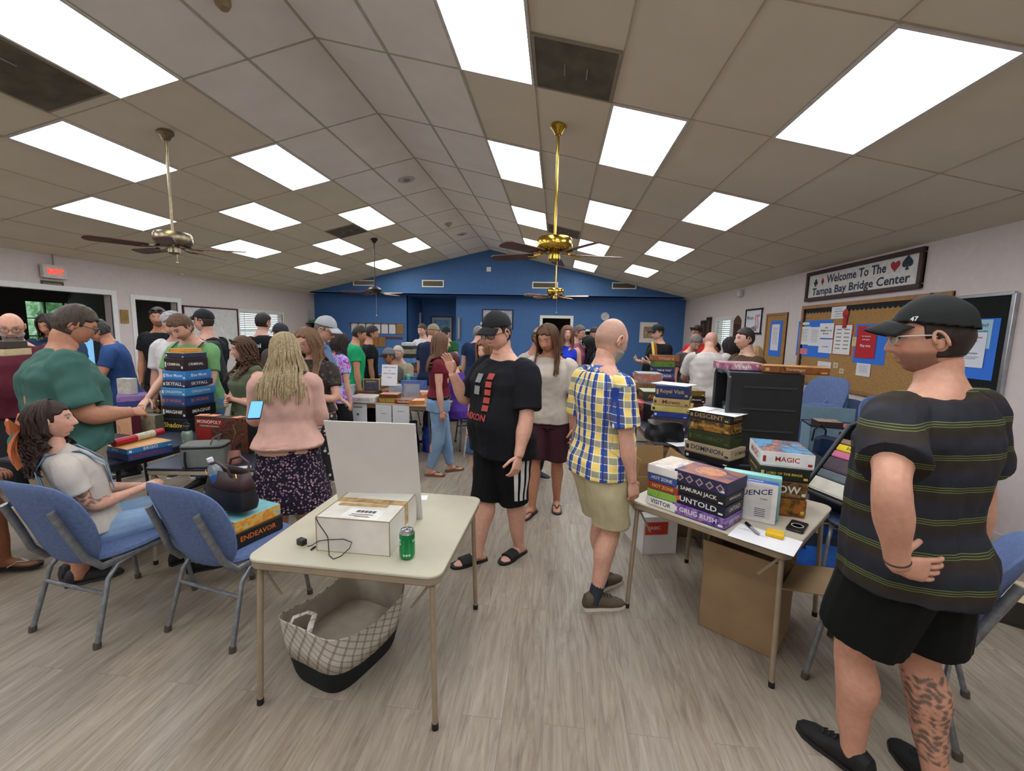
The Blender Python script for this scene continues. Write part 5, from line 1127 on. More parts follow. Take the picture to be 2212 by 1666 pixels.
stkd(1392, 8.6, .3, .7205, .3, [(.05, 'n', 'n', None, 'w', 'navy game box', {}), (.05, 'r', 'r', None, 'w', 'brick red game box', {}), (.06, '9ab4c8', 'c', None, 'w', 'pale blue game box', {})], 'in the small pile near the plaid collar', GB)
# boxes beside the tote, loose
stk((1488, 912), (1530, 916), .7205, .25, [(.07, '6a7a9c', 's', None, 'w', 'slate blue small game box', {}), (.06, 'c06a3a', ('d8a848', 'c85a3a'), None, 'w', 'orange and yellow small game box', {})], 'between the clear bag stack and the tote', GB)
# ---- cooler bag and navy bag on the stacked chairs
def cooler(loc, rz):
    e = empty('cooler_bag', loc, rz, label='open blue grey cooler bag with black straps on the stacked blue chairs', cat='cooler bag'); m_ = M('6f8a98', .75, bump=.3, bs=150); k_ = M('14161a', .8); W, D, H, t = .44, .30, .27, .012; b = MB()
    for s_ in (-1, 1): b.rbox((s_*(W/2-t/2), 0, H/2), (t, D, H), .005).rbox((0, s_*(D/2-t/2), H/2), (W, t, H), .005)
    b.box((0, 0, .01), (W, D, .02)).build('bag_body', m_, e, bevel=.004); MB().tube([(-W/2, -D/2, H), (W/2, -D/2, H), (W/2, D/2, H), (-W/2, D/2, H)], .008, 8, closed=True).build('piping', k_, e)
    MB().box((.02, -D/2-.004, H*.45), (.035, .006, H*.85)).build('strap', k_, e); MB().box((0, D/2+.03, H+.06), (W, .012, .16), X=Matrix.Rotation(R(0), 4, 'X')).build('lid_flap', m_, e)
    for x in (-.15, .16): MB().tube([(x-.05, -D/2-.006, H*.5), (x-.045, -D/2-.02, H*.9), (x, -D/2-.03, H*1.08), (x+.045, -D/2-.02, H*.9), (x+.05, -D/2-.006, H*.5)], .008, 8).build('handle', k_, e)
cooler((2.62, 4.28, .60), R(-14)); gamebox((2.56, 4.28, .64), R(-10), .2, .17, .27, '3a2626', ('c8b89a', '4a3030'), 'LAST', 'w', 'dark red game box sticking out of the cooler bag', None)
p = MB(); p.sphere((0, 0, 0), (.08, .06, .05), 12); o = p.build('snack_bag', M('c06a60', .3, var=.3, vs=20)); o.location = (2.73, 4.28, .83); tag(o, 'crumpled salmon pink packet in the open cooler bag', 'packet')
softbag((2.05, 3.95, 0), R(-20), .34, .26, .80, ('16233c', '1a2a48'), 'tall navy cloth bag standing on the floor behind the tipped tote', seed=8) if False else None
# ---- black storage totes
def tote(loc, rot, label, w=.45, d=.40, h=.62, ribs=True):
    """open tote; opening faces local -X"""
    e = empty('storage_tote', loc, label=label, cat='storage tote'); e.rotation_euler = rot; m_ = M('1a1b1c', .5, var=.1, bump=.2, bs=120); t = .008; b = MB()
    b.box((w/2-t/2, 0, h/2), (t, d, h)).box((0, -d/2+t/2, h/2), (w, t, h)).box((0, d/2-t/2, h/2), (w, t, h)).box((0, 0, t/2), (w, d, t)).box((0, 0, h-t/2), (w, d, t)); b.build('tote_body', m_, e, bevel=.003)
    r = MB().tube([(-w/2, -d/2, .04), (-w/2, -d/2, h-.04), (-w/2, -d/2+.04, h), (-w/2, d/2-.04, h), (-w/2, d/2, h-.04), (-w/2, d/2, .04), (-w/2, d/2-.04, 0), (-w/2, -d/2+.04, 0)], .014, 8, closed=True); r.build('tote_rim', M('3a3c40', .45), e)
    for k in range(4): MB().box((.03, -d/2-.004, .10+k*h*.235), (w*.72, .010, .012)).build('rib', M('2f3032', .45), e)
    MB().box((-w/2-.012, 0, h-.004), (.02, .12, .03)).build('latch', M('45484c', .5), e); return e
tt = tote((1.56, 3.52, .7205), (0, 0, R(-6)), 'upright black plastic tote with games inside, two boxes lying on top', w=.50, h=.69); TM = Matrix.Translation((1.56, 3.52, .7205)) @ Matrix.Rotation(R(-6), 4, 'Z')
GT = 'games inside the upright black tote'
for i, (zz, hh, col, ttl, tc, ds) in enumerate(((.012, .07, 'p', None, 'w', 'mauve game box'), (.083, .085, 'm', None, 'y', 'dark maroon game box'), (.169, .08, '2c62b0', None, 'w', 'bright blue game box'), (.25, .075, 'd8862c', 'LANTERNS', 'r', 'orange game box with red lettering'), (.326, .10, '2e3134', 'city', 'w', 'charcoal game box with white mark'))):
    p = TM @ Vector((-.02, .04, zz+.0)); gamebox(p, R(-96), .2, .36, hh, col, None, ttl, tc, '%s inside the upright tote, %s' % (ds, ('bottom', 'second up', 'third up', 'fourth up', 'at the top')[i]), GT)
for i, (dy, col, ds) in enumerate(((-.10, '3a2c1e', 'brown'), (-.135, '5a4a34', 'tan spined'))): p = TM @ Vector((-.02, dy-.0, .012)); gamebox(p, R(-96), .03, .34, .46-.03*i, col, None, None, 'w', 'tall thin %s book standing inside the upright tote' % ds, GT, cat='book', art_side=('2a2018', '8a6a40', '3a2c20'))
p = TM @ Vector((-.12, .1, .692)); gamebox(p, R(-6), .30, .27, .06, '35559c', ('3a5aa0', 'b04a3a', 'c8d0d8'), 'Wash', 'w', 'blue and red flat game box on top of the upright tote', None, art_side=('35559c', 'b84a34', 'd0d4dc'))
p = TM @ Vector((.21, -.07, .692)); gamebox(p, R(-14), .42, .22, .055, '2a1c12', ('b8743a', 'c89850', '5a3018'), 'Stratego', 't', 'long black and amber game box on top of the upright tote', None, det=1, art_side=('1c1410', '9c5a20', '1c1410'))
tote((1.97, 3.04, .50), (0, R(38), R(18)), 'black plastic tote tipped diagonally with a yellow and a pink box inside', w=.38, d=.34, h=.6)
TM2 = Matrix.Translation((1.97, 3.04, .50)) @ Matrix.Rotation(R(18), 4, 'Z') @ Matrix.Rotation(R(38), 4, 'Y')
for i, (z, h_, col, ds) in enumerate(((.02, .10, 'c8c4b4', 'cream paper box'), (.125, .06, '5a646a', 'slate box'), (.19, .10, '4a3f46', 'dark grey mauve game box'), (.295, .05, 'c06a8a', 'pink game box'), (.35, .05, 'd8c020', 'bright yellow game box'), (.405, .04, '8a6f5e', 'clear lidded tan box'))):
    o = gamebox((0, 0, 0), 0, .26, .2, h_, col, None, 'HUNT' if i == 4 else None, 'k', '%s inside the tipped tote' % ds, 'games inside the tipped tote'); o.matrix_world = TM2 @ Matrix.Translation((-.11, 0, z)) @ Matrix.Rotation(R(-90), 4, 'Z')
chair(2.16, 3.04, 150, 'blue padded chair carrying the tipped black tote')
p = at(1447, 952, z=.7205); sheet((1.16, 3.92, .7205), R(20), .3, .24, 'white printed sheets spread in front of the wrapped stack', lines=((0, -.03, .04, .16, .002), (0, -.03, .02, .2, .002), (0, -.03, -.02, .16, .002)))
# ---- cartons on the floor
def carton(loc, rz, w, d, h, col, label, flaps=(), inside=None):
    e = empty('cardboard_box', loc, rz, label=label, cat='cardboard box'); m_ = M(col, .8, var=.06, vs=6); t = .005; b = MB().box((0, 0, t/2), (w, d, t))
    for s in (-1, 1): b.box((s*(w/2-t/2), 0, h/2), (t, d, h)).box((0, s*(d/2-t/2), h/2), (w, t, h))
    b.build('carton_body', m_, e, bevel=.0015)
    for (ax, s, ang, ln) in flaps:
        L = w if ax == 'y' else d
        if ax == 'y': X = Matrix.Translation((0, s*d/2, h)) @ Matrix.Rotation(R(-s*ang), 4, 'X'); q = MB().box((0, 0, ln/2), (L, t, ln), X=X)
        else: X = Matrix.Translation((s*w/2, 0, h)) @ Matrix.Rotation(R(s*ang), 4, 'Y'); q = MB().box((0, 0, ln/2), (t, L, ln), X=X)
        q.build('flap', m_, e)
    return e
carton((1.14, 2.45, 0), R(-38), .39, .34, .40, '8d7454', 'large open brown cardboard box with bubble wrap under the cream card table', (('y', -1, 12, .14), ('x', 1, 75, .26), ('x', -1, -8, .2), ('y', 1, 10, .2)))
b = MB(); r_ = random.Random(3)
for k in range(10): b.sphere((r_.uniform(-.10, .10), r_.uniform(-.08, .08), r_.uniform(.0, .06)), (r_.uniform(.05, .09), r_.uniform(.05, .08), .05), 12)
o = b.build('bubble_wrap', M('8f8b84', .15, alpha=.75, bump=1, bs=90)); o.location = (1.14, 2.45, .30); o.rotation_euler = (0, 0, R(-38)); tag(o, 'crumpled clear bubble wrap stuffed in the large open brown box', 'bubble wrap')
e = carton((.80, 3.42, 0), R(13), .27, .38, .30, 'd6d4d0', 'white printer paper box with a red label below the cream table'); MB().box((0, 0, .298), (.275, .385, .006)).build('lid', M('d6d4d0', .7), e)
t = MB().box((-.035, -.1915, .21), (.18, .002, .10)); t.build('red_label', M('c03a2c', .6), e); t = MB(); text(t, 'BASIC', (-.055, -.193, .215), .10, .026); text(t, '10', (-.10, -.193, .15), .02, .012); t.build('lettering', M('e8e4e0', .6), e)
carton((.86, 3.80, .0), R(5), .5, .3, .30, '7a6446', 'closed brown box standing behind the white paper box'); 
carton((.80, 3.50, .305), R(8), .34, .36, .28, '96784f', 'open brown cardboard box with raised flaps on the white paper box', (('y', 1, 8, .15), ('x', 1, 20, .15), ('x', -1, -10, .13)))
carton((1.18, 3.75, 0), R(-5), .36, .4, .36, '6a573c', 'brown box in the shade under the dark table')
def softbag(loc, rz, w, d, h, cols, label, cat='bag', name='shopping_bag', bands=None, hand=None, seed=1):
    e = empty(name, loc, rz, label=label, cat=cat); b = MB(); rings = []; r_ = np.random.RandomState(seed)
    for k in range(11):
        t = k/10; z = h*t; q = se(w/2*(1-.10*t+.05*math.sin(t*7+seed)), d/2*(1-.25*t), 40, 3.0); rings.append([(x*(1+.035*math.sin(5*a_+seed+t*5)), y*(1+.06*math.sin(4*a_+t*6+seed)), z+.015*t*math.sin(3*a_+seed)) for a_, (x, y) in zip([i/40*6.283 for i in range(40)], q)])
    b.loft(rings); n = len(cols)
    if n > 1:
        for i in range(10):
            for j in range(40): b.mi[i*40+j] = min(n-1, int((i+.9*math.sin(j/40*6.28*2+seed))*n/10)) if i+.9*math.sin(j/40*6.28*2+seed) > 0 else 0
    b.build('bag_body', [M(c_, .35, var=.15, vs=12, bump=.5, bs=25) for c_ in cols], e)
    if hand:
        for s in (-1, 1): MB().tube([(-w*.22, s*d*.3, h*.9), (-w*.15, s*d*.3, h+.09), (w*.15, s*d*.3, h+.09), (w*.22, s*d*.3, h*.9)], .008, 8).build('handle', M(hand, .6), e)
    return e
softbag((2.42, 3.85, 0), R(-20), .36, .26, .82, ('16233c', '1a2a48'), 'tall navy cloth bag standing before the cooler bag', seed=8)
softbag((1.02, 4.02, .7205), R(10), .34, .26, .16, ('16171a', '1c1d20'), 'black soft case lying on the dark table beside the plaid sleeve', seed=6, cat='case', name='soft_case')
softbag((1.98, 3.18, 0), R(-15), .4, .32, .30, ('2058b0', '2464c0', '1c2c40'), 'bright blue woven shopping bag on the floor right of the cream table', hand='b8a24a')
softbag((-.98, 5.75, 0), 0, .42, .3, .30, ('20449c', '2a7a3c', 'd8c828', 'd8742c', 'c83a2c'), 'rainbow striped bag under the white plastic stool', seed=3)
softbag((-1.62, 5.75, 0), .3, .4, .3, .34, ('203a90', '2a4aa8'), 'blue plastic bag on the floor behind the woman in jeans', seed=4)
softbag((-2.0, 5.55, 0), -.2, .36, .3, .42, ('1a1c24', '22242e'), 'black cloth bag under the tan folding table', seed=5)
# white stool with a white and red box
e = empty('plastic_stool', (-.97, 5.62, 0), R(-6), label='white moulded plastic stool behind the woman in the maroon top', cat='stool'); pw = M('cfcfcc', .4)
MB().rbox((0, 0, .40), (.34, .30, .03), .04).build('seat', pw, e, bevel=.006); MB().box((-.05, -.151, .395), (.09, .002, .012)).build('sticker', M('3a6ab0', .5), e)
for i in (-1, 1):
    for j in (-1, 1): MB().tube([(i*.15, j*.13, .40), (i*.155, j*.135, .33), (i*.185, j*.155, 0)], [.028, .02, .016], 8, flat=.7).build('leg', pw, e)
gamebox((-.97, 5.62, .4155), R(-6), .28, .24, .075, 'c9bfb8', ('d8d0ca', '8a3a3a'), 'IT', 'm', 'white and dark red game box on the plastic stool', None, art_side=('cfc6c0', '9a5a58', 'd8d0c8'))
# ---- navy table and the chairs' load
z3 = .7005
P = ori((424.8, 971), (538, 981), z3); nn = Vector((-math.sin(P[2]), math.cos(P[2]), 0)); q = (P[0]+P[1])/2+nn*.035
g = gamebox((q.x, q.y, z3), P[2], P[3], .07, .27, '1a1614', ('6a5a40', '2a1c18'), None, 'w', 'large dark game box with a red banner standing upright on the navy table', None, up=True); lid = g.children[0]; w = P[3]
lid.data.materials[1] = art(('1a1512', '2c201a', '6a5040', '7a3428', '1c1714', '8a8468'), 11, .35, 4)
MB().box((-w*.22, -.0358, .225), (w*.5, .001, .045)).build('red_banner', M('a82a24', .5), lid); t = MB(); text(t, 'MONOPOLY', (-w*.22, -.0368, .228), w*.46, .026); text(t, 'CHEATERS EDITION', (-w*.22, -.0368, .195), w*.36, .012); t.build('lettering', M('e4e0da', .5), lid)
MB().box((-w*.33, -.0358, .12), (w*.28, .001, .12)).build('red_panel', M('9c2a22', .5), lid)
for i, (x_, dz) in enumerate(((-.19, 0), (-.09, .001), (.13, 0))): s_ = q+Vector((math.cos(P[2])*x_, math.sin(P[2])*x_, 0)); sheet((s_.x, s_.y, z3+.271+dz+i*.001), .3-.3*i, .076, .076, 'salmon sticky note on the upright dark game box, %s' % ('leftmost', 'middle one', 'rightmost')[i], 'sticky_note', 'd8906c', cat='sticky note')
P2 = at(563, 984, z=z3); gamebox((P2.x, P2.y+.03, z3), R(-5), .10, .06, .12, 'd4c420', 'y', None, 'k', 'small bright yellow box at the edge of the navy table', None)
e = empty('lunch_bag', (*at(425, 1013, z=z3)[:2], z3), R(18), label='grey insulated lunch bag with black straps on the navy table', cat='lunch bag'); e.location.y += .09
gm = M('6d716c', .85, bump=.4, bs=200); MB().rbox((0, 0, .07), (.27, .17, .14), .04).build('bag_body', gm, e, bevel=.015, seg=3); MB().rbox((0, 0, .150), (.27, .17, .018), .04).build('lid', gm, e, bevel=.008); MB().rbox((0, 0, .139), (.276, .176, .005), .042).build('zip', M('1f2122', .6), e)
MB().tube([(-.09, -.088, .12), (-.09, -.10, .06), (-.085, -.095, .0)], .014, 8, flat=.3).build('strap', M('17181a', .8), e)
MB().tube([(.05, -.06, .155), (.07, -.06, .20), (.07, .06, .20), (.05, .06, .155)], .012, 8, flat=.4).build('handle', gm, e)
e = empty('pouch', (*at(478, 1006, z=z3)[:2], z3), R(22), label='dusty pink zip pouch beside the lunch bag on the navy table', cat='pouch'); e.location.y += .05; pk = M('9a6a5e', .7)
b = MB(); b.loft([[(x*s_, y*s2, z) for x, y in se(.095, .045, 32, 3)] for z, s_, s2 in ((0, .96, .9), (.02, 1, 1.05), (.055, .98, .85), (.085, .92, .4), (.092, .9, .12))]); b.build('pouch_body', pk, e); MB().tube([(-.09, 0, .09), (.09, 0, .09)], .004, 6).build('zip', M('4a2c26', .5), e)
p = at(506, 1012, z=z3); sheet((p.x, p.y, z3), R(35), .2, .06, 'white slip of paper beside the pink pouch')
e = empty('water_bottle', (-2.76, 2.93, z3), 0, label='sage green metal bottle with black loop lid on the navy table', cat='bottle')
MB().lathe([(0, 0), (.034, 0), (.037, .006), (.037, .145), (.033, .165), (.026, .172), (0, .172)], 28).build('bottle_body', M('8a9a8c', .35, .2), e); MB().lathe([(0, .172), (.027, .172), (.027, .2), (.022, .208), (.008, .21), (0, .215)], 24).build('bottle_cap', M('17181a', .5), e)
MB().tube([(-.028, 0, .18), (-.036, 0, .20), (-.03, 0, .222), (0, 0, .232), (.03, 0, .222), (.036, 0, .20), (.028, 0, .18)], .004, 8).build('carry_loop', M('17181a', .5), e); t = MB(); text(t, 'X', (0, 0, .10), .016, .02); wrapc(t, .0374).build('logo', M('e4e6e4', .5), e)
# left dark table
z4 = .7005
c, rz, w, zt, _ = stk((277.6, 999), (373, 977), z4, .27, [(.05, '23487c', ('2a5a9a', '1c3a6a'), 'MONOPOLY', 'r', 'blue game box with red lettering', {}), (.042, '3a78ac', ('c08a4a', 'd8a868', 'b87838', 'e0b880'), 'ERGO', 'w', 'box with a wooden pattern lid and blue sides', dict(kw=1.04))], 'under the red tube', None, jit=.004, det=1)
a, b = at(245, 958, z=.82), at(350, 932, z=.82); e = empty('poster_tube', a, 0, label='shiny red cardboard tube with a banknote print band lying on a game box', cat='tube'); u = b-a
MB().tube([u*0, u*.5, u], .027, 20).build('tube_body', M('a81c28', .25), e); MB().tube([u*.42, u*.8], .0275, 20).build('banknote_band', art(('d8ceA8', '8a8468', 'e4dcc0', '3a3a30'), 30, .4), e)
e.location.z = zt+.0275
gl_ = 'games on the dark blue table at the left'
c, rz, w, zt, _ = stk((248, 912), (330, 905), z4, .26, [(.06, '3a6a3c', 'g', None, 'e', 'green and black game box', dict(art_side=('1c2a1c', '4a8a3c', '1c2a1c'))), (.065, 'a89a80', ('b8a888', '5a5a7a'), None, 'n', 'grey gold game box', dict(dr=.12)), (.06, '3c4c8c', 'b', None, 'w', 'indigo blue game box', dict(kw=.85)), (.062, '7a5aa0', ('9a7ac0', '6a4a90'), None, 'v', 'lilac fantasy art game box', dict(kw=.8, art_side=('6a4a90', 'b090c8', '4a3a6a')))], 'in the pile before the man in the blue polo', gl_)
gamebox((c.x-.05, c.y, zt), .1, .14, .08, .16, 'd4d0c4', ('d4d0c4', '8a8a7a'), None, 'k', 'cream coloured small box standing on the lilac game box', gl_, up=True)
p = at(268, 940, z=z4); gamebox((p.x, p.y+.05, z4), R(-8), .18, .08, .17, 'm', ('c87a4a', 'd8b088', '9a5a3a'), None, 'w', 'orange and maroon game box standing upright at the back of the dark blue table', gl_, up=True)
p = at(315, 935, z=z4); gamebox((p.x, p.y+.05, z4), R(-8), .22, .08, .16, '5a5a4a', ('6a6250', 'a89878', '3a3a34'), None, 'w', 'khaki picture game box standing upright beside the maroon one', gl_, up=True)
q_ = at(0, 768, d=3.15); gamebox(q_, R(20), .22, .24, .05, 'c9b890', 't', None, 'k', 'cream game box held before the bearded person at the left edge', None); gamebox(q_+Vector((0, 0, .0506)), R(24), .20, .22, .055, '3a342a', 'k', None, 't', 'black and cream game box held by the bearded person, on top', None)
# the tall tower, corner towards the camera
A_, Cn = at(344, 921, z=.7005), at(407, 935, z=.7005); B_ = at(471, 920, z=.7005); dpt = (B_-Cn).length
rz = math.atan2(Cn.y-A_.y, Cn.x-A_.x); w = (Cn-A_).length; w, dpt = .26, .31; f = Vector((math.cos(rz), math.sin(rz), 0)); rz2 = R(-4); f = Vector((math.cos(rz2), math.sin(rz2), 0)); n = Vector((-f.y, f.x, 0)); base = Vector((Cn.x, Cn.y, 0)); zz = .7005
tw = [(.10, 'k', 'k', 'Shadow', 'y', 'black game box with a yellow emblem', 1.1), (.095, '161415', 'k', 'iMAGiNiff', 'w', 'glossy black game box with playful lettering', 1.0), (.075, '24467c', ('2a4c8c', 'c8883a'), '25 WORDS', 'o', 'blue game box with orange number', .96), (.06, '3a86b8', 'l', 'CIVILIZATION', 'w', 'sky blue game box with white capitals', 1.0), (.055, '2a2c44', 'n', 'SKYFALL', 'w', 'busy dark blue game box', .93), (.07, '2c7cc0', 'l', 'Blue Moon', 'w', 'bright blue game box', .90), (.095, '2c1d1e', 'm', 'CRIMINAL', 'w', 'dark maroon game box with grey capitals', .80), (.04, '2a3048', ('2a3048', 'd8c84a', 'e4e4e4'), None, 'w', 'small busy navy and yellow game box', .76), (.03, 'c88a3c', ('c8a84a', 'a84a2c'), None, 'r', 'flat orange game box', .60)]
for i, (h, sd, tp, ti, tc, ds, k) in enumerate(tw):
    h *= 1.2
    W, D = w*k, dpt*k; jx = rnd.uniform(-.01, .01); c = base-f*(w/2+jx)+n*(dpt/2+rnd.uniform(-.008, .008)); gamebox((c.x, c.y, zz), rz2+rnd.uniform(-.05, .05), W, D, h, sd, tp, ti, tc, '%s, %s in the tower before the green shirt' % (ds, ORD[len(tw)-1-i]), 'tower of board games before the green shirt', 1); zz += h+.0006
# ---- chair B load
zs = .4725
c, rz, w, zt, _ = stk((505, 1192), (612, 1142), zs, .26, [(.085, '20201e', ('2c2822', '3a3026', '1a1816'), 'ENDEAVOR', 'o', 'black game box with orange capitals', {}), (.072, 'c8862c', ('6fb0b8', '8ac4c8', '5a9aa4'), None, 'w', 'flame orange game box with teal lid', dict(kw=.93, kd=.9, art_side=('d89a3c', 'c8702c', 'e0c050', '6fb0b8')))], 'on the blue chair seat', None, jit=.004, det=0)
gamebox((c.x-.10, c.y+.02, zt), rz, .13, .16, .035, 'b8c4a8', ('dcdcd4', '3a6a3a', 'd4d8cc'), None, 'w', 'small green and white game box under the handbag', None)
e = empty('handbag', (-1.80, 2.17, zt+.037), R(-20), label='dark brown and black leather handbag standing on games on the blue chair', cat='handbag')
b = MB(); b.loft([[(x*s_, y*s2, z) for x, y in se(.17, .075, 40, 3)] for z, s_, s2 in ((0, 1.02, 1.0), (.03, 1.06, 1.1), (.10, .98, .95), (.11, .98, .93))]); b.build('bag_body', M('1c1c22', .45), e)
b = MB(); b.loft([[(x*s_, y*s2, z) for x, y in se(.17, .075, 40, 3)] for z, s_, s2 in ((.11, .985, .95), (.15, .93, .8), (.205, .88, .62))], cap=False); o = b.build('upper_panel', M('3a2624', .5), e); sl = o.modifiers.new('s', 'SOLIDIFY'); sl.thickness = .004
for s in (-1, 1): MB().tube([(-.09, s*.05, .19), (-.08, s*.06, .235), (0, s*.065, .262), (.08, s*.06, .235), (.09, s*.05, .19)], .007, 8).build('handle', M('3a2624', .5), e); MB().tube([(s*.12, -.055, .17), (s*.14, -.05, .19), (s*.12, -.04, .205)], .003, 6).build('buckle', M('c8a860', .25, 1), e)
e = empty('plastic_bottle', (-1.84, 2.17, zt+.10), 0, label='clear plastic water bottle with a white cap poking out of the handbag', cat='bottle'); e.rotation_euler = (R(8), R(-14), 0)
MB().lathe([(0, 0), (.033, 0), (.034, .10), (.034, .14), (.030, .16), (.014, .185), (.013, .20), (0, .20)], 24).build('bottle_body', M('aab8c0', .08, alpha=.45, var=0, spec=.8), e); MB().lathe([(.0345, .07), (.0345, .125)], 24).build('bottle_label', M('2c6aa0', .5), e); MB().lathe([(0, .198), (.0155, .198), (.0155, .218), (0, .219)], 20).build('bottle_cap', M('dcdcdc', .5), e)
# black cross bag on the lap side of chair A
e = empty('crossbody_bag', (-2.17, 2.3, .47), R(15), label='black soft bag with a small gold zip lying beside the seated woman', cat='bag'); b = MB(); b.loft([[(x*s_, y*s2, z) for x, y in se(.16, .10, 32, 2.6)] for z, s_, s2 in ((0, .9, .9), (.03, 1, 1), (.07, .95, .9), (.09, .7, .6))]); b.build('bag_body', M('16171a', .6), e); MB().box((.02, -.103, .05), (.03, .006, .006)).build('zip_pull', M('b89038', .3, 1), e)
# ---- middle table with the upright boxes
z5 = .7205; G5 = 'games on the tan folding table'
def upr(p1, p2, h, d, side, top, title, tc, desc, z=z5, tilt=0, **k):
    a, b, rz, w = ori(p1, p2, z); n = Vector((-math.sin(rz), math.cos(rz), 0)); q = (a+b)/2+n*d/2; return gamebox((q.x, q.y, z), rz, w, d, h, side, top, title, tc, desc, G5, up=True, **k), w
upr((740, 851), (767, 852), .16, .05, 'b8502c', ('6fb0c8', 'c85a34', '8ac8d8'), None, 'r', 'red and light blue game box standing on the tan table')
upr((747, 847), (784, 848), .21, .07, 'd8d6d0', ('d4cfc4', 'b08a5c', '8a6040', 'dcd8cc'), None, 'd', 'white game box with brown cartoon figures standing on the tan table')
g, w = upr((785, 852), (820, 852), .22, .06, 'd8b84a', ('2a2c3a', '5a5f80', '1a1a22', '8a8078'), 'Splendor', 'y', 'dark game box with yellow border standing on the tan table'); MB().box((0, -.0304, .004), (w, .001, .008)).box((-w/2+.004, -.0304, .11), (.008, .001, .21)).box((w/2-.004, -.0304, .11), (.008, .001, .21)).build('yellow_border', M('d8b84a', .5), g.children[0])
upr((832, 846), (874, 846), .17, .06, '7c8890', ('7c8890', '5a5048', '9aa4a8'), 'HOLLYWOOD', 'd', 'grey game box with brown lettering standing on the tan table')
upr((822, 842), (836, 842), .20, .06, 'a89478', ('b09a80', 'c8b8a0'), None, 'm', 'narrow beige game box edge beside the dark yellow bordered one')
upr((866, 850), (922, 850), .19, .07, '2c3f80', ('2c4a9c', '6a80b8', '24356a'), None, 'w', 'wide royal blue game box standing on the tan table')
upr((877, 836), (930, 836), .17, .05, '4a90c0', ('1f2228', '5aa0c8', '2a2a30'), None, 'w', 'blue and black game box standing at the back of the tan table')
upr((855, 836), (880, 836), .15, .05, 'c8a828', ('c8a828', '3a3420'), None, 'k', 'yellow carrying case game box at the back of the tan table')
upr((808, 834), (862, 835), .19, .05, 'a8a07c', ('c8c0a0', '8a9a7a', '6a6a80'), None, 'k', 'pale green botanical game box at the back of the tan table')
stk((752, 870), (806, 872), z5, .30, [(.075, 'd0cdc6', ('d4d2cc', 'b8b0a4', 'c8a890', 'd8d6d0'), 'ROMANO', 's', 'white flat game box with grey letters at the front of the tan table', {})], 'left', G5)
stk((817, 870), (857, 871), z5, .2, [(.06, '4a3418', ('c8607a', 'c8b060'), None, 'y', 'brown and yellow card box', dict(art_side=('3a2a18', 'c8a848', '5a3a20'))), (.05, '6a3a1c', ('c85a78', 'b8a060'), None, 'y', 'dark brown card box with pink lid', {})], 'beside the white flat box', G5)
stk((851, 873), (888, 874), z5, .22, [(.055, '8a3420', ('8a6a58', '7a4a38'), 'VAZIRNE', 'w', 'brick red flat game box at the front of the tan table', {})], 'right', G5)
stk((884, 874), (918, 874), z5, .2, [(.05, 'c87a34', ('d8843c', 'e4c8a0', 'b04a24'), None, 'w', 'orange flat game box next to the brick red one', {})], 'near the maroon top', G5)
a, b = at(828, 842, z=z5+.06), at(864, 848, z=z5+.06); e = empty('clear_tube', a, 0, label='clear plastic tube with white end caps lying on the tan table', cat='tube'); u = b-a; MB().tube([u*.05, u*.95], .03, 16).build('tube_body', M('8a929c', .1, alpha=.7), e)
for k in (0, .93): MB().tube([u*k, u*(k+.07)], .034, 16).build('end_cap', M('cfd2d6', .5), e)
e.location.z = z5+.035+.112
b = MB(); b.loft([[(x*s_, y*s2, z) for x, y in se(.12, .06, 28, 2.6)] for z, s_, s2 in ((0, .9, .9), (.04, 1.05, 1.1), (.10, 1, .8), (.16, .95, .3), (.2, 1.0, .1))]); o = b.build('plastic_bag', M('9a9ca4', .15, alpha=.6, bump=1, bs=40)); p = at(886, 862, z=z5); o.location = (p.x, p.y+.06, z5); tag(o, 'clear plastic bag of game pieces on the tan table', 'plastic bag')
# candy tray
p = at(785, 812, z=z5+.08); e = empty('snack_tray', (p.x, p.y+.1, z5), R(-4), label='open tray of colourful wrapped snacks at the back of the tan table', cat='tray'); e.location.y = 5.92
b = MB().box((0, 0, .01), (.32, .24, .02))
for s in (-1, 1): b.box((s*.155, 0, .09), (.01, .24, .16)).box((0, s*.115, .09), (.32, .01, .16))
b.build('tray_body', art(('4a2c1c', '8a5a38', '3a2016'), 14), e); r_ = random.Random(2)
b = MB()
for k in range(60): b.sphere((r_.uniform(-.13, .13), r_.uniform(-.09, .09), .13+r_.uniform(0, .09)), (r_.uniform(.015, .03), r_.uniform(.01, .02), .012), 8, k % 4)
o = b.build('wrapped_snacks', [M(c_, .4) for c_ in ('6ab83a', 'd8d4d0', 'c87a3c', '8a6ab0')]); o.location = e.location; tag(o, 'pile of green, white and orange wrapped snacks filling the tray', 'snacks', kind='stuff')
e = empty('plastic_container', (-2.92, 5.86, z5), 0, label='translucent white plastic container left of the snack tray', cat='container'); MB().rbox((0, 0, .07), (.2, .2, .14), .03).build('container_body', M('b8c8d0', .2, alpha=.8), e); MB().rbox((0, 0, .145), (.21, .21, .012), .03).build('lid', M('c8d4d8', .3), e)
def standing_sheet(px1, px2, zb, h, y, label, lines, tilt=6, col='dcdee0', name='paper_sign', cat='sign', tc='5a5a5e'):
    a, b = at(*px1, y=y), at(*px2, y=y); w = (b-a).length; e = MB().box((0, 0, h/2), (w, .003, h)).build(name, M(col, .6, var=.01)); e.location = ((a.x+b.x)/2, y, zb); e.rotation_euler = (R(-tilt), 0, 0); tag(e, label, cat); t = MB()
    for (s, x, z, lw, lh) in lines:
        if s: text(t, s, (x*w, -.002, z*h), lw*w, lh*h)
        else: t.box((x*w, -.002, z*h), (lw*w, .001, lh*h))
    t.build('lettering', M(tc, .7), e); return e
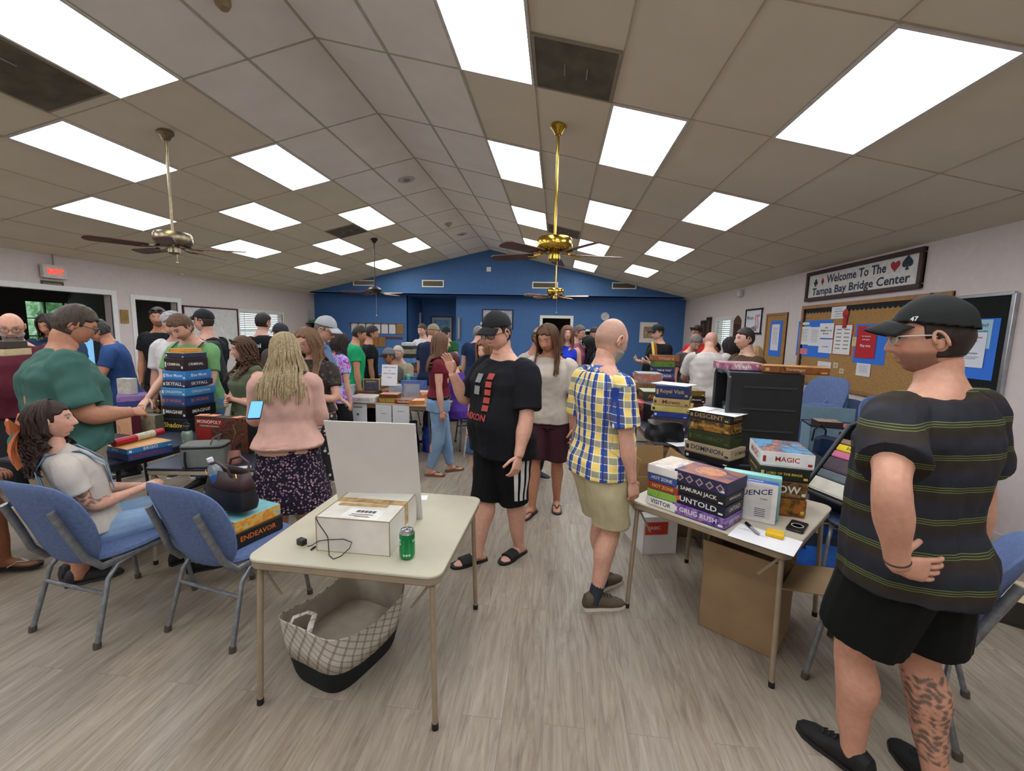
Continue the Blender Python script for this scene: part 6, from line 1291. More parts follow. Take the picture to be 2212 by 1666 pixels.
standing_sheet((823, 800), (857, 800), z5+.17, .29, 5.66, 'white paper sign with hand printed capitals standing on the tan table', (('EVERYTHING', 0, .87, .8, .06), ('IS', 0, .72, .12, .06), ('NEGOTIABLE', 0, .58, .8, .06), ('thanks', 0, .4, .4, .05)), tilt=8)
e = empty('sign_holder', (-2.18, 5.69, z5), 0, label='clear stand under the hand printed paper sign', cat='sign holder'); MB().box((0, 0, .085), (.18, .04, .17)).build('stand', M('aab4ba', .1, alpha=.6), e)
for i, (p1, p2, ls, lb) in enumerate((((754, 905), (793, 905), ((0, 0, .82, .5, .05),), 'white sheet with a green square mark hanging from the tan table'), ((812, 905), (846, 905), ((0, 0, .55, .35, .02),), 'white sheet with one line of print hanging at the middle of the tan table'), ((848, 905), (884, 905), ((0, 0, .7, .4, .02),), 'white sheet hanging from the tan table nearest the woman in jeans'))):
    s_ = standing_sheet(p1, p2, .455, .25, 5.235+.02*i*0-.012*i, lb, ls, tilt=0, name='hanging_sheet', cat='paper')
    if i == 0: MB().box((0, -.002, .11), (.03, .002, .03)).build('green_mark', M('2a8a5c', .5), s_)
# ---- scattered far boxes on the other tables
def scatter(x0, x1, y0, y1, z, n, where, grp, seed, hmax=4, w=(.2, .32)):
    r_ = random.Random(seed); keys = list('kwrbngyotpcmsdelv'); names = dict(k='black', w='white', r='red', b='blue', n='navy', g='dark green', y='yellow', o='orange', t='tan', p='purple', c='pale teal', m='maroon', s='grey', d='brown', e='lime green', v='pink', l='sky blue'); seen = set(); cols = max(1, int((x1-x0)/.36)); i = 0
    rows = max(1, int((y1-y0)/.34))
    for cx in range(cols):
        for cy in range(rows):
            zz = z; n2 = r_.randint(1, hmax)
            for k in range(n2):
                if i >= n: return
                c = r_.choice(keys); c2 = r_.choice(keys); W = r_.uniform(*w); H_ = r_.uniform(.045, .09); pos = 'bottom layer' if k == 0 and n2 > 1 else ('lone' if n2 == 1 else '%s layer' % ('second', 'third', 'fourth', 'fifth')[k-1])
                lab = '%s and %s game box, %s, %s %s' % (names[c], names[c2], 'single' if n2 == 1 else pos, ('left end', 'left middle', 'middle', 'right middle', 'right end')[min(4, int(cx*5/cols))], where)
                gamebox((x0+(cx+.5)*(x1-x0)/cols, y0+(cy+.5)*(y1-y0)/rows, zz), r_.uniform(-.2, .2), min(W, .33), min(W*r_.uniform(.7, 1), .3), H_, c, (C(c), C(c2)), None, 'w', lab, grp, 0, art_side=(C(c), C(c), C(c2)) if r_.random() < .6 else None); zz += H_+.001; i += 1
scatter(-2.85, -1.55, 5.68, 5.98, z5, 7, 'at the back of the tan table', 'games at the back of the tan table', 21, 2)
scatter(1.08, 1.44, 6.1, 6.8, z5, 6, 'of the far right table', 'games on the far right table', 5, 3)
scatter(-2.4, -1.4, 7.6, 8.2, z5, 14, 'of the blue topped table', 'games on the blue topped table', 6, 3)
scatter(-2.3, -.7, 9.1, 9.7, z5, 18, 'of the farthest tan table', 'games on the farthest tan table', 8, 4)
scatter(-4.7, -3.1, 6.3, 6.9, z5, 14, 'of the table near the whiteboard', 'games on the table near the whiteboard', 9, 3)
scatter(-5.65, -5.15, 3.3, 4.8, z5, 12, 'of the table by the polo man', 'games on the table by the polo man', 10, 3)
stkd(882, 8.0, .25, .7205, .3, [(.08, 'k', 'k', None, 'y', 'black game box', {}), (.08, 'd', 'd', None, 'y', 'dark brown gold trimmed game box', {}), (.08, '7a3424', 'r', None, 'y', 'rust red game box', {}), (.08, '3a3a44', 'k', None, 'w', 'slate game box', {}), (.09, '5a86b8', 'l', None, 'w', 'light blue game box', {}), (.07, '262424', 'k', None, 'y', 'black game box with gold letters', {}), (.09, '4a5060', 's', None, 'y', 'grey blue patterned game box', dict(kw=1.4, art_side=('3a4458', 'a8a078', '3a4458'))), (.06, '30302a', 'k', None, 'y', 'black and yellow slim game box', {}), (.06, 'b8bcc0', 'w', None, 'n', 'silver white game box', dict(kw=.7))], 'in the tower before the alcove door', 'tower of games before the alcove')
# ================================================================ ON THE WALLS
bk = 'XL'
def wallbox(name, mats, parts, label, cat, parent=None):
    pass
def onright(y0, y1, z0, z1, th, name, mat, parent=None, off=0, bevel=0):
    b = MB().box((XR-off-th/2, (y0+y1)/2, (z0+z1)/2), (th, abs(y1-y0), z1-z0)); return b.build(name, mat, parent, bevel=bevel)
def rtext(s, y, z, w, h, off, parent, col, shear=0, bold=.03):
    """lettering on the right wall: reads from far (+Y) to near"""
    t = MB(); text(t, s, (0, 0, 0), w, h, bold=bold); t.v = [(XR-off, y-x, z+zz) for x, _, zz in t.v]; return t.build('lettering', M(col, .6, var=0), parent)
e = empty('welcome_sign', label='long white sign in a dark wood frame with card suits, high on the right wall', cat='sign'); y0, y1, s0_, s1_ = 4.93, 7.02, 2.21, 2.63
onright(y0, y1, s0_, s1_, .02, 'sign_panel', M('cdcbc6', .5), e); fm = M('3a2418', .5, var=.15)
for a in ((y0, y1, s0_, s0_+.05), (y0, y1, s1_-.05, s1_), (y0, y0+.05, s0_+.05, s1_-.05), (y1-.05, y1, s0_+.05, s1_-.05)): onright(*a, .045, 'frame_rail', fm, e, bevel=.004)
rtext('Welcome To The', 6.00, 2.49, 1.10, .125, .022, e, '1f2a3c'); rtext('Tampa Bay Bridge Center', 5.98, 2.325, 1.78, .135, .022, e, '1f2a3c')
def suit(kind, y, z, s, col):
    b = MB(); q = []
    if kind == 'd': q = [[(0, 1), (.62, 0), (0, -1), (-.62, 0)]]
    if kind in 'hs':
        pts = []
        for i in range(40): t = 2*math.pi*i/40; pts.append((.062*16*math.sin(t)**3, .062*(13*math.cos(t)-5*math.cos(2*t)-2*math.cos(3*t)-math.cos(4*t))))
        q = [pts] if kind == 'h' else [[(x, -yy+.15) for x, yy in pts], [(-.08, -.3), (.08, -.3), (.35, -1), (-.35, -1)]]
    if kind == 'c': q = [[(cx+.42*math.cos(a), cy+.42*math.sin(a)) for a in [i/16*6.283 for i in range(16)]] for cx, cy in ((0, .5), (-.45, -.12), (.45, -.12))]+[[(-.08, 0), (.08, 0), (.35, -1), (-.35, -1)]]
    for p_ in q: n = len(p_); b.add([(XR-.022-.0004*q.index(p_), y-a_*s, z+c_*s) for a_, c_ in p_], [tuple(range(n))])
    b.build('card_suit', M(col, .6, var=0), e)
suit('c', 6.80, 2.47, .055, '1f2a3c'); suit('d', 6.64, 2.47, .055, '9c2626'); suit('h', 5.32, 2.49, .07, '9c2626'); suit('s', 5.15, 2.50, .075, '1f2a3c')
# cork board
e = empty('bulletin_board', label='wide cork notice board with black scalloped border on the right wall', cat='bulletin board'); y0, y1, c0, c1 = 4.55, 7.08, 1.0, 2.15; cork = M('a07a48', .9, var=.12, vs=60, bump=.4, bs=200)
onright(y0, y1, c0, c1, .015, 'cork_panel', cork, e); wf = M('9a6f42', .5, var=.1)
for a in ((y0, y1, c0, c0+.05), (y0, y1, c1-.05, c1), (y0, y0+.05, c0+.05, c1-.05), (y1-.05, y1, c0+.05, c1-.05)): onright(*a, .03, 'frame_rail', wf, e, bevel=.004)
b = MB(); 
def scal(pts): n = len(pts); b.add([(XR-.017, p_[0], p_[1]) for p_ in pts], [tuple(range(n))])
b.box((XR-.017, (y0+y1)/2, c1-.07), (.002, y1-y0-.1, .05)).box((XR-.017, y1-.07, (c0+c1)/2), (.002, .04, c1-c0-.1)).box((XR-.017, y0+.07, (c0+c1)/2), (.002, .04, c1-c0-.1))
k = int((y1-y0-.1)/.075)
for i in range(k): yy = y0+.05+(i+.5)*(y1-y0-.1)/k; scal([(yy+.036*math.cos(a), c1-.095+.028*math.sin(a)) for a in [math.pi*j/8 for j in range(9)]][::-1]); scal([(yy+.036*math.cos(a), c1-.094-.026*math.sin(a)) for a in [math.pi*j/8 for j in range(9)]])
for i in range(14): zz = c0+.08+i*.073; scal([(y1-.09-.02*math.sin(a), zz+.034*math.cos(a)) for a in [math.pi*j/8 for j in range(9)]])
b.build('scalloped_border', M('14161a', .8), e)
def note(y0, y1, z0, z1, col, label, lines=(), name='notice', off=.018, tc='5a5a60', cat='notice', base=None):
    o = MB().box((XR-off-.001, (y0+y1)/2, (z0+z1)/2), (.002, y1-y0, z1-z0)).build(name, M(col, .7, var=.01)); tag(o, label, cat, 'papers pinned to the right wall boards')
    for s, u, v, w, h in lines: rtext(s, y1-(y1-y0)*u, z0+(z1-z0)*v, (y1-y0)*w, (z1-z0)*h, off+.0035, o, tc) if s else None
    t = MB()
    for s, u, v, w, h in lines:
        if not s: t.box((XR-off-.0028, y1-(y1-y0)*u, z0+(z1-z0)*v), (.001, (y1-y0)*w, (z1-z0)*h))
    if t.v: t.build('print', M('8a8a8e', .7), o)
    return o
LN = tuple(('', .5, .85-.06*i, .7-.1*(i % 3), .015) for i in range(12))
PB = lambda px, py: at(px, py, x=XR)
def nbox(pa, pb, pad=0): a, b = PB(*pa), PB(*pb); return min(a.y, b.y), max(a.y, b.y), min(a.z, b.z), max(a.z, b.z)
def npx(pa, pb, *r, **k): y0, y1, z0, z1 = nbox(pa, pb); return note(y0, y1, z0, z1, *r, **k)
npx((1729, 694), (1793, 775), '2f6fd0', 'blue backing sheet at the left of the cork board', name='backing_sheet', off=.016)
npx((1731, 706), (1750, 745), 'd8d8d6', 'white list pinned at the upper left of the blue backing sheet', LN); npx((1753, 707), (1773, 748), 'd8d8d6', 'white list in a thin tray right of the first list', LN, off=.022)
npx((1734, 697), (1751, 702), 'd8dc9c', 'small pale yellow strip above the first white list'); npx((1728, 752), (1746, 766), 'c87a80', 'pink and white strip low on the blue backing sheet')
npx((1776, 699), (1803, 731), 'dcdcda', 'white sheet reading member of the month', (('2024', .5, .7, .3, .1), ('MEMBER OF THE', .5, .5, .8, .1), ('MONTH', .5, .3, .4, .1)), off=.024, tc='3a3a40'); npx((1774, 733), (1800, 764), 'd4d6da', 'plain white sheet under the member of the month', (('JOHN RAINS', .5, .45, .7, .1),), off=.024)
npx((1801, 664), (1829, 688), 'd8d8d8', 'white notice at the top of the cork board', (('', .5, .8, .5, .04), ('', .5, .6, .6, .06), ('', .5, .4, .4, .06), ('', .5, .2, .5, .04)))
npx((1807, 701), (1840, 769), 'a84a48', 'red backing of the long calendar sheet', name='backing_sheet'); npx((1809, 703), (1838, 767), 'dcdad4', 'long white calendar sheet with a red border on the cork board', tuple(('', .27+.46*(i % 2), .85-.13*(i//2), .3, .04) for i in range(12)), off=.022)
npx((1840, 728), (1852, 748), 'c8b888', 'small tan handwritten card on the cork board', LN[:6]); npx((1854, 701), (1912, 790), '2f6fd0', 'blue backing sheet behind the red poster', name='backing_sheet', off=.016)
npx((1858, 705), (1892, 776), 'b01f26', 'red poster reading Play nice on the cork board', (('For the good', .5, .68, .75, .055), ('of the game', .5, .58, .7, .055), ('Play nice', .5, .38, .75, .1)), off=.022, tc='e8dcdc')
npx((1855, 784), (1882, 815), 'd6d6d6', 'white notice below the blue sheet behind the poster', LN[:10], off=.02); npx((1770, 780), (1797, 799), 'd6d6d6', 'white notice half hidden by the blue chair backs', (('', .5, .4, .6, .06),))
npx((1804, 783), (1813, 796), 'c8b898', 'small beige card with a blue emblem, the upper of two', (('Q', .5, .5, .5, .5),), tc='2a3a6a'); npx((1817, 796), (1825, 808), 'c8b898', 'small beige card with a blue emblem, the lower of two', (('Q', .5, .5, .5, .5),), tc='2a3a6a')
p = PB(1832, 678); e2 = empty('rosette', (XR-.03, p.y, p.z), label='red award ribbon rosette pinned at the top of the cork board', cat='ribbon'); b = MB().lathe([(0, .012), (.03, .012), (.055, .004), (.06, 0), (0, 0)], 24, X=Matrix.Rotation(R(-90), 4, 'Y')); b.build('rosette_head', M('a82424', .6), e2); MB().box((0, .015, -.11), (.004, .04, .15)).box((0, -.02, -.11), (.006, .04, .14)).build('ribbon_tails', M('a82424', .6), e2)
# black notice panel at right
e = empty('felt_board', label='black felt notice panel in an aluminium frame at the right edge', cat='bulletin board'); y0, y1, c0, c1 = 3.98, 4.5, .9, 2.08
onright(y0, y1, c0, c1, .02, 'felt_panel', M('0f1412', .95), e); al = M('b4b8bc', .3, .9)
for a in ((y0-.02, y0+.015, c0, c1), (y1-.015, y1+.02, c0, c1), (y0, y1, c1-.015, c1+.015), (y0, y1, c0-.015, c0+.015)): onright(*a, .035, 'frame_rail', al, e, bevel=.004)
note(4.06, 4.44, 1.35, 1.88, '2f6fd0', 'blue backing sheet on the black felt panel', name='backing_sheet', off=.022); note(4.12, 4.43, 1.62, 1.87, '9cc4d0', 'pale blue sheet headed in capitals on the felt panel', (('MASTERPOINT', .5, .8, .8, .14), ('RANK CHANGES', .5, .58, .8, .14)), off=.025, tc='3a5a6a'); note(4.15, 4.40, 1.45, 1.76, 'd2d4dc', 'white sheet over the pale blue one on the felt panel', (('', .5, .85, .7, .04), ('', .5, .75, .4, .03), ('', .5, .4, .5, .04), ('', .5, .3, .6, .02), ('', .5, .25, .4, .02)), off=.029)
# narrow cork board, framed print, plaque
e = empty('bulletin_board', label='narrow cork board with one calendar on blue paper', cat='bulletin board'); onright(7.5, 8.2, 1.15, 2.08, .015, 'cork_panel', cork, e)
for a in ((7.5, 8.2, 1.15, 1.19), (7.5, 8.2, 2.04, 2.08), (7.5, 7.54, 1.19, 2.04), (8.16, 8.2, 1.19, 2.04)): onright(*a, .028, 'frame_rail', wf, e)
note(7.62, 8.02, 1.35, 1.95, '2f6fd0', 'blue backing sheet on the narrow cork board', name='backing_sheet'); note(7.70, 7.96, 1.45, 1.89, 'd6d4d4', 'white calendar with red edge on the narrow cork board', LN[:11], off=.022)
def framed(axis, a0, a1, z0, z1, fm_, mat_, artm, label, pos, name='framed_picture', fw_=.03, mw=.06):
    e = empty(name, label=label, cat='picture')
    def q(lo, hi, zl, zh, th, nm, m_, off=0):
        if axis == 'x': MB().box((pos-off-th/2, (lo+hi)/2, (zl+zh)/2), (th, hi-lo, zh-zl)).build(nm, m_, e)
        else: MB().box(((lo+hi)/2, pos-off-th/2, (zl+zh)/2), (hi-lo, th, zh-zl)).build(nm, m_, e)
    q(a0, a1, z0, z1, .012, 'mat_board', mat_); q(a0+mw+fw_, a1-mw-fw_, z0+mw*1.2+fw_, z1-mw*1.2-fw_, .002, 'picture', artm, .012)
    for s in ((a0, a1, z0, z0+fw_), (a0, a1, z1-fw_, z1), (a0, a0+fw_, z0+fw_, z1-fw_), (a1-fw_, a1, z0+fw_, z1-fw_)): q(*s, .028, 'frame_rail', fm_)
    return e
e = framed('x', 8.38, 9.08, 1.72, 2.2, M('14161c', .4), M('cdd0d4', .6), M('d2d6da', .6), 'black framed print with script lettering and two pink bird necks', XR, mw=.0); rtext('We are', 8.88, 2.03, .28, .12, .016, e, '1f2430'); rtext('beautiful', 8.80, 1.83, .45, .1, .016, e, '1f2430')
for s in (0, .09): b = MB().tube([(XR-.018, 8.62-s, 1.82), (XR-.018, 8.60-s, 1.92), (XR-.018, 8.65-s, 2.02), (XR-.018, 8.60-s, 2.09), (XR-.018, 8.56-s, 2.05)], .010, 6); b.build('bird_neck', M('d8909a', .6), e)
e = empty('wooden_plaque', label='tall dark wooden plaque with a peaked top beside the right window', cat='plaque'); b = MB().prism([(9.30, 1.45), (9.62, 1.45), (9.62, 2.0), (9.54, 2.06), (9.46, 2.1), (9.38, 2.06), (9.30, 2.0)], 0, .03, X=Matrix(((0, 0, -1, XR), (1, 0, 0, 0), (0, 1, 0, 0), (0, 0, 0, 1)))); b.build('plaque_body', M('5a3a20', .5, var=.2), e, bevel=.003); b = MB()
for i in range(9): b.box((XR-.032, 9.46, 1.5+i*.05), (.003, .22, .035))
b.build('name_plates', M('3a2a1a', .4, .4), e)
for i, (a, b_, z0, z1) in enumerate(((11.35, 11.75, 1.62, 2.05), (11.0, 11.33, 1.62, 2.12))): e = empty('wooden_plaque', label=('dark wooden plaque nearest the back corner of the right wall', 'dark wooden plaque beside the back corner plaque')[i], cat='plaque'); onright(a, b_, z0, z1, .03, 'plaque_body', M('33201a', .5, var=.15), e, bevel=.003); onright(a+.08, b_-.08, z0+.08, z1-.08, .003, 'name_plate', M('6a5030', .4, .5), e, off=.03)
b = MB().rbox((0, 0, 0), (.30, .16, .09), .03); e = empty('wall_device', (XR-.04, 9.38, 2.54), label='small white alarm box high on the right wall', cat='alarm box'); MB().box((0, 0, 0), (.07, .16, .13)).build('housing', M('c8c6c2', .5), e, bevel=.008); MB().lathe([(0, .01), (.035, .008), (.04, 0)], 20, X=Matrix.Translation((-.036, 0, 0)) @ Matrix.Rotation(R(-90), 4, 'Y')).build('lens', M('d8d8d8', .3), e)
# left wall: exit sign, plaque, whiteboard
e = empty('exit_sign', (XL+.06, 6.02, 2.41), label='white box exit sign with red lit letters hung above the wide doorway', cat='exit sign'); MB().box((0, 0, 0), (.06, .33, .20)).build('housing', M('c8c2ba', .5), e, bevel=.006); t = MB(); text(t, 'EXIT', (0, 0, 0), .22, .13, bold=.06); t.v = [(.032, x, z) for x, _, z in t.v]; t.build('lettering', M('ff3020', .5, emit=1.6, var=0), e); MB().tube([(0, 0, .1), (0, 0, .26)], .01, 8).build('stem', M('8a8680', .5), e)
e = empty('door_plaque', (XL+.012, 6.02, 2.215), label='small dark engraved plaque between the exit sign and the doorway', cat='plaque'); MB().box((0, 0, 0), (.012, .30, .11)).build('plate', M('4a4232', .4, .4), e); t = MB(); text(t, 'MATTHEW ROSENBERG', (0, 0, .015), .24, .022); text(t, 'ROOM', (0, 0, -.025), .08, .018); t.v = [(.0075, x, z) for x, _, z in t.v]; t.build('lettering', M('b8a878', .4), e)
e = empty('small_plaque', (XL+.01, 7.1, 1.77), label='small golden wooden plaque between the two doorways', cat='plaque'); MB().box((0, 0, 0), (.02, .14, .24)).build('board', M('9a7a44', .5), e); MB().box((.011, 0, 0), (.002, .09, .16)).build('plate', M('c8a860', .3, .8), e)
e = empty('whiteboard', label='whiteboard with a dark red frame on the left wall', cat='whiteboard'); b = MB().box((XL+.012, 9.1, 1.55), (.02, 1.5, .95)); b.build('panel', M('cfcfca', .3), e); rf = M('4a2024', .5)
for c_, d_ in (((XL+.02, 9.1, 2.03), (.03, 1.56, .03)), ((XL+.02, 9.1, 1.07), (.03, 1.56, .03)), ((XL+.02, 8.335, 1.55), (.03, .03, .96)), ((XL+.02, 9.865, 1.55), (.03, .03, .96))): MB().box(c_, d_).build('frame_rail', rf, e)
# vending machine in the side room
e = empty('vending_machine', (-9.6, 7.75, 0), R(60), label='blue fronted drinks machine glimpsed through the wide doorway', cat='vending machine'); MB().box((0, 0, .9), (.8, .7, 1.8)).build('cabinet', M('2a3036', .4), e, bevel=.01); MB().box((-.08, -.355, 1.1), (.55, .01, 1.2)).build('lit_front', M('7ab4e0', .4, emit=.6), e); MB().lathe([(0, 0), (.07, 0), (.075, .2), (.03, .3), (.03, .34), (0, .34)], 16, X=Matrix.Translation((-.08, -.36, .9))).build('bottle_print', M('2a8a50', .4), e)
# back wall: clocks, pictures, vents, clipboards
def bx2(px, py): return at(px, py, y=YW)
for i, (pa, pb) in enumerate((((763, 605), (811, 618)), ((912, 605), (959, 621)), ((1150, 609), (1205, 624)), ((1322, 610), (1374, 625)))):
    a, b_ = at(*pa, y=YB), at(*pb, y=YB); e = empty('air_vent', label='white framed air vent on the blue gable, %s' % ('leftmost behind the dark fan', 'second from the left', 'behind the small brass fan', 'rightmost')[i], cat='air vent'); x0, x1, z0, z1 = a.x, b_.x, b_.z, a.z; cx, cz = (x0+x1)/2, (z0+z1)/2
    MB().box((cx, YB-.005, cz), (x1-x0-.04, .01, z1-z0-.04)).build('backing', M('4a4438', .7), e); f = MB().box((cx, YB-.012, z1-.015), (x1-x0, .024, .03)).box((cx, YB-.012, z0+.015), (x1-x0, .024, .03)).box((x0+.015, YB-.012, cz), (.03, .024, z1-z0-.06)).box((x1-.015, YB-.012, cz), (.03, .024, z1-z0-.06)); f.build('frame', whitem, e); s = MB(); n_ = 22
    for k in range(n_): s.box((x0+.04+(x1-x0-.08)*k/(n_-1), YB-.014, cz), (.006, .01, z1-z0-.06))
    s.build('louvres', M('8a8474' if i else 'b8b8b0', .5), e)
p = at(1056, 582, y=YB); o = MB().box((p.x, YB-.012, p.z), (.13, .024, .13)).build('sensor_box', whitem, bevel=.004); tag(o, 'small white square sensor high on the blue gable', 'sensor')
p = bx2(1307, 684); e = empty('wall_clock', (p.x, YW, p.z), label='round white wall clock on the blue wall right of the doorway', cat='clock'); X = Matrix.Rotation(R(90), 4, 'X'); r0 = (bx2(1316, 684).x-p.x)
MB().lathe([(0, 0), (r0, 0), (r0, .03), (r0-.015, .035), (r0-.02, .02), (0, .02)], 36, X=X).build('clock_case', M('c4c6c8', .4), e); b = MB()
for k in range(12): a = k*math.pi/6; b.box((math.sin(a)*r0*.72, -.0215, math.cos(a)*r0*.72), (.008, .002, .012))
b.build('hour_marks', M('2a2a2c', .5), e); MB().box((0, -.024, 0), (.008, .002, r0*1.0), X=Matrix.Rotation(R(50), 4, 'Y') @ Matrix.Translation((0, 0, r0*.2))).build('clock_hand', M('1a1a1c', .5), e); MB().box((0, -.026, 0), (.010, .002, r0*.6), X=Matrix.Rotation(R(-125), 4, 'Y') @ Matrix.Translation((0, 0, r0*.2))).build('clock_hand', M('1a1a1c', .5), e)
a, b_ = bx2(1383, 696), bx2(1418, 741); framed('y', a.x, b_.x, b_.z, a.z, M('d4d2cc', .5), M('d8d6d0', .6), art(('a88a58', '4a3a30', 'c8b080', '5a4a50', '8a8a5c'), 9), 'white framed picture with dotted warm artwork on the blue wall', YW, fw_=.02, mw=.09)
a, b_ = bx2(1042, 668), bx2(1108, 705); framed('y', a.x, b_.x, b_.z-.1, a.z, M('1c1c24', .5), M('c8ccd8', .6), art(('c8ccd8', '5a6088', 'd8dce4', '3a3a50'), 5, .5, 6), 'dark framed poster behind the black cap', YW, fw_=.03, mw=.0)
a, b_ = at(931, 683, y=AY), at(978, 735, y=AY); framed('y', a.x, b_.x, b_.z-.35, a.z, M('2a2420', .5), M('a8b8c0', .6), art(('6a9ac0', '3a6a9c', '8ab8d8', '4a5a6c'), 4, .5, 2), 'framed blue water picture inside the alcove', AY, fw_=.04, mw=.07)
a = at(880, 674, y=AY-.6); b_ = at(904, 745, y=AY-.6); e = empty('door_1', label='plain white door with a dark handle in the alcove', kind='structure'); MB().box(((a.x+b_.x)/2, AY-.3, a.z/2), (b_.x-a.x, .05, a.z)).build('door_leaf', M('a8aaac', .5), e); MB().box((a.x+.16, AY-.34, 1.45), (.1, .03, .12)).build('door_handle', M('1c1c1c', .4), e)
e = empty('wall_tube', label='slim grey pipe cover standing on the blue wall right of the alcove', cat='pipe'); p, q = bx2(992, 687), bx2(992, 733); MB().tube([(p.x, YW-.05, q.z), (p.x, YW-.05, p.z)], .045, 12).build('cover', M('8a8c8e', .5), e); MB().box((p.x, YW-.02, p.z), (.08, .04, .04)).build('bracket', M('6a6c6e', .5), e)
# clipboard rails
e = empty('clipboard_rail', label='upper brown wooden rail holding clipboards on the blue wall', cat='rail'); a, b_ = bx2(756, 697), bx2(871, 700); MB().box(((a.x+b_.x)/2, YW-.01, a.z-.03), (b_.x-a.x, .02, .06)).build('rail', M('5a3020', .5), e)
a2, b2_ = bx2(771, 726), bx2(870, 728); e = empty('clipboard_rail', label='lower brown wooden rail holding clipboards on the blue wall', cat='rail'); MB().box(((a2.x+b2_.x)/2, YW-.01, a2.z-.03), (b2_.x-a2.x, .02, .06)).build('rail', M('5a3020', .5), e)
clip = None
def clipboard(x, z, paper, label):
    e = empty('clipboard', (x, YW-.024, z), label=label, cat='clipboard', group='clipboards on the blue wall'); MB().box((0, 0, -.15), (.225, .004, .31)).build('board', M('8a6434', .6), e)
    if paper: MB().box((0, -.003, -.16), (.205, .002, .28)).build('sheet', M('c4c6c8', .7), e)
    MB().box((0, -.006, -.01), (.11, .012, .025)).build('clip', M('a8a8a8', .3, .9), e)
ws = ['first', 'second', 'third', 'fourth', 'fifth', 'sixth', 'last']
for k in range(7): x = a.x+.16+k*(b_.x-a.x-.26)/6; clipboard(x, a.z-.02, k < 6, 'clipboard %s, %s on the upper rail' % ('with a white sheet' if k < 6 else 'of bare brown board', ws[k]+(' from the left' if k < 6 else ' on the right')))
for k in range(4): clipboard(a2.x+.12+k*.24, a2.z-.02, False, 'bare brown clipboard on the lower rail, %s from the left' % ws[k])
# dark shelf at the back left with things on top
a, b_ = at(650, 697, y=12.9), at(712, 697, y=12.9); e = empty('shelf_unit', ((a.x+b_.x)/2, 12.95, 0), label='tall dark shelf unit in the back left corner', cat='shelf'); W = b_.x-a.x; H_ = a.z; dk = M('1c1a1c', .6)
for s in (-1, 1): MB().box((s*(W/2-.015), 0, H_/2), (.03, .35, H_)).build('side_panel', dk, e)
for k in range(5): MB().box((0, 0, H_-.02-k*.4), (W-.06, .35, .03)).build('shelf_board', dk, e)
MB().box((0, .17, H_/2), (W, .01, H_)).build('back_panel', dk, e)
g = empty('glass_vase', ((a.x+.22), 12.95, H_), label='clear glass vase on top of the dark corner shelf', cat='vase'); MB().lathe([(0, 0), (.06, 0), (.03, .03), (.05, .15), (.07, .28), (.05, .38), (.03, .4)], 20).build('vase_body', M('aeb4ba', .1, alpha=.5), g)
gamebox((a.x+.48, 12.95, H_), 0, .26, .2, .1, '3a8a5c', 'g', None, 'w', 'green box on top of the dark corner shelf', None); gamebox((a.x+.76, 12.95, H_), 0, .3, .2, .16, 'b8a8c0', 'v', None, 'w', 'pale lilac box on top of the dark corner shelf', None)
for k, (x, c_) in enumerate(((-.3, '8a3a2c'), (-.2, '3a6a4a'), (-.08, 'b8a878'), (.05, '2a4a7a'), (.16, '6a5a4a'), (.27, 'c8c8c0'))): gamebox(((a.x+b_.x)/2+x, 12.9, H_-.42+.015), 0, .08, .22, .26, c_, None, None, 'w', '%s binder on the second board of the corner shelf' % ('red', 'green', 'cream', 'navy', 'brown', 'white')[k], 'binders on the corner shelf', cat='binder')
# loose box at the right edge on the floor, behind the chair
gamebox((2.95, 2.75, 0), R(-35), .5, .35, .16, '2a2620', ('b8a040', 'd8d0b8', '2a2a28'), None, 'w', 'flat box with a yellow label on the floor at the right edge', None)
# white shelf in kitchen, cups etc. left generic: small clutter at the doorway
e = empty('kitchen_counter', (1.4, 15.3, 0), label='pale kitchen counter seen through the back doorway', cat='counter'); MB().box((0, 0, .45), (2.4, .6, .9)).build('cabinet', M('8a8478', .6), e); MB().box((0, 0, .92), (2.44, .64, .04)).build('worktop', M('c8c4bc', .4), e)
# ================================================================ THE CROWD
tee = lambda c, **k: dict(mat=(c, {}), **k)
jeans = dict(mat=('4a6488', dict(kind='denim', c2='6f8cae')), len=1.95, slim=.6); lj = dict(mat=('6f8fb2', dict(kind='denim', c2='93aeca')), len=1.93, slim=1, w=1.08, off=.008)
dk = dict(mat=('232428', {}), len=1.95); kh = dict(mat=('a89a7c', {}), len=.98, w=1.25)
SK = dict(a='c4937a', b='b98468', c='cfa08a', d='a87458', e='8a5a40', f='d4a892')
# --- foreground
p1 = person(at=(1.29, 1.60), sidelean=4, rz=24, H=1.80, vox=.006, det=2, seed=11, skin=SK['a'], label='person in a black cap and dark striped shirt, hand on hip, gripping a blue chair', cap='131614', captext=[('47', -62, .062, 'c8ccc8', .02, .014)], hair='short', hairc='2a1f18', stubble=.55, beardc='3a2a20', glasses='b8b4ac', girth=1.2, belly=.04,
    top=dict(mat=('2b2b30', dict(kind='stripe')), hem=.465, sleeve=.72, slf=.022, off=.018, flare=.02, wr=.006), bottom=dict(mat=('0e1110', {}), len=.78, w=1.3, fl=.02, waist=.53), head=(38, 6), lean=2, armL=((.68, -.42, -.55), (-.30, .0, -.95), {'palm': (-.4, .9, 0), 'thumb': (0, 0, 1), 'dir': (-.95, -.35, -.1), 'curl': .25}), armR=((.30, -.02, -1), (.12, -.02, -1), {'palm': (0, .3, -.9), 'thumb': (-1, 0, 0), 'dir': (.1, -.2, -.95), 'curl': .4}),
    footL=(-.06, .06), footR=(.14, -.10), toeR=(.5, 1, 0), toeL=(-.1, 1, 0), shoe=('shoe', ('121314', '1c1c1c')), tattoo={'lR': (.1, .85)}, headk=1.06)
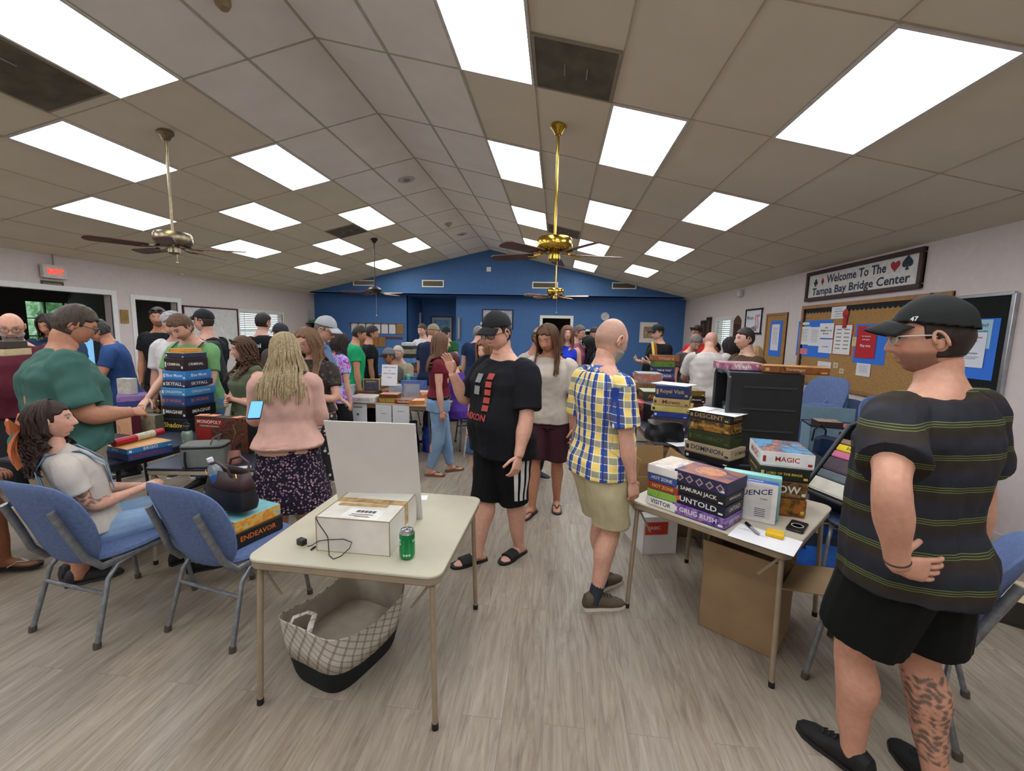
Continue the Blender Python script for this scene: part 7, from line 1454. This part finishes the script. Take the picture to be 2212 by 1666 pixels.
person(at=(.29, 2.62), rz=-60, H=1.75, vox=.006, det=2, seed=12, skin=SK['c'], label='bald person with a white beard in a yellow and blue plaid shirt and khaki shorts', hair='bald', bald=1, headk=1.13, buzz='6d6258', beard=.013, beardc='b8b4ac', beardc2='857c72', goatee=0, girth=1.08, belly=.035, stubble=.25,
    top=dict(mat=('e8c75c', dict(kind='plaid', sc_=1.0)), hem=.475, sleeve=.78, slf=.02, off=.018, name='shirt', wr=.005), collar=1, bottom=dict(mat=('b0a684', {}), len=.86, w=1.22, fl=.02, wr=.005), head=(4, 14), arms='down', armR=((.12, .06, -1), (.02, .22, -1), {'palm': (-1, 0, 0), 'thumb': (0, 1, 0), 'curl': .55}), footL=(-.05, .10), footR=(.10, -.06), shoe=('shoe', ('574a3a', 'd0c8b8')), socks='2f3640')
person(at=(-.36, 3.0), rz=138, H=1.79, vox=.006, det=2, seed=13, skin=SK['c'], label='person in a black cap and black graphic tee with a hand raised to the face', cap='141416', captext=[('RAW', 28, .085, 'e0e0e0', .05, .022), ('BEAST', 28, .060, 'e0e0e0', .06, .022)], hair='short', hairc='2c2019', glasses='16181a', girth=1.28, belly=.07, fat=1.15,
    top=tee('15161a', hem=.455, sleeve=.85, slf=.02, off=.018, flare=.02, wr=.006), bottom=dict(mat=('0f1011', {}), len=1.02, w=1.28, fl=.03, stripes=1), head=(6, 20), lean=3, armR=((.35, .35, -1), (-.15, .62, .95), {'palm': (-.2, .7, .2), 'thumb': (-1, 0, .2), 'dir': (.15, .25, 1), 'curl': .3}), armL=((.22, .12, -1), (.05, .3, -1), {'palm': (-1, 0, 0), 'thumb': (0, 1, 0), 'curl': .5}),
    footL=(-.05, -.14), footR=(.07, .16), toeL=(-.1, 1, 0), shoe=('slide', ('161616', '1a1a1a')), print=[('#5', 'f', .07, .715, .055, .26, 'a8423c'), ('NIXON', 'f', -.01, .62, .20, .07, 'a8423c'), ('#2', 'f', -.04, .74, .06, .16, '8a8a88')])
person(at=(-.05, 3.92), rz=168, H=1.74, seed=14, skin=SK['b'], label='person with long brown hair looking down, in a cream tee and maroon shorts', hair='long', hairc='4a3424', hairc2='6a4c34', hlen=.24, locks=80, open=.95, top=tee('bdb3a4', hem=.49, sleeve=.8, slf=.014), bottom=dict(mat=('3f2229', {}), len=.92, w=1.15, fl=.02), head=(-14, 22), lean=5, arms='down', footL=(-.08, -.12), footR=(.10, .12), shoe=('flip', ('33363c', '2c2f34')), vox=.008)
person(at=(-1.32, 4.78), rz=-72, H=1.62, fem=1, seed=15, skin=SK['c'], label='smiling person with straight brown hair in a maroon top and light ripped jeans', hair='long', hairc='5a4030', hairc2='7d5c42', hlen=.27, gather=.02, top=dict(mat=('6a1f2c', {}), hem=.565, sleeve=.35, off=.008, slf=.004), bottom=dict(lj, waist=.575), belt='1c1818', head=(-6, 2), armR='down', armL='down', footL=(-.06, .14), footR=(.07, -.10), shoe=('flip', ('241c18', '7a5a3c')), vox=.008, girth=1.12)
person(at=(-1.86, 2.80), hemband='bd9283', rz=22, H=1.62, fem=1, seed=16, vox=.007, det=2, skin=SK['f'], label='person with long streaked blonde hair in a pink cardigan and floral skirt, holding a phone', hair='long', hairc='6b583c', hairc2='c2ae86', hlen=.34, locks=120, hspread=.45, lockw=1.25, open=.5, top=dict(mat=('cba293', {}), hem=.522, sleeve=1.72, off=.026, slf=.012, wr=.005), girth=1.16, bottom=dict(mat=('1d1a26', dict(kind='floral', c2='b08a92', c3='7a5a78')), skirt=.25, name='skirt', flare=.07, off=.006, waist=.56), head=(18, 18), lean=3, arms='hold', armL=((.2, .25, -1), (-.1, .95, .1), {'palm': (-.3, -.2, .9), 'thumb': (-.3, .3, .9), 'curl': .5}), shoe=('sandal', ('231c18', '6d5238')))
person(at=(-3.06, 2.34), rz=-28, H=1.78, vox=.007, det=2, seed=17, skin=SK['b'], label='broad person in a teal tee seen from behind with a glasses strap', hair='short', hairc='33291f', hairc2='4f443a', glasses='16181a', strap=1, girth=1.46, belly=.05, top=tee('3f665c', hem=.50, sleeve=.80, slf=.02, off=.018, wr=.007), bottom=dict(mat=('8f846c', {}), len=.95, w=1.3, fl=.03, wr=.006, waist=.53), belt='1a1a1a', head=(-8, 26), lean=6, armL='down', armR=((.22, .12, -1), (-.45, .85, -.1), {'palm': (-.6, 0, -.6), 'thumb': (-.3, 0, 1), 'curl': .6}), shoe=('shoe', ('2a2a2c', '3a3a3a')))
sit = dict(seat=1)
p8 = person(at=(-2.60, 2.10), rz=-36, H=1.55, hipz=.485, fem=1, seed=18, vox=.006, det=2, skin=SK['c'], label='seated person with dark curly hair, big orange bow, white tee and denim overalls', hair='curly', hairc='271c17', hairc2='3a2a22', hlen=.24, locks=100, hairback=.10, hspread=.05, open=1.45, lockw=1.1, thick=.009, overear=0, top=tee('c4bdb2', hem=.52, sleeve=.62, slf=.012), bottom=dict(lj, waist=.58, w=1.15), lean=-17, head=(-14, -2), arms='lap', armR=((.08, .35, -1), (-.25, 1, .18), {'palm': (-.4, 0, -1), 'thumb': (-1, 0, 0), 'curl': .4}), tattoo={'aR': (.35, .95)}, legL=((-.1, 1, .05), (0, .1, -1)), legR=((.1, 1, .06), (0, .25, -1)), shoe=('shoe', ('1a1a1c', '1a1a1c')), **sit)
# denim straps and bow
b = MB()
for sd in (-1, 1):
    pts = []
    for z, yy in ((.60, -.062), (.72, -.072), (.80, -.062), (.838, -.02), (.815, .035), (.74, .078), (.64, .066)): o, ax, ay, az = p8.F(z); pts.append(o+ax*sd*(.055 if z > .7 else .03)*p8.H+ay*(yy*p8.H+(.018 if yy > 0 else -.018)))
    b.tube(pts, .016, 8, flat=.25, upv=(0, 1, 0))
b.build('overall_straps', cloth('6f8fb2', kind='denim', c2='93aeca'), p8.root)
b = MB(); hm = p8.HM
def rib(pts, wd): 
    rg = []
    for (x, y, z), w_ in zip(pts, wd): rg.append([(x, y-.008*k2+.012*abs(k1)*w_*10, z+w_*k1) for k1, k2 in ((-1, 1), (-.5, 1.6), (0, 1), (.5, 1.7), (1, 1), (1, 0), (0, -.4), (-1, 0))])
    b.loft([[hm @ Vector(q) for q in r_] for r_ in rg])
for s in (-1, 1): rib([(0, -.118, .0), (s*.035, -.135, .015), (s*.085, -.14, .03), (s*.115, -.13, .03)], [.012, .03, .046, .038]); 
rib([(-.015, -.118, 0), (.018, -.125, 0)], [.018, .018])
for s, ln in ((-1, .24), (1, .20)):
    rg = []
    for k in range(7): t = k/6; rg.append([hm @ Vector((s*(.01+.07*t)+u_*(.014+.03*t), -.125-.03*math.sin(t*3)+.01*math.sin(u_*3+t*5), -ln*t-.005)) for u_ in (-1, -.5, 0, .5, 1)]+[hm @ Vector((s*(.01+.07*t)+u_*(.014+.03*t), -.119-.03*math.sin(t*3), -ln*t-.005)) for u_ in (1, 0, -1)])
    b.loft(rg)
b.v = [tuple(Vector(q)+(hm.to_3x3() @ Vector((.055, .005, -.02)))) for q in b.v]
b.build('hair_bow', M('b0623c', .45, bump=.2, bs=60), p8.root)
# bracelet of the striped shirt person
S_, E_, W_r, u_, f_ = p1.arms['L']; o_ = f_.orthogonal().normalized(); q_ = f_.cross(o_); c_ = W_r-f_*.02
MB().tube([c_+(o_*math.cos(a)+q_*math.sin(a))*.031 for a in [i/18*6.283 for i in range(18)]], .003, 6, closed=True).build('bracelet', M('2a1f1c', .5), p1.root)
# --- left group
person(at=(-4.85, 3.42), rz=-130, H=1.74, seed=20, skin=SK['c'], label='bald person with glasses and a long grey beard at the left edge', hair='bald', bald=1, beard=.03, beardc='a09a92', beardc2='6d665e', glasses='5a4a3c', girth=1.2, belly=.06, top=tee('5a2432'), bottom=dk, head=(0, 24), lean=6, arms='hold')
person(at=(-5.9, 4.55), rz=-150, H=1.74, seed=21, skin=SK['b'], label='smiling person with dark chin length hair in a navy polo before the window', hair='long', hairc='2a201a', hairc2='40322a', hlen=.09, locks=50, girth=1.2, top=tee('28374f'), collar=1, bottom=dk, head=(-10, 22), lean=5, arms='reachlow')
person(at=(-4.60, 4.16), rz=130, H=1.72, seed=22, skin=SK['b'], label='dark haired person in a blue polo bending over the table', hair='short', hairc='241e1c', hairc2='4a4440', hn=.004, glasses='6a5a4a', top=tee('2d4a7c'), collar=1, bottom=dk, head=(-5, 30), lean=14, arms='reachlow')
person(at=(-5.23, 5.25), rz=-165, H=1.86, seed=23, skin=SK['b'], label='tall person in a black tee with sunglasses pushed up on the head', hair='short', hairc='3a2c22', sunglasses_up=1, stubble=.4, top=tee('17191c'), bottom=dk, head=(20, 8))
person(at=(-4.05, 4.32), rz=-165, H=1.80, seed=24, skin=SK['c'], label='white haired person in a white tee and khaki shorts looking down', hair='short', hairc='b0aeb0', hairc2='8a888c', thick=.018, hn=.004, girth=1.15, belly=.04, top=tee('c9c6c4', sleeve=.8), bottom=kh, head=(-8, 28), lean=8, arms='down')
person(at=(-3.55, 4.0), rz=-178, H=1.80, seed=25, skin=SK['f'], label='person in a light green tee with a backpack bent over the game tower', hair='short', hairc='4a382a', hairc2='6a5240', stubble=.45, top=tee('6f9f6c', sleeve=.72), bottom=jeans, backpack='2c3432', head=(-6, 38), lean=16, arms='reachlow', print=[('Coal Creek', 'f', 0, .745, .2, .035, '2f4a44')], vox=.008, det=2)
person(at=(-4.18, 4.82), rz=95, H=1.82, seed=26, skin=SK['c'], label='person in a black cap and black tee seen in profile behind the green shirt', cap='1c1e22', hair='short', hairc='3a2c24', girth=1.22, belly=.05, fat=1.1, top=tee('1b1e24', sleeve=.75), bottom=dk, head=(10, 6), arms='crossR', armL='crossL')
person(at=(-4.05, 5.62), rz=-8, H=1.83, seed=27, skin=SK['c'], label='dark haired person seen from behind in a black tee with a script print', hair='short', hairc='2c221b', top=tee('17181b'), bottom=dk, head=(0, 4), print=[('Vhoi', 'b', 0, .765, .2, .06, 'd8d8dc'), ('#1', 'b', 0, .70, .16, .05, '5a3428')])
person(at=(-2.80, 3.66), rz=150, H=1.56, fem=1, seed=28, vox=.007, det=2, skin=SK['c'], label='person with brown curly hair and folded arms in an olive sleeveless top', hair='curly', hairc='38281e', hairc2='6a4a34', hlen=.24, locks=90, open=.95, sunglasses_up=1, overear=0, girth=1.22, top=dict(mat=('57604a', {}), hem=.54, sleeve=0, off=.010), bottom=dict(mat=('1d2738', dict(kind='denim', c2='2a3850')), len=1.95, waist=.58), belt='1a1a1c', head=(-12, 10), armL='crossL', armR='crossR')
person(at=(-2.12, 3.6), rz=-178, H=1.66, fem=1, seed=29, vox=.007, det=2, skin=SK['c'], label='person with glasses and long light brown hair in a dark patterned top', hair='long', hairc='5c4432', hairc2='8a6a4c', hlen=.32, locks=84, open=.9, glasses='6a5a58', hairline=.075, top=dict(mat=('3a3430', dict(kind='camo', c2='5a524a', c3='2a2622')), hem=.56, sleeve=.6), bottom=dict(mat=('2a2828', dict(kind='dots', c2='c8c4bc', c3='a8a49c')), skirt=.2, name='skirt'), head=(-16, 24), lean=3, armR='down', armL='crossL')
person(at=(-2.50, 4.20), rz=-80, H=1.78, seed=30, skin=SK['c'], label='person in a pale grey cap and blue denim shirt leaning on the tan table', cap='a3a6aa', brimc='b4b6ba', hair='short', hairc='6a6058', glasses='4a3c34', girth=1.3, belly=.09, fat=1.15, top=dict(mat=('4f6a8c', dict(kind='denim', c2='62809f')), sleeve=1.5, off=.016), collar=1, bottom=dk, head=(-4, 26), lean=10, armL='down', armR='reachlow')
person(at=(-2.72, 5.15), rz=-30, H=1.60, fem=1, seed=31, skin=SK['c'], label='dark haired person in a blue and pink tie dye shirt', hair='long', hairc='2a2220', hlen=.12, top=dict(mat=('3a4fd0', dict(kind='tie')), sleeve=.6), bottom=dk, head=(-10, 20))
person(at=(-2.92, 6.0), rz=-60, H=1.70, seed=32, skin=SK['b'], label='person in a bright green tee beyond the blue denim shirt', hair='short', hairc='2e2620', girth=1.1, top=tee('1f9a62', hem=.42), bottom=kh, head=(0, 22), lean=4)
person(at=(-2.95, 6.6), rz=-60, H=1.70, seed=33, skin=SK['b'], label='person in a black tee mostly hidden behind the bright green tee', hair='short', hairc='241c18', top=tee('17181a'), bottom=dk, head=(0, 14))
person(at=(-3.35, 5.0), rz=60, H=1.68, seed=34, skin=SK['b'], label='person in a charcoal cap mostly hidden behind the glasses and long hair', cap='2c2e32', hair='short', hairc='2c2420', top=tee('4a4038'), bottom=dk, head=(0, 6))
person(at=(-3.42, 6.05), rz=180, H=1.76, seed=35, skin=SK['b'], label='person with cropped brown hair mostly hidden near the corner shelf', hair='short', hairc='3a2e28', top=tee('3a3a40'), bottom=dk, head=(0, 10))
# --- middle and back
person(at=(-2.6, 7.05), rz=170, H=1.70, hipz=.53, seed=36, skin=SK['f'], label='white haired seated person in a beige jacket behind the paper sign', hair='short', hairc='c8c0b4', hairc2='a8a094', top=tee('b0a48c', sleeve=1.9), bottom=dk, lean=6, head=(0, 14), arms='lap', **sit)
person(at=(-2.48, 6.48), rz=140, H=1.66, hipz=.53, seed=37, skin=SK['d'], label='seated person in a grey cap with dark brim behind the paper sign', cap='6a6c72', brimc='16171a', hair='short', hairc='3a3430', top=tee('4f5248'), bottom=dk, lean=8, head=(0, 14), arms='lap', **sit)
person(at=(-2.02, 6.72), rz=-25, H=1.74, seed=38, skin=SK['f'], label='person in a tan cap and navy tee seen from behind holding a green bottle', cap='8a7d68', hair='short', hairc='9a7450', top=tee('1c2640', sleeve=.7), bottom=dict(mat=('b8b2a0', {}), len=.95, w=1.2), head=(-10, 16), lean=6)
e = empty('drink_bottle', (-2.12, 6.62, .80), label='mint green drink bottle at the hand of the navy tee person', cat='bottle'); MB().lathe([(0, 0), (.035, 0), (.04, .05), (.028, .10), (.04, .17), (.038, .22), (0, .23)], 16).build('bottle_body', M('5fae98', .3), e); MB().lathe([(0, .225), (.03, .225), (.03, .25), (0, .25)], 16).build('bottle_cap', M('8acfc0', .4), e); e.location = (-2.28, 6.45, .7205)
long_table(-2.35, 6.3-.0, 0, .9, .6, 'b5a184', '6a6a6c', 'short tan table between the seated people and the paper sign') if False else None
person(at=(-2.67, 8.5), rz=160, H=1.76, seed=39, skin=SK['c'], label='person in a white shirt half hidden behind the tan cap', hair='short', hairc='4a3228', top=tee('c4c4c4'), bottom=dk, head=(0, 12))
person(at=(-2.3, 8.95), rz=172, H=1.71, seed=40, skin=SK['c'], label='person in a black cap, grey beard and green tee near the alcove picture', cap='15171a', hair='short', hairc='2a2420', beard=.012, beardc='8a8078', top=tee('245a34'), bottom=dk, head=(0, 18), arms='reachlow')
person(at=(-1.34, 5.85), rz=82, H=1.62, hipz=.53, fem=1, seed=41, skin=SK['c'], label='seated person in a purple tee with short auburn hair and glasses', hair='short', hairc='3a1c1e', hairc2='54282a', thick=.024, nape=-.08, glasses='6a4a4a', girth=1.3, top=tee('4a2f84', sleeve=.8), bottom=dict(mat=('3a3c5c', {}), len=1.9), lean=6, head=(0, 10), arms='lap', **sit)
person(at=(-1.42, 7.7), rz=4, H=1.74, seed=42, skin=SK['c'], label='grey haired person in a navy tee seen from behind by the blue bag', hair='short', hairc='8a857c', hairc2='6a655c', girth=1.15, top=tee('1e2c4a'), bottom=dk, head=(0, 14), lean=6)
person(at=(-1.22, 6.85), rz=-20, H=1.64, hipz=.53, fem=1, seed=43, skin=SK['d'], label='seated dark haired person in a grey blue top seen from behind', hair='curlyshort', hairc='1c1a1c', girth=1.25, top=tee('56688c', sleeve=.9), bottom=dk, lean=12, head=(-10, 20), arms='lap', **sit)
person(at=(-.62, 3.92), rz=150, H=1.60, fem=1, seed=44, skin=SK['c'], label='person in a green top and denim shorts hidden behind the black graphic tee', hair='long', hairc='7a5238', hlen=.2, top=tee('2a5f44'), bottom=dict(mat=('3a5078', dict(kind='denim', c2='4a648c')), len=.8), head=(0, 10), shoe=('sandal', ('3a2a20', '5a4030')), footL=(-.08, .1), footR=(.1, -.02))
person(at=(-.24, 4.80), rz=-130, H=1.73, seed=45, skin=SK['d'], label='balding person with a dark beard and glasses behind the cream tee', hair='balding', hairc='241c1a', bald=1, beard=.015, beardc='241c18', glasses='2a2624', girth=1.1, top=tee('a89c94'), bottom=dk, head=(0, 12), lean=4)
person(at=(.16, 6.85), rz=175, H=1.76, fem=1, seed=46, skin=SK['c'], label='person in a royal blue tank top facing the camera', hair='long', hairc='6a4a3a', hlen=.18, locks=50, top=dict(mat=('2038b8', {}), hem=.5, sleeve=0, off=.008, tank=1, neck=.80), bottom=dict(mat=('1c2038', {}), len=.7), head=(8, 2), armR='hold')
person(at=(.34, 7.3), rz=-120, H=1.78, fem=1, seed=47, skin=SK['c'], label='person in a dusty rose top behind the blue tank top', hair='short', hairc='5a4a42', glasses='3a3430', top=tee('94566a', sleeve=.8), bottom=dict(mat=('a85a74', {}), len=1.6), head=(0, 10))
person(at=(.72, 8.3), rz=165, H=1.78, seed=48, skin=SK['b'], label='person with thinning dark hair in a black shirt by the pass through window', hair='short', hairc='201a18', top=tee('1f2024', sleeve=1.8), bottom=dk, head=(0, 24), lean=6)
person(at=(.66, 7.25), rz=100, H=1.63, fem=1, seed=49, skin=SK['c'], label='person with long black hair in a charcoal jacket, head bowed', hair='long', hairc='17161a', hlen=.28, top=tee('2b2c30', sleeve=1.9), bottom=dk, head=(0, 30), lean=10)
person(at=(1.76, 7.6), rz=110, H=1.82, seed=50, skin=SK['f'], label='person in a black cap with a green badge and black tee at the blue wall', cap='14171a', captext=[('O', 40, .075, '5ac83c', .04, .04)], hair='short', hairc='3a302a', girth=1.3, belly=.09, fat=1.2, top=tee('141518'), bottom=dk, head=(0, 10), lean=4, arms='hold')
o = gamebox((1.62, 7.28, 1.28), R(60), .2, .04, .27, 'c8a83c', ('b84a34', 'd8a848', 'c85a3c'), None, 'y', 'red and yellow game box held up by the person in the black badge cap', None, up=True); o.rotation_euler = (R(-15), R(20), R(60))
person(at=(2.42, 7.78), rz=115, H=1.83, seed=51, skin=SK['d'], label='person with a goatee and sunglasses on the head in a red shirt', hair='short', hairc='241c18', sunglasses_up=1, stubble=.6, beard=.008, goatee=1, beardc='241a16', girth=1.2, top=tee('a82024', hem=.42), bottom=dk, head=(6, 12), arms='reach')
person(at=(1.98, 6.75), rz=-170, H=1.72, seed=52, skin=SK['c'], label='grey haired person in a charcoal shirt bowing behind the red shirt', hair='short', hairc='5a5550', hairc2='7a756e', top=tee('4a4644'), bottom=dk, head=(0, 40), lean=14)
person(at=(1.92, 5.66), rz=-12, H=1.75, seed=53, skin=SK['c'], label='bald person in a white and blue tee seen from behind', hair='bald', bald=1, buzz='8a6a5a', girth=1.2, belly=.04, top=tee('bcb6b0', sleeve=.8), bottom=dk, head=(-20, 32), lean=12, arms='reach', vox=.008)
person(at=(2.93, 8.35), rz=130, H=1.76, hipz=.66, seed=54, skin=SK['d'], label='seated person with dark wavy hair, beard and glasses in a dark shirt', hair='curlyshort', hairc='17130f', beard=.014, beardc='17130f', glasses='3a3430', top=tee('2c2838', sleeve=.8), bottom=dk, head=(0, 8), arms='lap', **sit)
person(at=(2.62, 6.32), rz=60, H=1.68, fem=1, seed=55, skin=SK['b'], label='dark haired person in a navy sweater bending towards the tables', hair='long', hairc='1c1614', hlen=.14, top=tee('1c2438', sleeve=1.9), bottom=dk, head=(-30, 24), lean=18, arms='reach', girth=1.15)
person(at=(3.02, 6.9), rz=-10, H=1.52, fem=1, seed=56, skin=SK['c'], label='person with blonde hair mostly hidden behind the navy sweater', hair='long', hairc='a8865a', hairc2='c8a878', hlen=.2, top=tee('6a5a50'), bottom=dk, head=(0, 10))
person(at=(2.12, 5.1), rz=100, H=1.76, seed=57, vox=.008, det=2, skin=SK['f'], label='smiling person with short dark hair in an olive brown tee', hair='short', hairc='1f1a18', hairc2='38302a', thick=.010, girth=1.2, top=tee('4a3a28'), bottom=dk, head=(-4, 6), print=[('LCX', 'f', 0, .74, .16, .04, 'b08a4a')])
person(at=(-3.98, 2.14), rz=-80, H=1.68, hipz=.50, seed=58, skin=SK['e'], label='seated person in a black top at the left edge wearing flip flops', hair='short', hairc='171312', top=tee('141416', sleeve=.5), bottom=dict(mat=('2a2422', {}), len=.8), lean=4, head=(-10, 20), arms='lap', shoe=('flip', ('a8a49c', '1a1a1a')), **sit)
# phone in the pink cardigan person's hand
h = at(556, 888, z=1.12); e = empty('smartphone', at(552, 886, d=2.75), label='phone with a lit blue screen held by the person in the pink cardigan', cat='phone'); MB().rbox((0, 0, 0), (.076, .158, .009), .010).build('phone_body', M('1c1c20', .3), e, bevel=.002); MB().rbox((0, 0, .0048), (.068, .148, .001), .008).build('screen', M('5a96e0', .3, emit=.7, var=0), e); e.rotation_euler = (R(35), 0, R(25))
